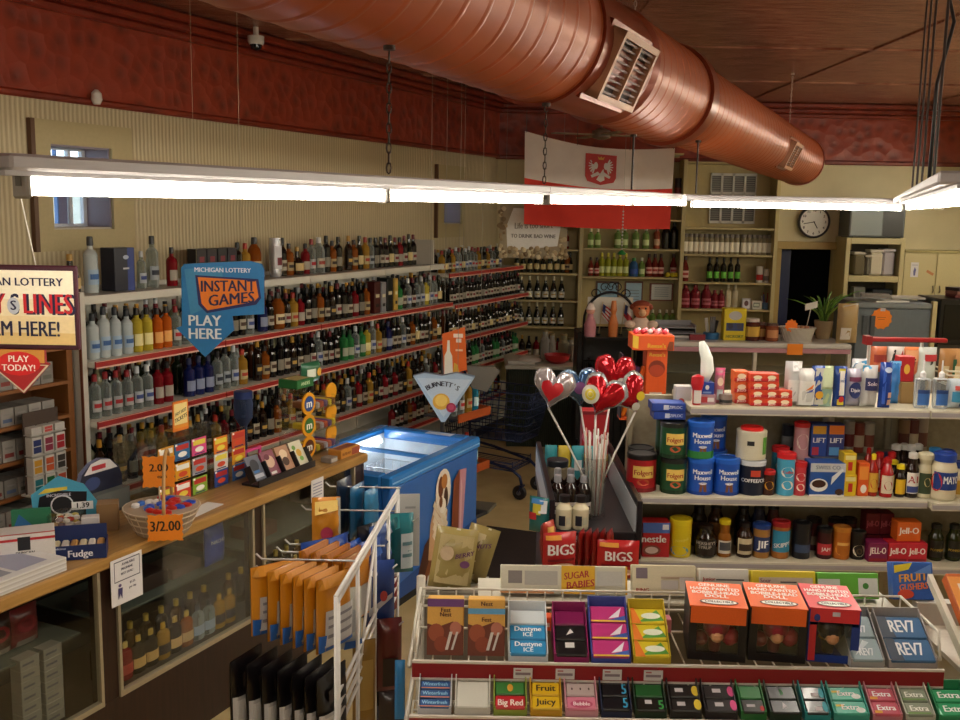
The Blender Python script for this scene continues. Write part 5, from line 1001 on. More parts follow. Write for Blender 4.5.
b = MB(); b.box(ax_+ar+.03, atY(657, 338, 8.9).x-.02, 8.72, 9.1, 0, 1.335, M('#241c1a', .5), bev=.005); solo('dark_cabinet', b, 'low dark cabinet under the plush doll at the back', 'cabinet')
b = MB(); b.lathe([(.05, 0), (.055, .1), (.03, .17), (.025, .2)], M('#b87a86', .5), 14); b.ball((0, 0, .23), .04, M('#d8a090', .6), 10); b.lathe([(.045, .24), (.02, .29), (.001, .3)], M('#e8d8d0', .5), 12, cap=False); solo('figurine', b, 'pink figurine at the left foot of the iron arch', 'figurine', (atY(590, 330, 8.86).x, 8.86, zt))
b = MB(); b.lathe([(.04, 0), (.045, .12), (.02, .2), (.03, .24), (.02, .32)], M('#c8763a', .45), 14); solo('figurine', b, 'orange figurine in the middle of the iron arch', 'figurine', (atY(613, 330, 8.86).x, 8.86, zt))
for k in range(5):
    LOOK[['bk', 'cd', 'bk', 'cd', 'rd'][k]][0].put('bottle', '%s bottle from left on the ledge below the arch' % ORD[k], 'bottle', (ax_-ar+.07+k*.095, Ya+.13, zt-.305-.0), 0, 'bottles in the iron arch rack', .9) if 0 else None
b = MB(); b.box(-ar-.02, ar+.02, .32, .72, 0, zA-.14, M('#121013', .5), bev=.004); part('dark_base', b, ia)
b = MB(); b.box(-ar, ar, -.1, .3, .82, .835, ir); part('shelf', b, ia)
for k in range(5): LOOK[['bk', 'cd', 'bk', 'cd', 'rd'][k]][0].put('bottle', '%s bottle from left on the shelf below the iron arch' % ORD[k], 'bottle', (ax_-ar+.07+k*.095, Ya+.1, .836), 0, 'bottles in the iron arch rack', .9)
# deli case with long white top
dY = 8.9; zD = atY(750, 343, dY).z; d0, d1 = atY(657, 338, dY).x, atY(852, 345, dY).x
dc = thing('deli_case', 'long white-topped glass deli case at the back behind grocery shelves', 'counter', (0, 0, 0))
b = MB(); b.box(d0, d1, dY, dY+.7, zD-.045, zD, M('#cfd0cc', .25), bev=.01); part('countertop', b, dc)
b = MB(); b.box(d0, d1, dY+.02, dY+.68, 0, .8, M('#b9b6ae', .5)); b.box(d0, d1, dY+.66, dY+.68, .8, zD-.046, M('#8a8474', .5)); part('body', b, dc)
b = MB(); b.box(d0+.02, d1-.02, dY+.02, dY+.026, .81, zD-.047, PANE(.12)); part('glass_front', b, dc)
b = MB(); b.box(d0+.01, d1-.01, dY-.004, dY+.02, zD-.085, zD-.046, M('#b98a9a', .3)); part('painted_tube_glow', b, dc)  # flat pink colour stands in for a tube's glow
b = MB(); b.box(d0+.03, d1-.03, dY+.1, dY+.6, 1.0, 1.01, GL('#c0c8c4', .3)); part('glass_shelf', b, dc)
for x in (d0, (d0+d1)/2, d1-.03): b = MB(); b.box(x, x+.03, dY+.0, dY+.05, .8, zD-.046, M('#c8c5bb', .4)); part('post', b, dc)
def dX(px): return XZ(px, zD+.05, dY+.25)
def dput(name, b, label, cat, px, y=.2, rz=0): return solo(name, b, label, cat, (dX(px), dY+y, zD+.001), rz)
b = MB(); gm = M('#8f9096', .35, .3)
for k in range(3): b.box(-.17, .17, -.12, .12, .05*k, .05*k+.008, gm); b.box(-.17, .17, .112, .12, .05*k+.008, .05*k+.05, gm)
for x in (-.17, .162): b.box(x, x+.008, -.12, .12, 0, .13, gm)
b.box(-.15, .15, -.1, .1, .009, .03, '#d8d4cc'); b.box(-.15, .15, -.1, .1, .059, .075, '#3a3438'); dput('paper_tray', b, 'grey stacked paper tray on the white deli case top', 'tray', 676, .3)
dput('red_stapler', carton(.14, .05, .05, '#8a2a34', [], [('r', '#c8b8b8', .1, .2, .9, .5)]), 'small dark red box beside the paper tray on deli top', 'box', 695, .15)
b = MB(); b.lathe([(.07, 0), (.075, .05), (.07, .06)], M('#2f6a9a', .4), 14)
for k in range(9): b.bar((.03*math.cos(k*2.2), .03*math.sin(k*2.2), .02), (.06*math.cos(k*2.2), .05*math.sin(k*2.2), .17+.02*(k % 3)), .008, M(['#2a2a30', '#c8c4c0', '#6a6a70'][k % 3]))
dput('pen_cup', b, 'blue pot of pens on the deli case top', 'cup', 711, .25)
dput('yellow_display_box', carton(.2, .12, .29, '#d8c21f', [('r', '#2a3a6a', .1, .3, .9, .55), ('e', '#b9b8c0', .5, .78, .3, .14), ('t', '#1f5a2a', 'HICKORY', .5, .12, .1, .8), ('e', '#2a2a44', .3, .45, .12, .1), ('e', '#3a3a54', .7, .45, .12, .1)]), 'yellow display box with dark packets on the deli case top', 'box', 732, .22)
def jarb(r, h, body, lab, capc): 
    b = MB(); b.lathe([(r*.95, 0), (r, .01), (r, h*.8), (r*.8, h*.88)], M(body, .2, 0, .3), 16); b.art(lambda a, z, l: CY(r, 0, r*2)(a, z, l), r*2, h, [('r', lab, 0, .2, 1, .65)], .0008, 6); b.lathe([(r*.86, h*.86), (r*.86, h), (.001, h)], M(capc, .4), 16, cap=False); return b
dput('pickle_jar', jarb(.075, .2, '#4a1a14', '#c8a03a', '#c8bcb8'), 'big dark jar with gold label on the deli case top', 'jar', 750, .2)
dput('pickle_jar', jarb(.05, .16, '#5a2a1c', '#a87a3a', '#5a4038'), 'smaller brown jar between big jar and wicker basket', 'jar', 761, .26)
dput('pickle_jar', jarb(.06, .16, '#8a4a30', '#c88a5a', '#5a3a30'), 'orange-brown jar next to the white wicker basket', 'jar', 769.5, .18)
wb_ = thing('wicker_basket', 'white wicker basket with orange star tag on the deli case top', 'basket', (dX(795), dY+.2, zD+.001))
b = MB(); wk = SURF('white_wicker', '#a8a296', '#d4cfc4', .6, kind='wave', nscale=30, bump=.5); b.lathe([(.13, 0), (.15, .07), (.165, .12), (.155, .12), (.13, .02), (.001, .02)], wk, 24, sy=.75, cap=False)
for z in (.0, .12): b.tube([((.13+.3*z)*math.cos(2*PI*k/24), (.13+.3*z)*.75*math.sin(2*PI*k/24), z+.003) for k in range(24)], .008, wk, 6, close=True)
part('bowl', b, wb_); b = MB(); b.prism(zig(20, .055, .055, (-.085, .15), .12), -.1, -.098, M('#f07a1a', .5)); part('price_tag', b, wb_, 'orange star-edged price tag')
b = MB(); b.bar((.07, 0, .04), (.115, 0, .31), .004, '#d8d2c6'); b.prism([(.06, .28), (.17, .31), (.17, .37), (.06, .34)], -.006, -.002, M('#d8d6d0', .5)); part('card_on_stick', b, wb_)
b = MB()
for k in range(5): b.ball((-.08+.04*k, .0, .11), .035, M('#a8765a', .6), 8)
part('bread_rolls', b, wb_)
tag(solo('price_card', (lambda b: b.box(-.07, .07, -.004, 0, -.1, 0, M('#f08a1c', .5)) or b)(MB()), 'plain orange card taped to the deli counter edge below the basket', 'sign', (dX(787), dY-.006, zD-.0)), None)
pl = thing('potted_plant', 'spiky green plant in tan pot in front of the dark doorway', 'plant', (dX(829), dY+.42, zD+.001))
b = MB(); b.lathe([(.06, 0), (.085, .15), (.085, .17), (.07, .17), (.06, .15), (.001, .14)], M('#a08a68', .7), 16, cap=False); part('pot', b, pl)
b = MB(); rnd = random.Random(2)
for k in range(46):
    an = k*2.4; ln = rnd.uniform(.16, .34); sp = rnd.uniform(.05, .2) if k % 9 else .34; up = rnd.uniform(.75, 1); c, s_ = math.cos(an), math.sin(an); pts = [(c*sp*t*t+c*.02, s_*sp*t*t*.6+s_*.02, .14+ln*(t-.25*t*t*t)*1.3*up) for t in (0, .3, .6, .85, 1)]
    b.tube(pts, [.006, .009, .008, .005, .001], M(['#4f7a2a', '#6f9a3a', '#8fae4a', '#3a5f22'][k % 4], .6), 4)
part('foliage', b, pl)
dput('bread_bag', pillow(.2, .36, .12, '#a88f62', [('r', '#d6d2cc', .1, .1, .55, .4), ('p', '#b9b6b4', [(.0, .55), (1, .5), (.95, 1), (.2, .95)])], seed=5, ragged=.006), 'clear-topped bag of tan snacks leaning beside the plant', 'bag', 841, .12, .15)
# grey steel cabinet with papers, black screen, shelving and cupboards on the right
gY = 9.15; k0, k1 = atY(856, 320, gY).x, atY(931, 320, gY).x; zk = atY(892, 303, gY).z
gcb = thing('grey_cabinet', 'large slate grey steel cabinet with papers on top near the doorway', 'cabinet', (0, 0, 0))
b = MB(); gs_ = M('#66727c', .45); b.box(k0, k1, gY, gY+.6, 0, zk-.05, gs_, bev=.01); b.box(k0, k1, gY-.012, gY+.61, zk-.05, zk, M('#7a848a', .4), bev=.008); part('body', b, gcb)
b = MB(); b.box(k0+.06, k0+.10, gY-.02, gY-.0005, zk-.3, zk-.12, M('#4a525a', .4)); b.box(k0+.13, k0+.17, gY-.02, gY-.0005, zk-.3, zk-.12, M('#4a525a', .4)); part('vent_slots', b, gcb)
b = MB(); b.box(k1+.001, k1+.04, gY-.02, gY+.03, 0, zk+.02, M('#c4b888', .5)); solo('post', b, 'beige upright post between grey cabinet and black screen', 'post')
for k, (px, rz, wd) in enumerate(((880, .2, .34), (905, -.1, .3), (870, -.3, .25))):
    b = MB(); b.box(-wd/2, wd/2, -.12, .12, 0, .012+.006*k, M(['#d2cfc8', '#b8b4ac', '#8f8c88'][k], .5)); solo('papers', b, '%s loose paper sheaf on the grey steel cabinet' % ORD[k], 'papers', (XZ(px, zk, gY+.3), gY+.18+.13*(k % 2), zk+.001+.02*k), rz)
b = MB(); b.prism(zig(24, .095, .095, (0, 0), .06), -.004, 0, M('#f0851c', .45)); b.art(lambda a, z, l: (-.05+a, -.004-l, -.02+z), .1, .05, [('r', '#a8581a', .1, .6, .9, .7), ('r', '#a8581a', .2, .2, .8, .3)]); b.box(-.015, .03, -.006, .0, .07, .13, M('#c8c0c8', .4)); q = atY(882.5, 319, gY-.03); solo('price_star', b, 'round orange star-edged tag stuck on the grey steel cabinet', 'sign', (q.x, gY-.001, q.z))
s0_ = atY(936, 299, 9.12); s0_.x = max(s0_.x, k1+.06); tv = thing('black_monitor', 'large black screen box at the right edge behind chip bags', 'monitor', (s0_.x+.33, 9.12, 0))
b = MB(); b.box(-.33, .4, 0, .5, s0_.z-.42, s0_.z, M('#08080a', .3), bev=.01); part('casing', b, tv); b = MB(); b.box(-.29, .36, -.006, -.0005, s0_.z-.37, s0_.z-.05, M('#040406', .1)); part('screen', b, tv); b = MB(); b.box(-.3, .36, .05, .5, 0, s0_.z-.421, M('#4a4640', .6)); part('stand', b, tv)
cS = 11.62; c0, c1 = atY(846, 250, cS).x, atY(905, 250, cS).x; zt0 = atY(870, 238, cS).z
oc = thing('open_cabinet', 'beige open cabinet of containers right of the doorway', 'cabinet', (0, 0, 0))
cm_ = M('#bdb183', .5)
zz = [1.40, atY(870, 276, cS).z, zt0]
for x in (c0, c1-.05): b = MB(); b.box(x, x+.05, cS, 11.99, 0, zt0, cm_, bev=.004); part('side_panel', b, oc)
for z in zz: b = MB(); b.box(c0+.051, c1-.051, cS+.001, 11.985, z-.07, z, cm_, bev=.004); part('shelf', b, oc)
b = MB(); b.box(c0+.051, c1-.051, 11.975, 11.985, 0, zt0-.071, M('#4a4436', .6)); part('back_panel', b, oc)
def cX(px): return XZ(px, 1.9, cS+.15)
for k, (px, c, wd, h, lc) in enumerate(((857, GL('#8f8468', .5), .13, .27, '#b9b0a0'), (866, GL('#9a9484', .5), .07, .24, '#b9b0a0'), (873.5, M('#c4bca4', .5), .15, .30, '#d0c8bc'), (891, M('#b3adb2', .45), .14, .31, '#c0bac0'))):
    b = MB(); b.box(-wd/2, wd/2, -.08, .08, 0, h-.03, c, bev=.02); t = thing('storage_container', '%s storage container from left in the beige open cabinet' % ORD[k], 'container', (cX(px-(5 if k == 3 else 0)), cS+.15, zz[1]+.001), 0, 'containers in the open cabinet'); part('body', b, t); b = MB(); b.box(-wd/2-.004, wd/2+.004, -.084, .084, h-.029, h, M(lc, .4), bev=.006); part('lid', b, t)
b = MB(); b.box(-.12, .12, -.09, .1, 0, .20, M('#1d242c', .35), bev=.012); b.box(-.10, .10, -.093, -.0905, .03, .15, M('#2c3844', .25)); b.art(FR(-.02, -.093, .08), .04, .03, [('r', '#c8c8c8', 0, 0, 1, 1)]); solo('small_television', b, 'small dark boxy television on the cabinet shelf above grey steel', 'television', (XZ(879, 1.5, cS+.15), cS+.15, 1.401))
solo('grey_box', carton(.13, .12, .22, '#7a7a76', [('r', '#5a5a58', .15, .3, .5, .8), ('e', '#2a2a2a', .3, .25, .1, .06)]), 'grey appliance box beside the small dark television', 'box', (XZ(857, 1.5, cS+.15), cS+.15, 1.401))
t0 = atY(851, 205, cS); mw = thing('microwave', 'grey microwave oven standing on top of the beige open cabinet', 'microwave', ((c0+c1)/2, cS+.18, zt0+.001)); mw_w = (c1-c0)/2-.02; mh = t0.z+.03-zt0
b = MB(); b.box(-mw_w, mw_w, -.17, .17, .008, mh, M('#4d5354', .35), bev=.008); b.box(-mw_w+.03, -mw_w+.06, -.15, .15, 0, .008, BLACK); b.box(mw_w-.06, mw_w-.03, -.15, .15, 0, .008, BLACK); part('case', b, mw); b = MB(); b.box(-mw_w+.02, mw_w*.18, -.175, -.1705, .03, mh-.03, M('#8a9496', .15)); part('door', b, mw); b = MB(); b.box(mw_w*.22, mw_w-.02, -.174, -.1705, .02, mh-.02, M('#15171a', .3)); part('control_panel', b, mw)
u0 = atY(905, 252, 11.65); u2 = atY(960, 300, 11.65); wc = thing('wall_cupboard', 'beige wall cupboard with two doors and a paper note at right', 'cupboard', (0, 0, 0)); uz0, uz1 = u2.z-.02, u0.z; uw = atY(936, 275, 11.65).x
b = MB(); b.box(u0.x, u0.x+1.0, 11.67, 11.99, uz0, uz1, M('#b5a97c', .5)); b.box(u0.x, u0.x+1.0, 11.63, 11.99, uz1, uz1+.02, M('#a3965f', .5)); part('carcass', b, wc)
for x0, x1 in ((u0.x+.003, uw-.003), (uw+.003, u0.x+.99)):
    b = MB(); b.box(x0, x1, 11.65, 11.669, uz0+.005, uz1-.005, M('#bdb184', .45), bev=.003); dd = part('door', b, wc); b = MB(); b.tube([(x0+.35 if x0 < uw else x0+.05, 11.648, uz0+.1), (x0+.35 if x0 < uw else x0+.05, 11.625, uz0+.12), (x0+.35 if x0 < uw else x0+.05, 11.648, uz0+.18)], .006, M('#6a6456', .3, .6)); link('handle', b.mesh('handle'), dd)
b = MB(); b.box(0, .09, -.002, 0, 0, .17, '#cfcdd2'); b.art(FR(0, -.002, 0), .09, .17, [('p', '#5a5a90', [(.4, .1), (.6, .1), (.7, .5), (.5, .7), (.35, .4)]), ('r', '#8a8aa0', .1, .8, .9, .84)]); q = atY(910, 277, 11.649); solo('paper_note', b, 'white paper note stuck on the beige wall cupboard', 'sign', (q.x, 11.6485, q.z)); b = MB(); b.box(0, .09, -.002, 0, 0, .03, '#b8784a', Matrix.Rotation(.5, 4, 'Y')); q = atY(926, 272, 11.649); solo('sticker', b, 'small tan sticker on the beige wall cupboard door', 'sticker', (q.x, 11.6485, q.z))
for k in range(3):
    b = MB(); b.box(-.12, .12, -.1, .1, 0, .03, M(['#6a2a2a', '#8a5a50', '#3a2a2a'][k], .5)); solo('book', b, '%s book in the little pile atop the black screen box' % ['bottom', 'middle', 'top'][k], 'book', (s0_.x+.32, 9.37, s0_.z+.001+.031*k), .1*k)
# ================================================================ flag and poster
Yf = 10.0; fc = [atY(*q, Yf) for q in ((525, 131), (675, 148), (670, 229), (524, 224))]
flg = thing('hanging_flag', 'white over red flag with crowned eagle shield hanging from ceiling', 'flag', (0, 0, 0))
def fpt(u, v):
    tp = fc[0].lerp(fc[1], u); bt = fc[3].lerp(fc[2], u); p = tp.lerp(bt, v); sag = -.12*math.sin(PI*u)*(1-v)-.02*(v)*math.sin(PI*u)*1.5; return Vector((p.x-.0*v, p.y+.014*math.sin(u*7+v*1.5)+.005*math.sin(u*17), p.z+sag*.65))
b = MB(); nx, ny = 30, 14
clw = SURF('white_flag_cloth', '#e0d6d0', '#ebe2dc', .8); clr = SURF('red_flag_cloth', '#d83020', '#e43a26', .7)
for j in range(ny):
    vs = [fpt(i/nx, jj/ny) for jj in (j, j+1) for i in range(nx+1)]; b.add(vs, [(i, i+1, nx+2+i, nx+1+i) for i in range(nx)], clw if j < ny/2 else clr, I4, True)
part('cloth', b, flg)
def eg(u, v): return lambda a, z, l: fpt(.40+a*.22, .46-z*.38)+Vector((0, -.010-l, 0))
eagle = [('p', '#bf2418', [(.03, .98), (.97, .98), (.97, .25), (.9, .1), (.5, .0), (.1, .1), (.03, .25)]), ('e', '#e2dcd6', .5, .45, .12, .24), ('e', '#e2dcd6', .5, .72, .06, .13), ('p', '#e2dcd6', [(.5, .80), (.62, .76), (.55, .70)]), ('p', '#e2dcd6', [(.4, .5), (.36, .1), (.5, .02), (.64, .1), (.6, .5)])]
for sgn_ in (-1, 1):
    for k in range(7):
        an = math.radians(62-22*k); x0, z0 = .5+sgn_*.20, .60; x1, z1 = .5+sgn_*(.20+.22*math.cos(an)), .60+.30*math.sin(an); dx, dz = (z1-z0)*.13, (x1-x0)*.13; eagle.append(('p', '#e2dcd6', [(x0-dx, z0+dz), (x1-dx*.6, z1+dz*.6), (x1+dx*.6, z1-dz*.6), (x0+dx, z0-dz)]))
    eagle.append(('e', '#e2dcd6', .5+sgn_*.17, .60, .07, .13)); eagle.append(('p', '#e2dcd6', [(.5, .3), (.5+sgn_*.3, .16), (.5+sgn_*.34, .24), (.5+sgn_*.1, .4)]))
eagle.append(('p', '#d8a83a', [(.42, .84), (.58, .84), (.62, .96), (.54, .9), (.5, .97), (.46, .9), (.38, .96)]))
def shr(d):
    f = .88; g = lambda u: .5+(u-.5)*f
    return d if d[1] == '#bf2418' else (d[0], d[1], [(g(a), g(c)+.02) for a, c in d[2]]) if d[0] == 'p' else (d[0], d[1], g(d[2]), g(d[3])+.03, d[4]*f, d[5]*f)
eagle = [shr(d) for d in eagle]
b = MB(); b.art(eg(0, 0), 1, 1, eagle, .0012, 6); part('eagle_emblem', b, flg, 'white crowned eagle on a red shield')
b = MB()
for u in (.01, .35, .7, .99): b = MB(); p = fpt(u, 0); b.bar((p.x, p.y, p.z-.01), (p.x, p.y, ZC), .003, M('#4a3a30'), 5); part('hanging_cord', b, flg)
Yp = 10.55; pc_ = [atY(*q, Yp) for q in ((499, 206), (567, 210), (567, 257), (499, 253))]; ps = thing('wine_poster', 'white hanging wine poster bordered with tan grapes by the flag', 'poster', (pc_[3].x, Yp, pc_[3].z-.05)); W_, H_ = pc_[1].x-pc_[0].x, pc_[0].z-pc_[3].z+.06
b = MB(); b.box(0, W_, 0, .008, 0, H_, M('#e4e6dc', .5)); b.art(FR(0, 0, 0), W_, H_, [('r', '#a8997a', 0, 0, 1, 1), ('p', '#f6f8f2', [(.12, .2), (.3, .16), (.86, .24), (.9, .6), (.84, .93), (.2, .95), (.1, .6)]), ('t', '#8a8478', 'Life is too short', .5, .62, .12, .56, .03), ('t', '#55524a', 'TO DRINK BAD WINE', .5, .42, .075, .66)], .0008); part('sheet', b, ps)
b = MB(); rnd = random.Random(8)
for k in range(95):
    side = k % 4
    x, z = (rnd.uniform(0, 1), rnd.uniform(.0, .2)) if side < 2 else (rnd.uniform(.0, .1), rnd.uniform(0, 1)) if side == 2 else (rnd.uniform(.88, 1), rnd.uniform(0, 1))
    b.ball((x*W_, -.003, z*H_), rnd.uniform(.016, .03), M(rnd.choice(['#a8916a', '#c4b088', '#8a744f', '#e0d2ac']), .5), 8, sc=(1, .25, 1))
o = part('grape_border', b, ps); o['kind'] = 'stuff'; b = MB()
for x in (.06, W_-.06): b.bar((x, .004, H_-.01), (x, .004, ZC-ps.location.z), .0015, M('#8a8478'), 5)
part('wire', b, ps)
q = atY(622, 245, 8.4); mb_ = thing('wind_chime', 'thin beaded mobile with green piece dangling below the flag', 'mobile', (q.x, 8.4, 0)); b = MB(); b.bar((0, 0, 1.93+.2), (0, 0, ZC), .0015, M('#9a9488'), 5)
for k in range(12): b.ball((0, 0, 2.14+.028*k), .008, M('#c8c4bc', .3), 6)
part('string', b, mb_); b = MB(); b.lathe([(.03, 0), (.04, .01), (.01, .04)], M('#1f7a3a', .3), 10, Matrix.Translation((0, 0, 2.09))); part('green_piece', b, mb_)
# ================================================================ grocery gondola
cream = M('#bfb79f', .5); peg = SURF('cream_pegboard', '#9a9078', '#a99f86', .7, nscale=40)
YT, YM, YBK = 4.15, 4.1, 4.56
zT, zM, zL = atY(800, 408, YT).z, atY(790, 498, YM).z, atY(790, 562, YM).z
gx0, gx1, gx2 = atY(641, 495, YM).x, atY(928, 499, YM).x, 3.1
def gondola(label, x0, x1, tx0, fy):
    r = thing('grocery_shelving', label, 'shelves', (0, 0, 0), 0, 'grocery gondola sections')
    b = MB(); b.box(x0, x1, YBK, YBK+.03, 0, zT-.031, peg); part('back_panel', b, r)
    for z, xx, f_ in ((zT, tx0, YT), (zM, x0, fy), (zL, x0, fy)):
        b = MB(); b.box(xx, x1, f_, YBK-.001, z-.03, z, cream, bev=.003); p = part('shelf', b, r)
        b = MB(); b.box(xx+.002, x1-.002, f_-.008, f_-.0005, z-.034, z-.002, M('#c9c2b0', .35)); b.box(xx+.002, x1-.002, f_-.0095, f_-.008, z-.028, z-.010, M('#a09a9c', .3)); link('price_rail', b.mesh('price_rail'), p)
    b = MB(); b.box(x0, x1, fy, YBK, .0, .16, M('#8f8672', .5)); part('base', b, r)
    for x in (x0, x1-.02): b = MB(); b.box(x, x+.02, YBK-.03, YBK-.001, .16, zT-.031, M('#a69c82', .5)); part('upright', b, r)
    return r
gondola('cream grocery shelving section with coffee, sauces and jars', gx0, gx1-.002, gx0+.2, YM)
gondola('next cream grocery shelving section at right edge with mayonnaise and olives', gx1+.002, gx2, gx1+.002, YM-.03)
def gx(px, z, Y): return XZ(px, z, Y)
K = .00425        # metres for one pixel at the gondola
def gp(px, z, y): return (gx(px, z+.05, y), y, z+.001)
def canit(px, wpx, hpx, z, y, body, deco, label, lidc=None, cat='can', name='can', group=None, dz=0, lidr=1.0, rz=0):
    r = wpx*K/2; h = hpx*K; t = thing(name, label, cat, gp(px, z+dz, y), rz, group)
    part('body', lathe_can(r, h*(.9 if lidc else 1), body, deco), t)
    if lidc: part('lid', lid(r*lidr+.002, h*.9-.006, h, lidc, .004), t)
    return t
FOL = lambda bg_, b2: [('r', b2, 0, 0, 1, .12), ('r', '#e0c060', .22, .42, .78, .78), ('t', '#a01a1a', 'Folgers', .5, .58, .16, .5), ('e', '#b8502a', .5, .3, .16, .1)]
MAX = [('r', '#123a90', 0, .0, 1, .1), ('t', '#f0f0f0', 'Maxwell', .5, .70, .15, .62), ('t', '#f0f0f0', 'House', .5, .52, .15, .5), ('p', '#7a4a2a', [(.4, .1), (.62, .1), (.6, .34), (.42, .34)]), ('e', '#d8d8e0', .5, .36, .12, .04)]
sy = YM+.075
for j, (px, y_) in enumerate(((673, sy), (668, sy+.125))):
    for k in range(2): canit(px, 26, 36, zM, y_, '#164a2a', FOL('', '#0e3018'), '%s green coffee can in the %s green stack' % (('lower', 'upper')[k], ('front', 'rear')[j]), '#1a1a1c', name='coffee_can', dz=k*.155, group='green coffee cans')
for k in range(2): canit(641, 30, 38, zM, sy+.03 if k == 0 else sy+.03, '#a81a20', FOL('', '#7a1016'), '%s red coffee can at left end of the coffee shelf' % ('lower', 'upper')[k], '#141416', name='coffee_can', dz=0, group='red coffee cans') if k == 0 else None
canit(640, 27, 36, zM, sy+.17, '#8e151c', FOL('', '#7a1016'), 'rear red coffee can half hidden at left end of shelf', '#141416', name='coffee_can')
for j, (px, y_, c2) in enumerate(((700, sy-.005, '#164a2a'), (726, sy-.005, ''), (713, sy+.125, ''))):
    for k in range(2):
        if (j, k) == (2, 0): pass
        canit(px, 26, 37, zM, y_, '#1d52b4', MAX+([('r', '#2a7a3a', 0, .0, 1, .22)] if c2 and k else []), '%s blue coffee can in the %s blue stack' % (('lower', 'upper')[k], ('first', 'second', 'rear')[j]), '#2462c8', name='coffee_can', dz=k*.158, group='blue coffee cans') if (j, k) != (1, 1) else None
canit(719, 27, 37, zM, sy+.03, '#1d52b4', MAX, 'offset upper blue coffee can leaning over the second blue stack', '#2462c8', name='coffee_can', dz=.158) if 0 else None
canit(751, 27, 35, zM, sy, '#141c30', [('t', '#e8e8ec', 'COFFEE/CRE', .5, .48, .12, .9), ('r', '#c0402a', .38, .62, .66, .82)], 'dark coffee creamer canister with white lid', '#c9ccd0', name='creamer_canister')
canit(751, 30, 32, zM, sy+.01, '#cfc9b2', [('r', '#1a1a1c', .3, .52, .48, .68), ('r', '#5a9a3a', .72, .2, .9, .8)], 'cream round canister with red lid stacked on the creamer', '#d0201e', name='canister', dz=.152, lidr=.72)
canit(768, 13, 25, zM, sy-.02, '#3a1a10', [('e', '#d8a02a', .5, .45, .3, .2)], 'small brown jar with red lid beside the creamer', '#b81c1c', name='jar', cat='jar')
for px, w_, h_, y_, c, dk_, lab in ((785, 18, 43, sy-.01, '#4aa6cc', '#e8e4dc', 'cyan coffee creamer bottle with red lid'), (779, 17, 43, sy+.10, '#3a96bc', '#d8d4cc', 'second cyan creamer bottle with red lid, behind'), (799, 13, 34, sy-.015, '#c83a44', '#e8dcd0', 'red and white creamer bottle with red lid')):
    canit(px, w_, h_, zM, y_, c, [('e', dk_, .5, .62, .3, .14), ('t', '#c02a2a', 'Coffee', .5, .62, .08, .6), ('e', '#e8dcc8', .5, .28, .25, .12)], lab, '#cc2026', name='creamer_bottle', cat='bottle')
canit(801, 15, 36, zM, sy+.10, '#c8949a', [('e', '#e8dcd0', .5, .5, .35, .25)], 'pink creamer bottle with red lid at the rear', '#cc2026', name='creamer_bottle', cat='bottle', dz=.14) 
b = carton(13*K, .06, .14, '#c8a0a0', []); solo('carton', b, 'pink carton holding up the rear pink creamer bottle', 'carton', gp(801, zM, sy+.10))
def boxit(px0, px1, hpx, z, y, base, deco, label, dp=.06, dz=0, top=(), name='carton', cat='carton', group=None, rz=0, side=()):
    return solo(name, carton((px1-px0)*K, dp, hpx*K, base, deco, top, side), label, cat, gp((px0+px1)/2, z+dz, y), rz, group)
boxit(806, 841, 34, zM, sy, '#1f4f9a', [('r', '#b9bcc0', 0, .74, 1, 1), ('t', '#6a7080', 'SWISS CO', .5, .87, .12, .7), ('e', '#e8e4e0', .26, .34, .26, .2), ('e', '#3a1c10', .26, .38, .2, .12), ('p', '#d8dce0', [(.6, .35), (.95, .8), (.9, .85), (.62, .6)]), ('r', '#e8e4dc', 0, 0, 1, .06), ('e', '#3a2010', .85, .14, .12, .1)], 'blue hot cocoa box with coffee cup picture and grey top', .09)
boxit(808, 825, 34, zM, sy+.12, '#2a4a9a', [('r', '#d8a02a', .1, .7, .9, .95), ('t', '#f0f0f0', 'LIFT', .5, .5, .16), ('r', '#c03a4a', .1, .05, .5, .3)], 'blue and yellow tall box behind the cocoa box, left one', .06, .14)
boxit(825, 842, 34, zM, sy+.12, '#37407f', [('r', '#e07a2a', .05, .7, .95, .97), ('t', '#f0f0f0', 'LIFT', .5, .5, .16), ('r', '#5a9ad0', .1, .05, .7, .3)], 'blue and orange tall box behind the cocoa box, right one', .06, .14)
b = carton(.145, .08, .139, '#6a6a72'); solo('carton', b, 'grey carton hidden behind the blue cocoa box', 'carton', gp(825, zM, sy+.13))
for k in range(2): boxit(841, 853.5, 22, zM, sy, '#d8b41e', [('r', '#c02a20', .35, .2, .7, .6), ('r', '#e8d890', .1, .7, .9, .9)], '%s yellow tea box of the stack' % ('lower', 'upper')[k], .07, k*22*K, name='tea_box', group='yellow tea boxes')
boxit(855, 866, 34, zM, sy, '#dc5a1c', [('e', '#e8e0d4', .55, .22, .28, .13), ('r', '#e8903a', .1, .5, .9, .9)], 'orange spice box next to the yellow tea boxes', .06, name='spice_box')
def sauce(px, wpx, hpx, z, y, glass, cap, lab, label, deco=(), neck=.3, dz=0, name='sauce_bottle', group=None, body=.62):
    r = wpx*K/2; h = hpx*K; t = thing(name, label, 'bottle', gp(px, z+dz, y), 0, group); b = MB(); gm = glass if not isinstance(glass, str) else M(glass, .15, 0, .4)
    b.lathe([(r*.95, 0), (r, .006), (r, h*body), (r*.7, h*(body+.12)), (r*neck*1.2, h*(body+.24)), (r*neck*1.1, h*.88)], gm, 16); wd = r*2.2
    part('body', b, t)
    if lab: l = MB(); l.art(lambda a, q, lf: CY(r*1.01, 0, wd)(a, q, lf), wd, h, [('r', lab, 0, .1, 1, body-.06)]+list(deco), .0008, 8); part('label', l, t)
    c = MB(); c.lathe([(r*neck*1.4, h*.86), (r*neck*1.4, h*.97), (r*neck*.8, h), (.001, h)], M(cap, .35), 14, cap=False); part('cap', c, t); return t
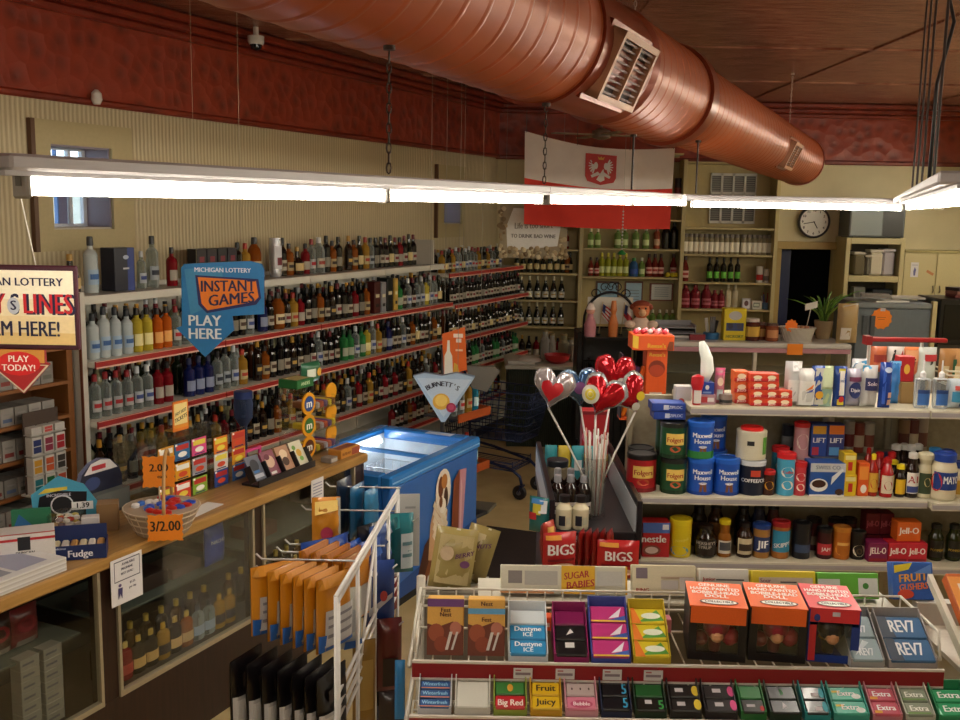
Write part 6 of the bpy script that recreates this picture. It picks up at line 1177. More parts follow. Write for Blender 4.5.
for k, (px, y_) in enumerate(((872, sy-.01), (867, sy+.1))): sauce(px, 11, 43, zM, y_, '#9a1c10', ('#d8c01e', '#b81a1a')[k], '#d8a83a', 'red hot sauce bottle with %s cap' % ('yellow', 'red')[k], [('e', '#c03a1a', .5, .3, .3, .12)])
for k, (px, y_) in enumerate(((886, sy-.02), (878, sy+.08), (890, sy+.09))): sauce(px, 13, 40, zM, y_, '#a81418', '#b01418', '#d8c8b0', '%s red ketchup-like bottle with pale label' % ORD[k], [('e', '#a81418', .5, .3, .3, .12)], .45, group='red ketchup bottles')
for k, (px, y_) in enumerate(((899.5, sy-.02), (893, sy+.06))): sauce(px, 10.5, 33, zM, y_, '#1c0f0a', '#e0c81e', '#e0b41e', '%s small dark sauce bottle with yellow cap and label' % ('front', 'rear')[k], [('p', '#c02a20', [(.1, .3), (.9, .42), (.9, .36), (.1, .24)])], .55)
sauce(911, 13, 46, zM, sy-.02, '#1c0c08', '#d4d2cc', '#e0dcd4', 'steak sauce bottle lettered A1 with white cap', [('t', '#a01a20', 'A1', .5, .40, .16, .8), ('r', '#3a4a8a', .05, .12, .95, .26)], .5)
for k, (px, y_) in enumerate(((894, sy+.13), (902, sy+.14), (909, sy+.12), (916, sy+.14))): sauce(px, 11, 46, zM, y_, '#24100a', '#cfcdc8', '#b9a898', '%s dark sauce bottle with white cap in the rear row' % ORD[k], (), .6, group='rear dark sauce bottles')
sauce(924, 15, 46, zM, sy-.02, '#c9c0a0', '#cfc7aa', '#34452c', 'cream dressing bottle with dark green oval label', [('e', '#c8b880', .5, .36, .2, .1)], .75)
def mayo(px, wpx, hpx, y, label, capc, deco, dz=0, body='#d3c9ac'):
    r = wpx*K/2; h = hpx*K; t = thing('mayonnaise_jar', label, 'jar', gp(px, zM+dz, y)); b = MB(); b.lathe([(r*.9, 0), (r, .01), (r, h*.66), (r*.84, h*.80), (r*.84, h*.84)], M(body, .3, 0, .3), 18); part('body', b, t); l = MB(); wd = r*2.4; l.art(lambda a, q, lf: CY(r*1.005, 0, wd)(a, q, lf), wd, h, deco, .0008, 8); part('label', l, t); part('lid', lid(r*.88, h*.83, h, capc, .003), t)
mayo(942.5, 25, 47, YM-.03+.065, 'mayonnaise jar with blue lid jutting out over the shelf corner', '#1c3f9a', [('r', '#16367e', 0, .24, 1, .62), ('e', '#c02a26', .1, .4, .2, .2), ('t', '#f0f0f0', 'MAYO', .6, .45, .17, .55)])
mayo(933, 14, 44, sy+.10, 'mayonnaise jar with pale blue lid in rear, left of pair', '#3a8ac8', [('r', '#2a5aa8', 0, .1, 1, .45)], .0)
mayo(938, 17, 34, sy+.18, 'tall set mayonnaise jar with pale blue lid behind the front jar', '#3a8ac8', [('r', '#2a5aa8', 0, .1, 1, .4)], .17) if 0 else None
mayo(957, 16, 36, sy, 'mayonnaise jar cut off by the right edge of the photo', '#223f8a', [('r', '#b8902a', 0, .1, 1, .5)])
mayo(946, 16, 40, sy+.14, 'second blue-lidded mayonnaise jar standing behind the front one', '#1c3f9a', [('r', '#16367e', 0, .24, 1, .62)])
# rear cans on the coffee shelf
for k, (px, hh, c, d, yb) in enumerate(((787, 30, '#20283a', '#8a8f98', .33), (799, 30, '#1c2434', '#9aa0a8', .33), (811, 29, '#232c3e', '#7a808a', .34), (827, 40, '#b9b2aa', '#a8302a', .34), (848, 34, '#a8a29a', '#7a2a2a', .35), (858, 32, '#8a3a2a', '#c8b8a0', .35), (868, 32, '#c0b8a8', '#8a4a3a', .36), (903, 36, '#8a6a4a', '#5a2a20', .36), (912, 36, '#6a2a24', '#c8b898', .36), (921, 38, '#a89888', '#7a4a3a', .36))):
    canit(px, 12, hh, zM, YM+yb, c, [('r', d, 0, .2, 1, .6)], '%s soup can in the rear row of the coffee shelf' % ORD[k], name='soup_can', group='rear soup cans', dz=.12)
b = MB(); b.box(gx(780, zM, 4.45), gx(928, zM, 4.45), YM+.27, YM+.43, zM+.001, zM+.119, M('#8a7f6a', .5)); solo('riser', b, 'beige step riser under the rear soup cans', 'riser')
canit(886, 20, 34, zM, YM+.23, '#d8a41e', [('t', '#b02a1a', "BUSH'S", .5, .66, .14, .8, .2), ('r', '#a8481a', 0, .08, 1, .34)], 'big yellow can lettered BUSHS with dark blue lid', '#1c2a5a', name='bean_can', dz=.0)
for k in range(2): boxit(652-k*2, 684, 8, zM, sy+.05, '#1f3f98', [('r', '#c8ccd8', .35, .2, .5, .8), ('t', '#c8d0e8', 'ZIPLOC', .7, .5, .4, .4)], '%s blue flat box lying on top of the green coffee cans' % ('lower', 'upper')[k], .1, .312+k*.036, [('r', '#2a56b8', .1, .1, .9, .9)])
# lower shelf
sl = YM+.07
boxit(640.5, 668, 36, zL, sl, '#b81f26', [('r', '#4a6ab0', 0, .7, 1, 1), ('r', '#d8d8d8', .72, .8, .95, .95), ('t', '#f0ece8', 'nestle', .42, .52, .22, .9), ('e', '#8a4a3a', .35, .2, .34, .15), ('e', '#e0c8c0', .35, .2, .24, .1)], 'red cocoa box lettered nestle at the left end of low shelf', .08)
canit(680, 22, 39, zL, sl, '#d6bc1c', [('p', '#1f3a8a', [(.1, .5), (.85, .68), (.9, .56), (.15, .36)]), ('e', '#5a9ac8', .4, .2, .35, .14), ('t', '#e0d060', 'Nesquik', .5, .53, .09, .7, .2)], 'yellow chocolate powder canister on the low shelf', '#dcc420', name='canister', cat='canister')
sauce(705, 22, 33, zL, sl, '#150b08', '#1a0d0a', '#1a0e0a', 'dark chocolate syrup bottle with grey lettering', [('t', '#b8b0a8', "HERSHEY'S", .45, .46, .1, .9), ('t', '#b8b0a8', 'SYRUP', .4, .34, .1, .6)], .5)
sauce(724, 14, 39, zL, sl, GL('#b8722a', .6), '#e0c41e', '#d8d0c0', 'amber honey bottle with yellow spout cap', [('r', '#4a4a50', .1, .18, .9, .4)], .6, body=.5)
sauce(744, 16, 36, zL, sl, '#2a140c', '#161010', '#c9bb9a', 'molasses jug with cream handle and label', [('r', '#3a2a20', .1, .2, .9, .4)], .5); 
for k, (px, w_, h_, bc, lidc, deco, lab) in enumerate(((761, 17, 35, '#a8763a', '#1c3f8a', [('r', '#24356a', 0, .2, 1, .7), ('t', '#f0f0f0', 'JIF', .5, .45, .26, .8)], 'peanut butter jar lettered JIF with blue lid'), (780, 18, 38, '#a8682a', '#a01c24', [('r', '#2f8ab0', 0, .2, 1, .85), ('p', '#c02a24', [(.05, .42), (.95, .62), (.95, .36), (.05, .2)]), ('t', '#f0f0f0', 'SKIPPY', .5, .42, .14, .8, .2)], 'blue peanut butter jar lettered SKIPPY with red lid'), (801, 18, 37, '#14141c', '#14141a', [('r', '#3a4a6a', .1, .2, .9, .45)], 'very dark jelly jar with blue-grey label'), (824, 15, 32, '#3a0d12', '#101014', [('r', '#c0343a', 0, .15, 1, .55), ('t', '#f0e0d8', 'JAM', .5, .35, .14)], 'red jam jar with dark lid'), (841, 17, 33, '#b8681e', '#c07a2a', [('e', '#d88a2a', .5, .35, .4, .22), ('r', '#e0b060', .2, .5, .8, .6)], 'orange marmalade jar with gold lid'), (857, 15, 29, '#17110e', '#1a1a18', [('e', '#d8d0b8', .5, .36, .34, .24), ('e', '#4a3a24', .5, .34, .16, .12)], 'dark jam jar with cream oval label'))):
    canit(px, w_, h_, zL, sl, bc, deco, lab, lidc, name='jar', cat='jar')
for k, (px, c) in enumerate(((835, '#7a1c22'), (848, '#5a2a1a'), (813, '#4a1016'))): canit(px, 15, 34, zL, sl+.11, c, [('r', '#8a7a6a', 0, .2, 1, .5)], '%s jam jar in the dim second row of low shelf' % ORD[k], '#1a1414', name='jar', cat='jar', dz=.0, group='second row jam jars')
for k, (px, c, t_) in enumerate(((875, '#7a1a4a', 'JELL-O'), (895, '#c02030', 'Jell-O'), (914, '#c42436', 'Jell-O'))): boxit(px-9.8, px+9.8, 20, zL, sl-.02, c, [('t', '#f0e8e0', t_, .5, .58, .34, .85), ('r', '#8a1a24', .05, .05, .95, .2)], ['plum gelatin box at left of the bottom gelatin row', 'middle red gelatin box of the bottom row', 'red gelatin box at right of the bottom gelatin row'][k], .07, name='gelatin_box', group='gelatin boxes')
boxit(894, 918, 20, zL, sl+.0, '#d8641e', [('t', '#f0e8e0', 'Jell-O', .5, .55, .34, .85)], 'orange gelatin box on top of the gelatin row', .07, 20*K+.002, name='gelatin_box')
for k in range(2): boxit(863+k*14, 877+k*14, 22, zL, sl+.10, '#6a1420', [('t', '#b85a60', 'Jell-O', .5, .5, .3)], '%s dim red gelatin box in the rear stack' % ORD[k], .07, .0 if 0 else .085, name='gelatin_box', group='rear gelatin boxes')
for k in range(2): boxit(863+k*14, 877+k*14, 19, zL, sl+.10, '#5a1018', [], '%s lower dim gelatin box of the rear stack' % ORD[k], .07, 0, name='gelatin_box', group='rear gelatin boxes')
for k, px in enumerate((935, 953, 971)): sauce(px, 15, 38, zL, sl, GL('#2a2e10', .8), '#14140f', '#171408', '%s dark olive oil bottle from left at right end of low shelf' % ORD[k], [('t', '#a88a2a', 'POMPEIAN', .5, .3, .07, .9)], .5, group='dark olive oil bottles')
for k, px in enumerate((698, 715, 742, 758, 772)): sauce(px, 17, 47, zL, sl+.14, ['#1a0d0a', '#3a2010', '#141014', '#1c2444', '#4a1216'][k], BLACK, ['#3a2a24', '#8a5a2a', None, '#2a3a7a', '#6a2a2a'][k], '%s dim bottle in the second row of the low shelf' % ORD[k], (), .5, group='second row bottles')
# top shelf
st = YT+.08
for k, (px, n, hh) in enumerate(((740, 3, 11), (756, 4, 8.2), (770, 4, 8.2), (783, 2, 8.2))):
    for j in range(n): boxit(px-7.2, px+7.2, hh-.3, zT, st+(.03 if k == 0 else -.02), ['#d0401e', '#d8602a'][(k == 0)], [('r', '#c01c24', 0, .05, 1, .4), ('e', '#e8d8b8', .5, .55, .3, .25), ('t', '#f0e4d8', 'JELLO', .5, .22, .25, .8)], '%s box from bottom in the %s stack of red-orange boxes' % (ORD[j], ORD[k]), .07, j*hh*K, name='pudding_box', group='red-orange boxes on the top shelf')
def bagit(px, wpx, hpx, y, col, deco, label, t=.07, z=None, ragged=.006, rough=.16, rz=0, name='bag', cat='bag', dz=0, alpha=None):
    b = pillow(wpx*K, hpx*K, t, col, deco, rough, ragged=ragged, seed=int(px)); return solo(name, b, label, cat, gp(px, (zT if z is None else z)+dz, y), rz)
bagit(792, 17, 44, st, '#c2c2c2', [('r', '#e2e2e0', .1, .1, .9, .6), ('p', '#d8d8d8', [(.3, .8), (.7, .8), (.6, 1), (.4, 1)])], 'clear bag of white plastic cups at left of the paper goods', .08)
bagit(805, 17, 38, st-.03, '#cfcfcc', [('r', '#dededa', .05, .05, .95, .7), ('p', '#e0782a', [(.3, .45), (.8, .62), (.7, .5)]), ('p', '#3a4a9a', [(.3, .38), (.8, .5), (.7, .42)])], 'clear bag of white cups with orange swoosh print', .08)
for px, c, d, lab in ((817, '#2a4a9a', [('r', '#c8c8c0', .2, .05, .95, .95), ('e', '#d8a02a', .5, .3, .3, .1)], 'blue edged picnic plate pack'), (825, '#b7c79a', [('r', '#8fb0a0', .1, .0, .9, .45), ('r', '#c8d4b0', .1, .5, .9, .95)], 'pale green cutlery pack'), (839, '#1f3f8a', [('r', '#d8c83a', .25, .05, .75, .95), ('r', '#e8e4dc', .32, .3, .68, .9), ('e', '#c02a26', .5, .2, .2, .08), ('t', '#1f3f8a', 'FORKS', .5, .65, .06, .3)], 'yellow, blue and white cutlery pack')):
    bagit(px, 13, 41, st-.03, c, d, lab, .045)
bagit(852, 15, 38, st-.01, '#a8a4b4', [('e', '#28346a', .5, .45, .4, .22), ('t', '#e0dce4', 'Dixie', .5, .45, .1, .6), ('r', '#6a2a4a', .1, .68, .9, .8)], 'silver and navy paper bowl pack', .06)
bagit(868, 16, 42, st-.02, '#c9c7c4', [('r', '#2a2c5a', .1, .42, .9, .72), ('t', '#e0d0d4', 'Solo', .5, .58, .1, .6), ('r', '#b8b6b4', .45, .1, .85, .34), ('p', '#4aa0d0', [(.0, .85), (.5, .95), (.4, 1), (.0, 1)])], 'white pack with navy band and blue tied top', .07)
bagit(857, 15, 45, st+.08, '#c4c8cc', [('p', '#3a9ad0', [(.0, .75), (.9, .9), (.9, .98), (.1, .9)])], 'crinkled clear pack with blue ribbon behind', .06)
bagit(884, 12, 46, st-.04, '#1d3f94', [('r', '#2a5ac0', .15, .1, .4, .9), ('r', '#c8a08a', .55, .08, .85, .2), ('r', '#c8a08a', .55, .24, .85, .36), ('e', '#b8c8e0', .5, .85, .3, .06)], 'tall narrow blue foil pack at the middle of the top shelf', .05)
bagit(893, 11, 44, st+.06, '#3a78b8', [('p', '#7ab8e0', [(.0, .7), (1, .9), (1, 1), (0, 1)])], 'light blue foil pack behind the tall narrow blue one', .05)
boxit(897, 911, 22, zT, st+.1, '#9a7a4a', [], 'plain brown box on the top shelf under the red bag', .08)
solo('pasta_pack', carton(.065, .06, .11, '#b01c22', [('e', '#d8a83a', .5, .5, .2, .2)]), 'red pack with gold mark sitting on the plain brown box', 'pack', gp(904, zT+22*K+.001, st+.1))
for k, px in enumerate((921.5, 940)):
    t = thing('dish_soap_bottle', 'clear soap bottle with white top and blue label, %s of pair' % ('left', 'right')[k], 'bottle', gp(px, zT, st-.03), 0, 'clear soap bottles'); b = MB(); b.lathe([(.03, 0), (.033, .01), (.036, .11), (.034, .125), (.015, .13)], GL('#dfe3e6', .15), 14, sy=.7); part('body', b, t); b = MB(); b.art(lambda a, q, l: CY(.034, 0, .05, .72)(a, q, l+.002), .05, .13, [('r', '#3a6ab0', .0, .12, 1, .5), ('r', '#1f3f7a', .0, .5, 1, .62)], .001, 6); part('label', b, t); b = MB(); b.lathe([(.012, .13), (.012, .15), (.004, .16), (.003, .205)], M('#dcdcde', .3), 10); part('spout', b, t)
bagit(955, 17, 30, st-.02, '#b9c4cc', [('r', '#3a8ab0', .1, .25, .9, .6), ('r', '#c8504a', .2, .65, .9, .8), ('r', '#1f4a8a', .5, .1, .95, .22)], 'shiny blue and silver snack pack at right edge of the top shelf', .08, ragged=.006)
# left end of the top shelf
bagit(719, 10, 36, st, '#c87a8a', [('r', '#e0588a', .05, .8, .95, 1), ('r', '#b8c4c8', .2, .1, .8, .4), ('e', '#e8c8b0', .5, .62, .3, .12)], 'pink and white squeeze bottle near the red-orange boxes', .03, name='squeeze_bottle', cat='bottle', ragged=0)
boxit(699, 713, 12, zT, st-.01, '#1d3a94', [('e', '#e0dcd4', .5, .6, .14, .2), ('r', '#7a96c8', .2, .1, .8, .25)], 'small deep blue box standing on a silver tin', .06, 10*K)
boxit(698, 714, 10, zT, st-.01, '#a8808a', [('r', '#b0343a', .1, .2, .5, .8), ('r', '#d8d0d0', .5, .3, .9, .7)], 'flat pink and silver box under the small deep blue box', .07)
canit(726, 13, 10, zT, st-.02, '#8a7a74', [('r', '#2a2a2a', 0, .2, 1, .5)], 'low dark tin of fish beside the pink squeeze bottle', name='tin', cat='tin')
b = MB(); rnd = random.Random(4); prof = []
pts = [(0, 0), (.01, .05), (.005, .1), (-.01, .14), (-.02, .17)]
b.tube([(x, 0, z) for x, z in pts], [.018, .03, .026, .022, .012], M('#eef4ee', .5), 10); solo('glare_shape', b, 'bright white shape standing in for a light reflection above the small deep blue box', 'bag', gp(705, zT+22*K+.002, st-.01))  # solid white shape stands in for light reflected in the deli glass
q0 = gx0+.19
boxit(674, 690, 30, zM, sy+.125, '#cfcac4', [('r', '#b8a8a4', .1, .1, .9, .2), ('e', '#c0504a', .35, .5, .2, .1)], 'white upright tissue box behind the flat blue boxes', .06, .312)
t = thing('red_dispenser', 'curved red and white dispenser bottle at left end of top shelf', 'bottle', gp(697, zT, st-.045)); b = MB(); b.lathe([(.018, 0), (.02, .06), (.028, .09), (.026, .12), (.006, .13)], M('#b81f2a', .3), 14, sy=.7); part('body', b, t); b = MB(); b.art(lambda a, q, l: CY(.0195, 0, .03, .72)(a, q, l+.002), .03, .07, [('r', '#d8d0cc', 0, .1, 1, .9)], .001, 5); part('label', b, t)
# paper goods rack behind: red rail with hanging snack bags
Yr = YBK+.16
cl_ = thing('snack_clip_rack', 'red topped wire rack with clipped snack bags behind the top shelf', 'rack', (0, 0, 0))
r0, r1 = atY(868, 337, Yr), atY(946, 342, Yr); b = MB(); b.box(r0.x, r1.x, Yr-.02, Yr+.02, r0.z-.02, r0.z, M('#8e171d', .35), bev=.004); b.box(r0.x-.015, r0.x+.012, Yr-.03, Yr+.03, r0.z-.035, r0.z+.006, M('#7a1418', .4)); part('top_rail', b, cl_)
b = MB(); b.bar((r0.x+.02, Yr+.03, 0), (r0.x+.02, Yr+.03, r0.z-.02), .008, M('#b8b4ac', .4)); b.bar((r1.x-.10, Yr+.03, 0), (r1.x-.10, Yr+.03, r0.z-.02), .008, M('#b8b4ac', .4)); part('post', b, cl_)
for k, (px, c, d, wp, hp) in enumerate(((880, '#b8603a', [('r', '#8a2a20', .1, .4, .9, .7)], 16, 26), (897, '#c8c0bc', [('p', '#2a2024', [(.1, .3), (.3, .9), (.4, .9), (.25, .2)]), ('p', '#a02a2a', [(.5, .4), (.8, .9), (.9, .5)])], 17, 27), (912, '#d07a4a', [('r', '#e0a070', .1, .5, .9, .9), ('p', '#2a2024', [(.5, .1), (.6, .6), (.7, .6), (.62, .1)])], 16, 28), (928, '#c4ccc8', [('r', '#b02a30', .3, .6, .95, .8), ('p', '#1a1a1c', [(.5, .0), (.62, .6), (.74, .6), (.6, .0)])], 20, 34))):
    b = pillow(wp*.0047, hp*.0047, .05, c, d, seed=k, ragged=.004); q = atY(px, 342, Yr-.06); solo('snack_bag', b, '%s snack bag from left clipped under the red rail' % ORD[k], 'bag', (q.x, Yr-.055, r0.z-.036-hp*.0047), 0, 'snack bags on the red rail')
wb2 = thing('wire_bin', 'cream wire bin of tan snack bags at right, behind soap bottles', 'bin', (0, 0, 0)); e0, e1 = atY(940, 368, Yr), 2.75; b = MB()
for z in (e0.z-.06, e0.z-.02, e0.z): b.bar((e0.x, Yr-.1, z), (e1, Yr-.1, z), .005, M('#c8c0a8', .4)); b.bar((e0.x, Yr-.1, z), (e0.x, Yr+.1, z), .005, M('#c8c0a8', .4))
b.box(e0.x, e1, Yr-.1, Yr+.1, e0.z-.07, e0.z-.062, M('#c8c0a8', .4)); b.box(e0.x+.01, e0.x+.04, Yr+.06, Yr+.1, 0, e0.z-.07, M('#8a8272', .4)); b.box(e1-.04, e1-.01, Yr+.06, Yr+.1, 0, e0.z-.07, M('#8a8272', .4)); part('basket', b, wb2)
for k, (px, c) in enumerate(((945, '#a87a4a'), (957, '#b88a5a'), (972, '#9a6a3a'))): b = pillow(.09, .16, .05, c, [('r', '#d8c8a0', .1, .1, .4, .5), ('r', '#1f5a3a', .6, .2, .95, .7)], seed=k, ragged=.004); q = atY(px, 360, Yr); solo('snack_bag', b, '%s tan snack bag in the cream wire bin' % ORD[k], 'bag', (q.x, Yr-.03, e0.z-.061), .1, 'tan snack bags in the wire bin')
# orange peanut cup display
Yo = 4.85; od = thing('candy_display_stand', 'tall orange cardboard candy stand lettered Reeses behind the coffee cans', 'stand', (0, 0, 0)); orm = M('#d8561c', .45)
h0, h1 = atY(633, 335, Yo), atY(674, 351, Yo); b = MB(); b.box(h0.x, h1.x, Yo, Yo+.16, h1.z, h0.z, orm, bev=.003); b.art(FR(h0.x, Yo, h1.z), h1.x-h0.x, h0.z-h1.z, [('t', '#d8b02a', "Reese's", .58, .3, .3, .6), ('p', '#e0b83a', [(.0, .2), (.14, .1), (.14, .9), (.0, 1)]), ('p', '#7a3a1a', [(.82, .05), (.98, .05), (.98, .6), (.88, .6)])], .001); part('header', b, od)
c0_, c1_ = atY(648, 352, Yo).x, atY(669, 352, Yo).x; b = MB(); zc0 = atY(650, 400, Yo).z; b.box(c0_, c1_, Yo+.03, Yo+.15, .0, h1.z-.001, orm, bev=.003); b.art(FR(c0_, Yo+.03, zc0), c1_-c0_, h1.z-zc0, [('e', '#7a2a12', .5, .62, .4, .17), ('e', '#a83a1a', .5, .58, .36, .12), ('t', '#e0b83a', "Reese's", .5, .9, .08, .8), ('r', '#c8b8b0', .2, .08, .8, .14)], .001); part('column', b, od)
b = MB(); b.box(c0_-.14, c1_+.06, Yo+.0, Yo+.2, 0, .05, M('#8a3a14')); part('base', b, od)
x_l = c0_-.12; b = MB(); b.box(x_l, c0_-.002, Yo+.04, Yo+.14, 1.42, 1.43, orm); b.box(x_l, c0_-.002, Yo+.04, Yo+.14, 1.56, 1.57, orm); b.box(x_l, x_l+.006, Yo+.04, Yo+.14, 1.43, 1.75, M('#2a1a30', .4)); part('side_trays', b, od)
for k in range(6): b = MB(); T = Matrix.Rotation(.35, 4, 'Y'); b.box(-.012, .012, -.05, .0, 0, .12, M(['#e07a1c', '#4a2a5a', '#d8641e'][k % 3], .35), T, bev=.005); solo('candy_bar', b, '%s upright candy bar in the %s tray of the orange stand' % (ORD[k % 3], ('lower', 'upper')[k//3]), 'candy', (x_l+.016+.032*(k % 3), Yo+.12, (1.431, 1.571)[k//3]), 0, 'candy bars in the orange stand')
b = MB(); 
for k in range(14): b.ball((h0.x+.02+.012*k, Yo+.05+.03*(k % 3), h0.z+.012), .014, M(['#d8485a', '#e8a0a8', '#e0d8d8', '#c02a3a'][k % 4], .3), 8)
o = solo('wrapped_candies', b, 'pile of pink and red wrapped candies on top of the orange stand', 'candy'); o['kind'] = 'stuff'
# ================================================================ dark merchandiser with balloons
ux0, ux1, uy0, uy1 = atY(552, 512, 3.9).x, atY(640, 500, 3.9).x, 3.9, 4.9
zU = 1.155; zR = atY(640, 500, 3.9).z
dkm = M('#17141a', .3); chm = M('#dfe6ee', .3, .2)
um = thing('merchandiser', 'black open-top merchandiser with mirrored side rails holding bottles and balloons', 'rack', (0, 0, 0))
b = MB(); b.box(ux0, ux1, uy0, uy1, zU-.03, zU, M('#2a2528', .4)); part('tray_floor', b, um)
for x in (ux0-.012, ux1-.012):
    b = MB(); b.box(x, x+.022, uy0-.02, uy1, zU-.05, zR, dkm, bev=.003); b.box(x+.0225, x+.024, uy0+.02, uy1-.02, zU+.005, zR-.02, chm); b.box(x-.0018, x-.0003, uy0+.0, uy1-.02, zU+.0, zR-.03, chm); part('side_rail', b, um)
b = MB(); b.box(ux0-.01, ux1+.01, uy0-.01, uy0+.012, zU-.10, zU+.012, dkm, bev=.003); part('front_rail', b, um)
for k, x in enumerate((ux0+.09, ux0+.155)): b = MB(); b.box(x, x+.055, uy0-.0125, uy0-.0105, zU-.03, zU-.005, M('#d8d4d8')); b.art(FR(x, uy0-.0125, zU-.03), .055, .025, [('r', '#7a6a7a', .1, .2, .9, .4)]); part('price_tag', b, um)
b = MB(); b.box(ux0, ux1, uy0+.02, uy0+.05, .0, zU-.031, M('#141116', .5)); b.box(ux0, ux1, uy1-.03, uy1, 0, zU-.031, M('#141116', .5)); b.box(ux0, ux0+.02, uy0+.05, uy1-.03, 0, zU-.031, dkm); b.box(ux1-.02, ux1, uy0+.05, uy1-.03, 0, zU-.031, dkm); part('body', b, um)
def uX(px, y=4.1): return XZ(px, zU+.05, y)
WB = [('body', '#d8cfae')]
for k, px in enumerate((564, 580.5)):
    t = thing('cream_bottle', 'stout cream bottle with black cap, %s of the front pair' % ('left', 'right')[k], 'bottle', (uX(px, uy0+.075), uy0+.075, zU+.001), 0, 'stout cream bottles'); b = MB(); b.lathe([(.032, 0), (.035, .01), (.035, .085), (.02, .105), (.02, .118)], M('#cfc5a4', .25, 0, .3), 16); part('body', b, t); b = MB(); b.lathe([(.022, .112), (.022, .138), (.001, .14)], M('#1a1416', .35), 14, cap=False); part('cap', b, t); b = MB(); b.art(CY(.0352, 0, .05), .05, .12, [('r', '#20202a', .0, .15, .55, .5), ('r', '#b8b49a', .6, .2, 1, .45)], .0008, 6); part('label', b, t)
DKB = bottle_proto('jug', .034, .19, '#1a0e0c', '#8f8f94', '#b9b0a8', '#2a1a14')
for k in range(6): DKB.put('mixer_bottle', '%s dark mixer bottle behind the stout cream pair' % ORD[k], 'bottle', (uX((557, 570, 583)[k % 3], uy0+.2+.11*(k//3)), uy0+.2+.11*(k//3), zU+.001), 0, 'dark mixer bottles')
canit(557, 1, 1, zU, 4.3, '#000000', [], 'x', None) if 0 else None
t = thing('nut_jar', 'glass nut jar with dark lid at the back of the dark mixer bottles', 'jar', (uX(557, 4.45), 4.45, zU+.001)); b = MB(); b.lathe([(.05, 0), (.05, .13), (.045, .14)], GL('#a89a80', .5), 16); part('body', b, t); part('lid', lid(.05, .14, .17, '#1c2028'), t)
for k, (px, c) in enumerate(((541, '#2f8a94'), (550, '#c8b03a'), (561, '#3a9aa4'), (570, '#5ab0b8'))): b = pillow(.06, .17, .03, c, [('r', '#d8e0e0', .2, .3, .8, .6)], seed=k); solo('snack_pack', b, '%s upright snack pack from left at far end of the black merchandiser' % ORD[k], 'pack', (max(uX(px, 4.7), ux0+.05+.065*k), 4.72, zU+.001), .05, 'snack packs at the far end')
boxit_ = carton(.13, .1, .33, '#a81c24', [('e', '#c8607a', .2, .62, .2, .1), ('e', '#a81c24', .2, .62, .12, .06), ('e', '#d8a0b0', .8, .55, .22, .11), ('e', '#a81c24', .8, .55, .14, .07), ('r', '#d8a81e', 0, .25, 1, .36), ('r', '#7a1018', 0, .95, 1, 1)]); solo('valentine_box', boxit_, 'red box with pink hoops at the far end of the black merchandiser', 'box', (ux1-.085, 4.82, zU+.001))
vs_ = thing('glass_vase', 'tall clear glass vase full of pale sticks in the black merchandiser', 'vase', (uX(594, 4.12), 4.12, zU+.001)); b = MB(); b.lathe([(.045, 0), (.05, .01), (.042, .09), (.05, .2), (.062, .27), (.059, .27), (.047, .2), (.039, .09), (.044, .015), (.001, .012)], PANE(.12), 20, cap=False); part('body', b, vs_)
b = MB(); rnd = random.Random(6)
for k in range(26): an = k*2.4; rr = .03*math.sqrt((k+.5)/26); b.bar((rr*math.cos(an), rr*math.sin(an), .016), (1.8*rr*math.cos(an), 1.8*rr*math.sin(an), rnd.uniform(.3, .4)), .0035, M(['#d0ccc4', '#b9b4a8', '#c88a7a', '#d8d8d4'][k % 4], .35), 5)
part('sticks', b, vs_)
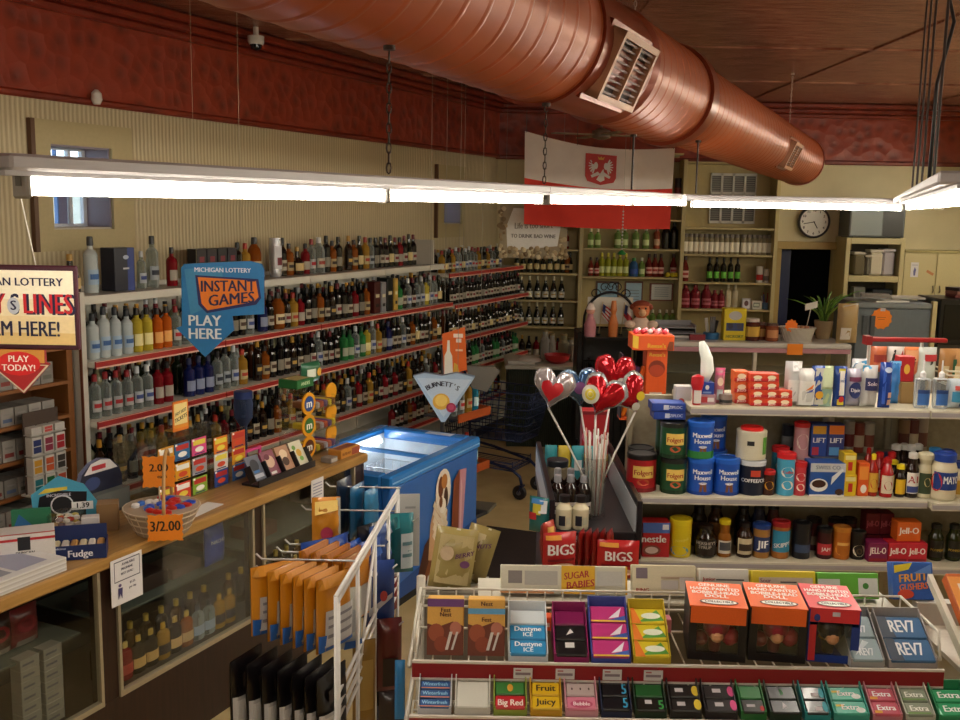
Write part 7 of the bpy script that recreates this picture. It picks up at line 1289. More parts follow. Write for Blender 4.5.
def balloon(px, py, Y, rpx, front, rim_, deco, label, tilt=0, heart=True, turn=0):
    c = atY(px, py, Y); R_ = rpx*Y*.00115; t = thing('foil_balloon', label, 'balloon', (0, 0, 0)); n = 40; outl = []
    for k in range(n):
        a = 2*PI*k/n
        if heart: x = 16*math.sin(a)**3/17; z = (13*math.cos(a)-5*math.cos(2*a)-2*math.cos(3*a)-math.cos(4*a)+2.5)/15.5
        else: x, z = math.sin(a), math.cos(a)
        wv = 1+.025*math.sin(a*13); outl.append((x*wv, z*wv))
    T = Matrix.Translation(c) @ Matrix.Rotation(turn, 4, 'Z') @ Matrix.Rotation(tilt, 4, 'Y')
    rings = [1.06, 1.0, .93, .82, .65, .42, .2]; dep = lambda q: .55*R_*math.sqrt(max(0, 1-min(q, 1)**2))
    b = MB()
    for sg_ in (-1, 1):
        for q0_, q1_ in zip(rings, rings[1:]):
            v_ = [(x*R_*q0_, sg_*(dep(q0_)+.0005), z*R_*q0_) for x, z in outl]+[(x*R_*q1_, sg_*(dep(q1_)+.0005+(.003*math.sin(i*1.9) if q1_ > .6 and q1_ < 1 else 0)), z*R_*q1_) for i, (x, z) in enumerate(outl)]
            b.add(v_, [(i, (i+1) % n, n+(i+1) % n, n+i) for i in range(n)], M(front if q0_ < 1.0 else rim_, .14, .55), T, True)
        q1_ = rings[-1]; b.add([(x*R_*q1_, sg_*(dep(q1_)+.0005), z*R_*q1_) for x, z in outl]+[(0, sg_*dep(0), 0)], [(i, (i+1) % n, n) for i in range(n)], M(front, .14, .55), T, True)
    part('foil', b, t)
    if deco:
        b = MB()
        for s_, (cx, cz), col, hrt in deco:
            pts = [(cx+x*s_, cz+z*s_) for x, z in (outl if hrt else [(math.sin(2*PI*k/20), math.cos(2*PI*k/20)) for k in range(20)])]; vs = []; fs = []; m_ = len(pts)
            for fr in (1, .66, .33, 0):
                for x, z in pts: X_, Z_ = cx+(x-cx)*fr, cz+(z-cz)*fr; q = min(1, math.hypot(X_, Z_)*.98); vs.append((X_*R_, -dep(q)-.005, Z_*R_))
            for r_ in range(3): fs += [(r_*m_+i, r_*m_+(i+1) % m_, (r_+1)*m_+(i+1) % m_, (r_+1)*m_+i) for i in range(m_)]
            b.add(vs, fs, M(col, .2, .2), T, True)
        part('printed_design', b, t)
    base = Vector((uX(594, 4.12), 4.12, zU+.10)); bt = T @ Vector((0, 0, -R_*.9)); b = MB(); d = (bt-base); b.tube([base+Vector((d.x*.05, d.y*.05, 0)), base+d*.5, bt], .0045, M('#d6d2cc', .4), 6); part('stick', b, t)
balloon(553, 390, 4.05, 19, '#b0a8ac', '#c8c2c4', [(.55, (.02, .0), '#b01c26', True)], 'silver heart balloon with a red heart, leftmost of the bunch', .2, turn=-.25)
balloon(579, 388, 4.2, 18, '#3f5f86', '#8fa8c0', [(.3, (.0, .1), '#7a4a80', False), (.2, (.3, -.3), '#a8b8d0', False)], 'blue foil heart balloon behind the silver one', -.1)
balloon(603, 397, 4.0, 20, '#b81824', '#b9bcc0', [(.42, (-.5, .0), '#c8c8b8', False), (.26, (-.5, .0), '#c8b83a', False)], 'red balloon with white and yellow patch in front of the bunch', .35, turn=-.3)
balloon(614, 375, 4.36, 18, '#b01a24', '#c8404a', [(.18, (.3, -.2), '#d8d4d0', False)], 'topmost red heart balloon of the bunch', .1)
balloon(628, 395, 4.15, 19, '#b41a26', '#c8ccc8', [(.22, (.4, -.15), '#d8c03a', False), (.2, (.0, -.5), '#c8c8c4', False)], 'red heart balloon at right of the bunch with yellow spot', -.45, turn=.2)
# bags hanging in front
def bagsh(px0, px1, y0_, y1_, Y, col, deco, label, rz=0, t=.05, group=None, name='snack_bag', ragged=.003, off=0, seed=1):
    a = atY((px0+px1)/2, y1_, Y); tp = atY((px0+px1)/2, y0_, Y); wd = (px1-px0)*Y*.00103; b = pillow(wd, tp.z-a.z, t, col, deco, seed=seed, ragged=ragged); return solo(name, b, label, 'bag', (a.x, Y, a.z), rz, group)
BG = [('t', '#f0e8e4', 'BIGS', .5, .62, .26, .82), ('r', '#d8902a', .05, .86, .5, .96), ('e', '#e0b8a0', .5, .22, .4, .1), ('r', '#7a1018', .1, .36, .9, .42)]
b = MB(); 
for x in (ux0+.07, ux0+.25, ux0+.31): b.tube([(x, uy0+.019, 1.10), (x, uy0-.20, 1.10), (x, uy0-.215, 1.115)], .003, M('#8a8a90', .3, .6), 5)
b.bar((ux0+.02, uy0-.02, 1.06), (ux1-.05, uy0-.02, 1.06), .003, M('#8a8a90', .3, .6)); part('peg_hooks', b, um)
bagsh(541, 576, 532, 574, 3.68, '#b41c20', BG, 'crooked red seed bag lettered BIGS, left one below the tray', .25, seed=2)
bagsh(596, 638, 540, 578, 3.66, '#b41c20', BG, 'red seed bag lettered BIGS hanging upright below right rail', -.05, seed=3)
bagsh(538, 556, 521, 560, 3.78, '#a8382a', [('r', '#d8b05a', .1, .5, .6, .9), ('r', '#c8c0b0', .1, .1, .5, .4)], 'red and gold bag hanging at the left under the tray', .9, seed=4)
for k in range(5): bagsh(570+k*7, 590+k*7, 530, 572, 3.80-.0*k, '#8a1c18', [('r', '#a8441e', .3, .1, .6, .9)], '%s red bag seen edge-on in the shadow under the tray' % ORD[k], 1.2, .025, 'edge-on red bags', seed=5+k)
for k, (px, py) in enumerate(((562, 528), (617, 524), (630, 524))):
    b = MB(); b.prism([(-.035, .02), (-.035, .05), (.035, .05), (.035, .02), (.014, .02), (.014, -.06), (-.014, -.06), (-.014, .02)], 0, .002, M('#8f8c94', .4)); q = atY(px, py, 3.70); solo('hang_tab', b, '%s grey cross-shaped hang tab under the merchandiser tray' % ORD[k], 'tab', (q.x, 3.685+.004*k, 1.103-.052), 0, 'grey hang tabs')
bagsh(528, 550, 497, 532, 3.92, '#1f6a6a', [('r', '#c8b83a', .3, .55, .7, .85), ('r', '#c02a34', .1, .4, .5, .6), ('r', '#d8dce0', .6, .6, .95, .95), ('r', '#3a7ab8', .2, .85, .8, .98)], 'teal and multicoloured candy bag on the left side of the merchandiser', -.5, seed=11)
# ================================================================ wire candy rack in front
wm = M('#cfcabc', .4, .2); lipm = M('#8c1420', .35); lipw = M('#d8cfc4', .35)
Y1, Z1_ = 2.10, 1.45; Y2, Z2_ = 2.02, 1.363
rx0, rx1 = atY(414, 663, Y1).x, atY(941, 675, Y1).x
ck_ = thing('candy_rack', 'wide wire candy and gum rack with dark red shelf lips in the foreground', 'rack', (0, 0, 0))
for (yy, z, y1_, a, c) in ((Y1, Z1_, 2.50, rx0, rx1), (Y2, Z2_, 2.10, rx0, rx1+.12)):
    b = MB()
    for k in range(30): x = a+(c-a)*k/29; b.bar((x, yy+.002, z-.004), (x, y1_, z-.004), .0022, wm, 5)
    for y in (yy+.02, (yy+y1_)/2, y1_): b.bar((a, y, z-.006), (c, y, z-.006), .003, wm, 5)
    p = part('wire_shelf', b, ck_)
    b = MB(); b.box(a-.004, c+.004, yy-.006, yy, z-.035, z+.004, lipm); b.box(a-.004, c+.004, yy-.0075, yy-.001, z+.001, z+.006, lipw); b.box(a-.004, c+.004, yy-.0075, yy-.001, z-.038, z-.033, lipw); p = part('shelf_lip', b, ck_, 'dark red shelf lip with white edges')
    for px in ((523, 565, 612, 653) if yy == Y1 else (430, 463, 500)):
        x = XZ(px, z, yy); b = MB(); b.box(x-.021, x+.021, yy-.0095, yy-.0078, z-.03, z-.006, M('#d4d0d0')); b.art(FR(x-.021, yy-.0095, z-.03), .042, .024, [('r', '#8a7a84', .1, .35, .9, .6), ('r', '#b05a5a', .1, .75, .4, .88)], .0005); link('price_tag', b.mesh('price_tag'), p)
b = MB(); yb_, zb_ = 2.335, 1.53
for z in (zb_, zb_-.045): b.bar((rx0, yb_, z), (rx1, yb_, z), .0032, wm, 6)
for k in range(28): x = rx0+(rx1-rx0)*k/27; b.bar((x, yb_, Z1_-.004), (x, yb_, zb_), .0022, wm, 5)
for x in (rx0, rx1): b.tube([(x, Y1+.01, Z1_+.02), (x, Y1+.03, Z1_+.08), (x, yb_, zb_)], .0035, wm, 6); b.bar((x, Y1+.02, Z1_+.02), (x, yb_, Z1_+.04), .003, wm)
part('back_fence', b, ck_)
for k in range(24): b = MB(); x = rx0+.02+(rx1-rx0-.04)*k/23; b.bar((x, Y1-.003, Z1_-.075), (x, Y1-.003, Z1_-.03), .0022, wm, 5); part('prong', b, ck_)
b = MB(); hp = M('#b9b4a8', .4, .2)
for x in (rx0-.01, rx1-.02):
    b.bar((x, 2.52, 0), (x, 2.52, 1.49), .012, hp, 8); b.bar((x, 2.52, .02), (x, 1.95, .02), .012, hp, 8); b.bar((x, 2.52, Z1_-.01), (x, Y1, Z1_-.01), .006, hp, 6); b.bar((x, 2.52, Z2_-.01), (x, Y2, Z2_-.01), .006, hp, 6)
for z in (.3, 1.42): b.bar((rx0-.01, 2.52, z), (rx1-.02, 2.52, z), .008, hp, 8)
part('frame', b, ck_)
b = MB(); b.box(rx0, rx1, 2.51, 2.514, .3, 1.43, M('#77716a', .6)); part('back_panel', b, ck_)
ZR_ = 1.492; b = MB(); b.box(XZ(478, 1.49, 2.4), rx1, 2.36, 2.51, ZR_-.006, ZR_, M('#b9b4a4', .5)); b.box(XZ(478, 1.49, 2.4), rx1, 2.40, 2.405, Z1_, ZR_-.006, M('#8a857a', .5)); part('rear_ledge', b, ck_)
def rX(px, z, y): return XZ(px, z, y)
def gumtray(px0, px1, py_top, tier, wall, rows, label, group=None, name='gum_tray', cat='candy box', inner=None, deep=.115, hb=None):
    Y0, z0 = ((Y1, Z1_) if tier == 1 else (Y2, Z2_)); Y0 += .006; hb = hb or (.085 if tier == 1 else .055); hf = .022; dp = deep if tier == 1 else .072
    xa, xb_ = rX(px0, z0+.03, Y0), rX(px1, z0+.03, Y0); wd = xb_-xa-.003; t = thing(name, label, cat, ((xa+xb_)/2, Y0, z0+.001), 0, group)
    wm_ = M(wall, .45); b = MB(); w2 = wd/2; th = .0025
    b.box(-w2, w2, 0, th, 0, hf, wm_); b.box(-w2, w2, dp, dp+th, 0, hb+.012, wm_); b.box(-w2, w2, th, dp, 0, th, M(inner or wall, .5))
    for sx_ in (-w2, w2-th): T = Matrix.Translation((sx_, 0, 0)); v_ = [(x, y, z) for x in (0, th) for y, z in ((th, th), (dp, th), (dp, hb+.01), (th, hf))]; b.add(v_, [(0, 1, 2, 3), (7, 6, 5, 4), (0, 4, 5, 1), (1, 5, 6, 2), (2, 6, 7, 3), (3, 7, 4, 0)], wm_, T)
    part('tray', b, t)
    n = len(rows); ln = math.hypot(dp-2*th, hb-hf); an = math.atan2(hb-hf, dp-2*th); O = Matrix.Translation((0, th+.0005, hf-.016)) @ Matrix.Rotation(an, 4, 'X'); seg = (ln-.004)/max(n, 1)
    for i, (c, deco) in enumerate(rows):
        b = MB(); y0_, y1_ = i*seg+.0015, (i+1)*seg-.0005; b.box(-w2+th+.001, w2-th-.001, y0_, y1_, 0, .016, M(c, .28, 0, .2), O, bev=.0025)
        W_ = wd-2*th-.004; b.art(lambda a, q, l, y0_=y0_: O @ Vector((-W_/2+a, y0_+q, .016+l)), W_, y1_-y0_, deco, .0005); part('gum_pack', b, t)
    return t
T_ = lambda s, c='#eef0f2', y=.5, h=.42, w=.86, sl=0: ('t', c, s, .5, y, h, w, sl)
# the two upright chocolate cartons
for k, (a, c, band) in enumerate(((427, 464, '#6a3a7a'), (467.5, 505, '#5aa0cc'))):
    wd = (c-a)*.00222; b = carton(wd, .05, .125, '#d8a448', [('p', '#6a2c14', [(.0, .0), (1, 0), (1, .52), (.7, .6), (.3, .5), (0, .56)]), ('e', '#9a4a2a', .25, .4, .22, .16), ('e', '#b9705a', .78, .48, .16, .12), ('e', '#8a3a1e', .4, .2, .2, .14), ('r', band, 0, .86, 1, 1) if k == 0 else ('r', band, 0, .74, 1, .84), ('t', '#4a1c10', 'Nest', .5, .72 if k == 0 else .92, .08, .5), ('t', '#4a1c10', 'Fest', .5, .8 if k == 0 else .64, .08, .5), ('p', '#d8d0c8', [(.5, .1), (.58, .1), (.7, .42), (.62, .42)]), ('p', '#d8d0c8', [(.66, .1), (.72, .1), (.86, .42), (.8, .42)])])
    solo('chocolate_carton', b, 'upright gold and brown chocolate carton with %s band' % ('purple top', 'light blue')[k], 'carton', ((rX(a, 1.5, 2.15)+rX(c, 1.5, 2.15))/2, 2.148, Z1_+.001), (-.22, 0, 0))
gumtray(508, 549, 0, 1, '#c8d0d6', [('#2f8ac0', [T_('ICE', '#e8f0f4', .3, .3, .4), T_('Dentyne', '#f0f4f8', .68, .34)])]*2+[('#c9d4da', [])], 'white tray with two light blue Dentyne gum rows')
gumtray(554, 590, 0, 1, '#8a1a5a', [('#141418', [('r', '#d8d4d4', .3, .5, .6, .85)]), ('#16161c', [('p', '#e0dcdc', [(.35, .3), (.6, .5), (.5, .75)])]), ('#7a1850', [])], 'magenta tray with shiny black gum packs')
gumtray(591, 632, 0, 1, '#3a4a9a', [('#c03a80', [('p', '#3a5ab0', [(.3, 0), (1, 0), (1, .4)]), ('p', '#e8e0ec', [(.5, .2), (.9, .9), (.8, .3)]), ('r', '#e0b83a', 0, 0, 1, .1)])]*3, 'pink and blue gum tray with white W swirls', hb=.10)
gumtray(633, 672, 0, 1, '#c8b02a', [('#d8c42a', [('p', '#5aa03a', [(.2, .1), (1, .2), (.8, .9)]), ('e', '#e8ecd8', .6, .5, .3, .2), ('p', '#e07a1c', [(0, 0), (.3, 0), (.1, 1), (0, 1)])])]*3, 'yellow and green citrus gum tray', hb=.095)
gumtray(851, 886, 0, 1, '#a8a8a4', [('#8fa6ae', [('p', '#d0dce0', [(.1, .2), (.5, .9), (.7, .8)]), T_('REV7', '#e8eef0', .35, .35, .5)])]*2, 'pale silver gum tray right of the bobblehead boxes')
gumtray(889, 939, 0, 1, '#a09c98', [('#3f6a96', [('p', '#2a3a50', [(0, 0), (.3, 0), (.2, 1), (0, 1)]), T_('REV7', '#f0f2f6', .5, .6, .6)])]*2, 'blue gum tray lettered REV7 at right end of top rack')
# bobblehead boxes
def bobble(px0, px1, col, side, red2, label):
    Yb_ = 2.118; xa, xb_ = rX(px0, 1.5, Yb_), rX(px1, 1.5, Yb_); wd = xb_-xa-.004; w2 = wd/2; h, dp = .128, .15; t = thing('bobblehead_box', label, 'box', ((xa+xb_)/2, Yb_+.012, Z1_+.001), -.13); m = M(col, .4); sm = M(side, .4); th = .003
    b = MB(); b.box(-w2, w2, 0, dp, h-th, h, m); b.box(-w2, w2, 0, dp, 0, th, sm); b.box(-w2, w2, dp-th, dp, th, h-th, sm)
    b.box(-w2, -w2+th, 0, dp-th, th, h-th, sm); b.box(w2-th, w2, 0, dp-th, th, h-th, sm)
    b.box(-w2+th, w2-th, 0, th, h*.68 if not red2 else h*.74, h-th, m); b.box(-w2+th, -w2+.018, 0, th, th, h*.68, m if red2 else sm); b.box(w2-.018, w2-th, 0, th, th, h*.68, M('#1c3a8a', .4) if red2 else sm); b.box(-w2+.018, w2-.018, 0, th, th, .018, sm)
    b.art(TP(-w2, 0, h), wd, dp, [('t', '#f0ece4', 'GENUINE', .5, .86, .125, 0.56), ('t', '#f0ece4', 'HAND-PAINTED', .5, .70, .125, 0.8799999999999999), ('t', '#f0ece4', 'BOBBLE-HEAD', .5, .54, .125, 0.8400000000000001), ('t', '#f0ece4', 'DOLL', .5, .40, .125, 0.42), ('e', '#1c1816', .52, .17, .34, .11), ('e', '#ece6da', .52, .17, .31, .09), ('t', '#1c1816', 'COLLECTIBLE', .52, .17, .08, .5)], .0006)
    if red2: b.art(FR(-w2, 0, 0), wd, h, [('e', '#2a3a8a', .16, .82, .06, .07), ('r', '#c8c4d0', .45, .86, .6, .94)], .0006)
    part('carton', b, t); b = MB(); b.box(-w2+.018, w2-.018, .0032, .0042, .018, h*.68, PANE(.05)); part('window_film', b, t)
    b = MB(); b.ball((-.0, .03, .07), .03, M('#8a1c2c' if not red2 else '#1a1a1e', .3), 14); b.lathe([(.012, 0.004), (.016, .03), (.02, .055), (.008, .06)], M('#7a1a28' if not red2 else '#141418', .5), 12, Matrix.Translation((0, .05, 0))); b.ball((0, .012, .055), .016, M('#c8946a', .5), 10)
    if not red2: b.ball((.03, .028, .05), .022, M('#a02032', .2), 12); b.ball((-.034, .03, .04), .018, M('#7a1826', .3), 12)
    else: b.lathe([(.022, .04), (.02, .052)], M('#b8923a', .3, .6), 14, Matrix.Translation((0, .05, 0)))
    part('doll', b, t, 'small painted figure seen through film'); return t
bobble(689, 748, '#e8641e', '#120e10', 0, 'first orange bobblehead doll box, leftmost of the three')
bobble(750, 808, '#e8641e', '#120e10', 0, 'second orange bobblehead doll box, between orange and red boxes')
bobble(809, 861, '#d8323a', '#1c3a8a', 1, 'red and blue bobblehead doll box, rightmost of the three')
# lower tier
LT = [(417, 452, '#b9bcc0', [('#24508a', [T_('Winterfresh', '#8ac0e0'), ('r', '#c8784a', 0, 0, 1, .12)])]*3, 'blue Winterfresh gum tray at left end of the lower lip'),
      (454, 491, '#c9c8be', [('#c9c9be', [])], 'nearly empty white tray on the lower lip'),
      (493, 528, '#8a9a3a', [('#b8232a', [T_('Big Red', '#f0e4d8', .4, .5)]), ('#3a7a3a', [('e', '#d89a2a', .5, .5, .1, .3)])], 'red gum tray lettered Big Red'),
      (530, 563, '#c8981e', [('#dcb41e', [T_('Juicy', '#3a2a10', .5, .5)]), ('#dcb41e', [T_('Fruit', '#3a2a10', .5, .5)])], 'yellow gum tray lettered Juicy Fruit'),
      (565, 599, '#c8909a', [('#d07a90', [('e', '#b84a6a', .5, .4, .4, .3), T_('Bubble', '#f0dce0', .4, .3)]), ('#b8a8a4', [('e', '#4a3a3a', .2, .5, .03, .1), ('e', '#4a3a3a', .5, .5, .03, .1), ('e', '#4a3a3a', .8, .5, .03, .1)])], 'pink bubble gum tray with dotted back'),
      (601, 633, '#1a2440', [('#0d1018', [('t', '#2f9ac8', '5', .85, .5, .8, .2)])]*2, 'dark gum tray with glowing blue 5'),
      (635, 668, '#12301c', [('#0d130e', [('r', '#c8c4c8', .3, .5, .55, .8), ('t', '#3aa04a', '5', .88, .4, .7, .2)]), ('#1a5a2a', [])], 'black gum tray with green numeral 5'),
      (670, 703, '#1a1a16', [('#101010', [('r', '#c8c4c8', .2, .4, .5, .7), ('e', '#d8c02a', .95, .5, .14, .4)])]*2, 'black gum tray with yellow curve at its side'),
      (705, 739, '#1a1418', [('#100d10', [('r', '#c8c4c8', .3, .4, .6, .7), ('e', '#d84a8a', .95, .5, .12, .4)])]*2, 'black gum tray with pink curve at its side'),
      (741, 768, '#1a6a2a', [('#0f1a10', [('r', '#c8c4c8', .2, .4, .6, .6), ('e', '#c02a2a', .9, .3, .1, .2)]), ('#1f7a34', [])], 'bright green tray with one dark gum pack'),
      (770, 803, '#14301c', [('#0e0f0e', [('p', '#d0ccd0', [(.4, .3), (.6, .5), (.45, .8)])]), ('#0e0f0e', [T_('5', '#3a8a4a')])], 'black gum tray between the green and turquoise trays'),
      (805, 832, '#1f8a8a', [('#101418', [('r', '#c8c4c8', .4, .2, .75, .5), ('e', '#2fa0b0', .9, .5, .12, .4)])]*2, 'turquoise edged black gum tray'),
      (834, 871, '#3a9a8a', [('#3fb098', [T_('Extra', '#f2f6f4'), ('e', '#e0e8e4', .8, .3, .15, .2), ('r', '#d8c03a', .05, .55, .3, .7)])]*2, 'teal green tray lettered Extra'),
      (873, 904, '#c07a84', [('#c8566a', [T_('Extra', '#f2f0f0'), ('r', '#e0a02a', .0, .1, .3, .3)])]*2, 'pink tray lettered Extra'),
      (906, 937, '#b9bcac', [('#8f9a86', [T_('Extra', '#f0f2ea'), ('r', '#6a9a4a', .0, .1, .9, .2)])]*2, 'clear grey-green tray lettered Extra'),
      (939, 975, '#2a8a5a', [('#2fa06a', [T_('Extra', '#f4f6f4', .5, .5)])]*2, 'bright green tray lettered Extra at right edge')]
for a, c, wall, rows, lab in LT: gumtray(a, c, 0, 2, wall, rows, lab)
# boxes behind the fence
def rbox(px0, px1, py0, y, h, base, deco, label, dp=.06, top=()):
    xa, xb_ = rX(px0, 1.5, y), rX(px1, 1.5, y); return solo('candy_carton', carton(xb_-xa-.003, .032, h*.69, base, deco, top), label, 'carton', ((xa+xb_)/2, y+.052, ZR_+.006), (-.33, 0, 0))
rbox(500, 630, 568, 2.345, .100, '#c9c6b2', [('r', '#7a7470', .06, .35, .17, .8), ('r', '#a8a69c', .19, .3, .45, .8), ('r', '#d8a81e', .48, 0, .745, 1), ('t', '#a82a22', 'SUGAR', .60, .66, .26, .20, .12), ('t', '#a82a22', 'BABIES', .63, .34, .26, .22, .12), ('r', '#b9b8b0', .76, .3, .96, .82), ('r', '#d8a81e', .985, 0, 1, 1), ('r', '#c08a5a', 0, 0, .42, .12)], 'cream carton with yellow panel lettered Sugar Babies')
rbox(634, 700, 566, 2.345, .108, '#cfc5a6', [('r', '#7a6a74', .06, .55, .24, .9), ('t', '#a82a2a', 'RING', .16, .16, .14, .24), ('r', '#b09a80', .45, .55, .95, .62), ('r', '#b9b2ac', .45, .2, .72, .5), ('r', '#c4bcb8', .74, .2, .97, .6)], 'cream carton with barcode beside the Sugar Babies carton')
rbox(702, 754, 570, 2.345, .098, '#d0ccc0', [('t', '#a82a2a', 'Junior', .2, .62, .14, .26), ('r', '#4a4448', .34, .58, .9, .63), ('r', '#8a3a3a', .12, .3, .26, .38)], 'pale carton lettered Junior behind the first orange box', .05)
rbox(755, 822, 572, 2.345, .095, '#d2bc22', [('r', '#c8b8a0', .12, .3, .95, .75), ('t', '#8a5a6a', 'Sour', .22, .62, .16, .2), ('r', '#4a4440', .45, .55, .7, .6)], 'yellow carton standing behind the orange bobblehead boxes', .05)
rbox(823, 886, 574, 2.345, .092, '#5aa62c', [('r', '#c0c6bc', .0, .1, .36, .75), ('r', '#c8ccc4', .66, .12, .98, .8), ('e', '#3a7a2a', .78, .5, .05, .12)], 'bright green carton behind the red bobblehead box', .05)
rbox(899, 942, 575, 2.345, .135, '#2a5aa8', [('p', '#d8c42a', [(.05, .9), (.5, .98), (.4, .8), (.05, .7)]), ('t', '#e0a02a', 'FRUIT', .5, .58, .22, .7, .1), ('t', '#e0782a', 'GUSHERS', .5, .34, .18, .7, .1), ('p', '#5a8ad0', [(.5, .7), (.95, .95), (.95, .7)]), ('e', '#c8442a', .3, .15, .2, .12)], 'blue fruit snack carton at right end behind the wire fence')
for k, (a, c, col) in enumerate(((512, 522, '#c8461e'), (525, 556, '#d8501e'), (557, 572, '#22304a'), (636, 650, '#b8a09a'), (653, 672, '#c87a8a'))):
    xa, xb_ = rX(a, 1.47, 2.27), rX(c, 1.47, 2.27); solo('candy_packet', carton(xb_-xa, .03, .035, col, [('r', '#e0c8b8', .2, .3, .8, .6)]), '%s small packet from left lying inside the wire fence' % ORD[k], 'candy', ((xa+xb_)/2, 2.29, Z1_+.001), 0, 'packets behind the gum trays')
# neighbouring rack at the right edge
nr = thing('slanted_rack', 'cream slanted candy rack cut off by the right frame edge', 'rack', (0, 0, 0)); b = MB(); a_, c_ = atY(934, 578, 2.32), atY(958, 668, 2.12)
sl_ = (a_.z-c_.z)/(a_.y-c_.y); x0_ = c_.x+.012; b.add([(x0_, 2.12, c_.z), (x0_, 2.33, c_.z+sl_*.21-.02), (x0_+.012, 2.33, c_.z+sl_*.21-.02), (x0_+.012, 2.12, c_.z), (x0_, 2.12, c_.z+.03), (x0_, 2.33, c_.z+sl_*.21), (x0_+.012, 2.33, c_.z+sl_*.21), (x0_+.012, 2.12, c_.z+.03)], [(0, 3, 2, 1), (4, 5, 6, 7), (0, 1, 5, 4), (2, 3, 7, 6), (0, 4, 7, 3), (1, 2, 6, 5)], M('#c9c4b4', .4)); part('side_panel', b, nr)
b = MB(); b.box(x0_, x0_+.5, 2.09, 2.11, Z1_-.035, Z1_+.005, lipm); part('shelf_lip', b, nr); b = MB(); b.box(x0_+.0, x0_+.5, 2.37, 2.40, 0, 1.5, M('#b9b4a8', .4)); b.box(x0_, x0_+.5, 2.11, 2.37, Z1_-.02, Z1_-.008, wm); part('back_frame', b, nr)
b = MB(); TS = Matrix.Translation((x0_+.023, 2.125, c_.z+.012)) @ Matrix.Rotation(math.atan(sl_), 4, 'X'); b.box(0, .3, 0, .22, 0, .03, M('#b8561e', .4), TS, bev=.003)
b.art(lambda p_, q_, l: TS @ Vector((p_, q_, .03+l)), .3, .22, [('r', '#d88a3a', 0, .5, 1, .95)]+[('r', '#d8c8b8', .06+.3*i, .1+.28*j, .24+.3*i, .3+.28*j) for i in range(3) for j in range(3)]+[('e', '#7a3a1a', .15+.3*i, .2+.28*j, .05, .07) for i in range(3) for j in range(3)], .0006); solo('candy_tray', b, 'orange candy carton lying on the slanted rack at the right edge', 'carton')
# gold snack bags at the rack's left end
sb_ = pillow(.115, .165, .05, '#9a8a52', [('r', '#b9a878', .1, .1, .9, .9), ('r', '#d8d0c0', .46, 0, .56, 1), ('e', '#c0a888', .3, .6, .16, .12), ('t', '#5a2a5a', 'BERRY', .72, .6, .08, .5, .3), ('e', '#6a3a6a', .75, .45, .12, .06)], seed=21, ragged=.003)
bf = thing('snack_shelf', 'grey wire ledge holding clear snack bags left of the candy rack', 'shelf', (0, 0, 0)); b = MB(); zz_ = 1.435; b.box(rx0-.0, rx0+.17, 2.55, 2.67, zz_-.01, zz_, M('#8a8478', .5)); b.bar((rx0+.08, 2.62, 0), (rx0+.08, 2.62, zz_-.01), .012, hp, 8); b.box(rx0-.02, rx0+.18, 2.56, 2.7, 0, .02, hp); part('ledge', b, bf)
solo('snack_bag', sb_, 'tan and clear snack bag with purple lettering above the rack corner', 'bag', (rX(449, 1.5, 2.58), 2.575, zz_+.001), (-.15, .16, .1))
solo('snack_bag', pillow(.085, .16, .05, '#8a7a48', [('r', '#c8b890', .1, .1, .6, .9), ('r', '#d8d0b8', .6, 0, .7, 1), ('t', '#5a2a5a', 'NUTS', .6, .7, .08, .5, .3)], seed=22, ragged=.003), 'second tan snack bag leaning right of the purple lettered one', 'bag', (rX(469, 1.5, 2.63), 2.63, zz_+.001), (-.1, .28, -.1))
# ================================================================ white wire chip rack
ch = thing('chip_rack', 'white wire chip rack with long hooks beside the counter', 'rack', (0, 0, 0)); wh = M('#cfccc8', .4)
pA, pB = atZ(336, 597, 1.6), atZ(398, 490, 1.6); dirp = (pB-pA).normalized(); lenp = (pB-pA).length
def pp(t, z, off=0): q = pA+dirp*t; return (q.x+off, q.y, z)
b = MB()
for z in (1.6, 1.585): b.bar(pp(0, z), pp(lenp, z), .006, wh)
for z in (1.365, 1.335, 1.305, 1.275): b.bar(pp(.02, z), pp(lenp, z), .0045, wh)
for z in (.95, .5, .12): b.bar(pp(0, z), pp(lenp, z), .006, wh)
for t in (0, .02, lenp*.28, lenp*.55, lenp*.8, lenp): b.bar(pp(t, .0), pp(t, 1.6), .0055, wh)
b.bar(pp(lenp, 1.6), pp(lenp*.8, 1.3), .005, wh); b.bar(pp(lenp*.55, 1.585), pp(lenp*.3, 1.30), .004, wh)
for t in (.0, lenp): b.bar(pp(t, .01, -.22), pp(t, .01, .15), .008, wh)
part('wire_panel', b, ch)
cw = M('#a8a6a4', .3, .7)
def panX(Y): return pA.x+dirp.x/dirp.y*(Y-pA.y)
def hook(Y, z, px0, side=-1, y_=0):
    x0 = XZ(px0, z, Y); x1 = panX(Y); b = MB(); b.tube([(x1, Y, z), (x0, Y+.001, z), (x0+.014*side, Y, z+.014)], .0028, cw, 5); part('hook', b, ch)
def cbag(px, py0, py1, Y, wd, rz, col, deco, label, group=None, tk=.04, seed=0, ragged=.003):
    tp, bt = atY(px, py0, Y), atY(px, py1, Y); b = pillow(wd, tp.z-bt.z, tk, col, deco, seed=seed, ragged=ragged); return solo('chip_bag', b, label, 'bag', (tp.x, Y, bt.z), rz, group)
OR = [('r', '#b4b3b3', .13, .08, .97, .58), ('r', '#77757c', .18, .2, .9, .25), ('r', '#77757c', .18, .34, .9, .38), ('r', '#77757c', .18, .46, .9, .5), ('r', '#1f5aa8', 0, .02, .15, .26), ('r', '#1f5aa8', .15, .02, 1, .08), ('r', '#b97a16', 0, .88, 1, 1)]
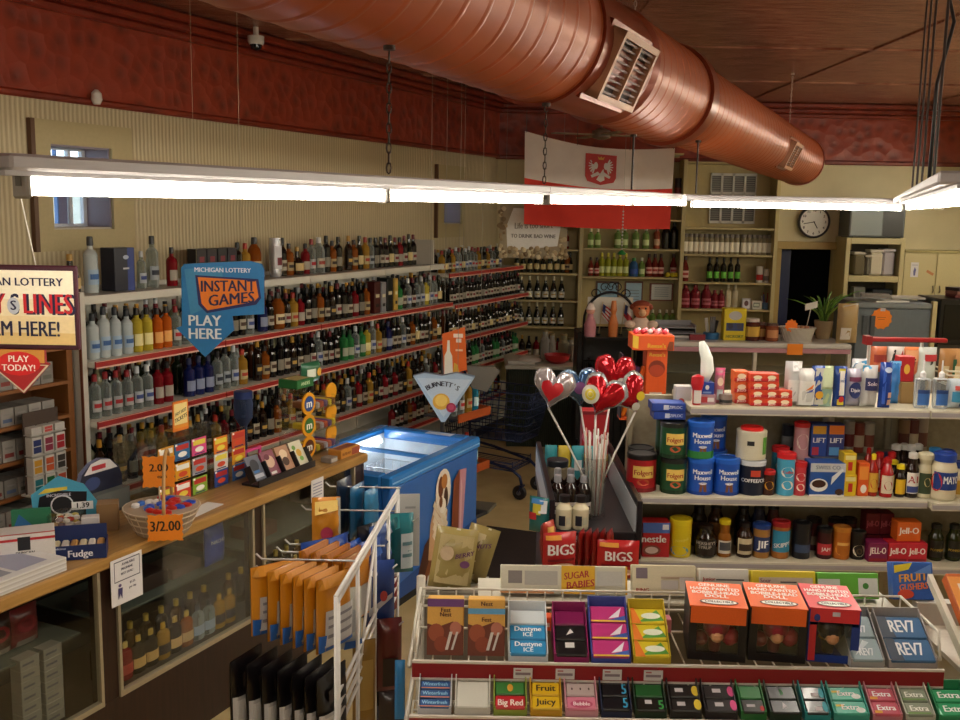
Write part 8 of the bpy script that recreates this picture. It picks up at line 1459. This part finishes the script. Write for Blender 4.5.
for k, px in enumerate((273, 285, 297, 309, 320, 333)):
    cbag(px, 563+2.2*k, 630+3.2*k, 2.30-.012*k, .12, [.7, 1.0, 1.02, 1.05, 1.05, 1.0][k], '#bf7a12', OR, '%s orange chip bag from left on the front hook' % ORD[k], 'orange chip bags on the front hook', .03, k)
hook(2.30, atY(300, 572, 2.30).z, 262)
for k, px in enumerate((313, 324, 335, 346, 356)):
    cbag(px, 545+2*k, 612+2*k, 2.52-.01*k, .12, 1.1, '#b8740f', [('r', '#a9a8a8', .45, .08, .95, .55), ('r', '#9a5a0c', .0, .9, 1, 1)], '%s orange chip bag from left in the second row of hooks' % ORD[k], 'orange chip bags in the second row', .03, 10+k)
hook(2.52, atY(330, 553, 2.52).z, 282); hook(2.30, atY(300, 560, 2.30).z, 262)
for k, px in enumerate((317, 336, 352, 368)):
    cbag(px, [540, 536, 541, 540][k], 598, 2.72, .10, [.6, 1.0, 1.1, .9][k], '#1a4496', [('r', '#c8ccd8', .3, .3, .7, .45), ('p', '#3a6ac0', [(.1, .6), (.9, .75), (.8, .9)])], '%s blue chip bag from left in the third row of hooks' % ORD[k], 'blue chip bags in the third row', .035, 20+k, .005)
hook(2.72, atY(330, 545, 2.72).z, 290)
cbag(326, 497, 552, 2.92, .085, .2, '#c07c1e', [('p', '#f0cc70', [(.1, .72), (.9, .8), (.9, .97), (.1, .95)]), ('e', '#b83a5a', .5, .4, .22, .12), ('r', '#b8b6b0', .86, .0, 1, 1)], 'shiny gold chip bag hanging under the paper note', None, .05, 30, .008)
hook(2.92, atY(326, 510, 2.92).z, 306)
for k, px in enumerate((344, 357, 371)):
    cbag(px, [478, 484, 488][k], 535, 3.0, .09, 1.2, ['#14243a', '#16527a', '#1f6a96'][k], [('p', '#2f7aa8', [(.3, 0), (.7, 0), (.5, 1)])], '%s dark blue bag from left on the rear hook' % ORD[k], 'dark blue bags on the rear hook', .025, 40+k)
hook(3.0, atY(350, 487, 3.0).z, 330)
for k, px in enumerate((368, 380)):
    cbag(px, 524, 566, 2.78, .08, .8, ['#12141c', '#2a4a8a'][k], [('p', '#8a92a8', [(.1, .5), (.9, .8), (.8, .9)])], '%s crumpled black and blue bag near the panel top' % ORD[k], 'crumpled bags near the panel', .035, 50+k, .006)
cbag(348, 588, 648, 2.36, .07, .5, '#b4b4aa', [('r', '#c0a83a', .0, .3, .18, .95), ('r', '#1f5aa8', .3, .0, 1, .16), ('e', '#9a9ea2', .5, .5, .3, .2)], 'white and yellow chip bag behind the front wires of the rack', None, .03, 60)
cbag(379, 560, 626, 2.62, .085, .25, '#1f4088', [('e', '#d8dce4', .3, .85, .1, .05), ('e', '#a83a3a', .6, .52, .12, .08), ('p', '#b8bcc8', [(.1, .3), (.9, .55), (.9, .48), (.15, .2)]), ('r', '#b9bcc4', .2, .0, .9, .1)], 'shiny blue chip bag on the right side of the wire panel', None, .05, 61, .005)
cbag(401, 513, 572, 2.86, .075, .25, '#1a6a74', [('r', '#b9c4c8', .45, .1, .95, .7), ('r', '#5a7a80', .5, .3, .9, .36), ('r', '#5a7a80', .5, .5, .9, .56), ('p', '#3aa0a8', [(.0, .7), (.4, .8), (.4, 1), (0, 1)])], 'teal chip bag at the upper right of the wire rack', None, .045, 62, .004)
cbag(388, 560, 610, 2.90, .06, .5, '#7a181e', [('r', '#a8a09c', .1, .7, .9, .95)], 'dark red bag between the blue and teal chip bags', None, .03, 63)
cbag(364, 640, 722, 2.40, .06, .4, '#8a6a2e', [('r', '#a88a4a', .2, .2, .8, .8)], 'tan bag low behind the parallel wires of the rack', None, .04, 64)
cbag(389, 618, 690, 2.58, .07, .3, '#5a141a', [('r', '#2a1818', .2, .1, .8, .5)], 'maroon bag low on the right of the wire rack', None, .04, 65)
cbag(400, 660, 719, 2.32, .025, .1, '#2a82c8', [], 'narrow bright blue bag at the lower right of the wire rack', None, .02, 66)
cbag(385, 592, 640, 2.95, .05, .3, '#b8962a', [('e', '#d8c060', .5, .5, .3, .2)], 'yellow bag glimpsed behind the maroon bag', None, .03, 67)
for Y, py, pxr in ((2.62, 563, 392), (2.86, 515, 414), (2.58, 620, 398)): hook(Y, atY(390, py+6, Y).z, pxr, 1)
for k, px in enumerate((246, 262, 277, 292, 307, 319, 331)):
    cbag(px, 652+3*k, 742+3*k, 2.20-.01*k, .12, 1.15, '#100c0f', [('r', '#b9b7b8', .0, .0, .6, .62), ('r', '#d4d2d2', .05, .06, .5, .58), ('p', '#3a2c24', [(.2, .7), (.8, .8), (.8, .9), (.2, .85)])], '%s black jerky bag with grey base from left on the lower hook' % ORD[k], 'black jerky bags on the lower hook', .03, 70+k)
hook(2.20, atY(290, 668, 2.2).z, 238)
for k, (px, y0_, y1_, Y) in enumerate(((377, 668, 735, 2.66), (392, 690, 750, 2.62))): cbag(px, y0_, y1_, Y, .075, .35, ['#15131a', '#2a1a1e'][k], [('r', '#5a5660', .2, .2, .8, .5)], '%s dark bag at the foot of the wire panel' % ORD[k], 'dark bags at the panel foot', .035, 90+k)
wc_ = atY(409, 566, 3.06); b = MB(); zt_ = atY(409, 494, 3.06).z-wc_.z; b.box(-.033, .033, 0, .002, 0, zt_, M('#b4b4b2', .5)); b.art(FR(-.033, 0, 0), .066, zt_, [('r', '#8f9090', .3, .8, .8, .83)]); solo('hanging_card', b, 'plain white card hanging between the chip rack and freezer side', 'card', wc_, .15)
hook(3.06, atY(409, 495, 3.06).z, 420, 1) if 0 else None
# ================================================================ the bottles standing behind the front rows
so = link('bottles_behind', stuff.mesh('bottles_behind')); tag(so, 'dim rows of bottles standing behind the front bottles on the shelves', 'bottles', None, 'stuff')
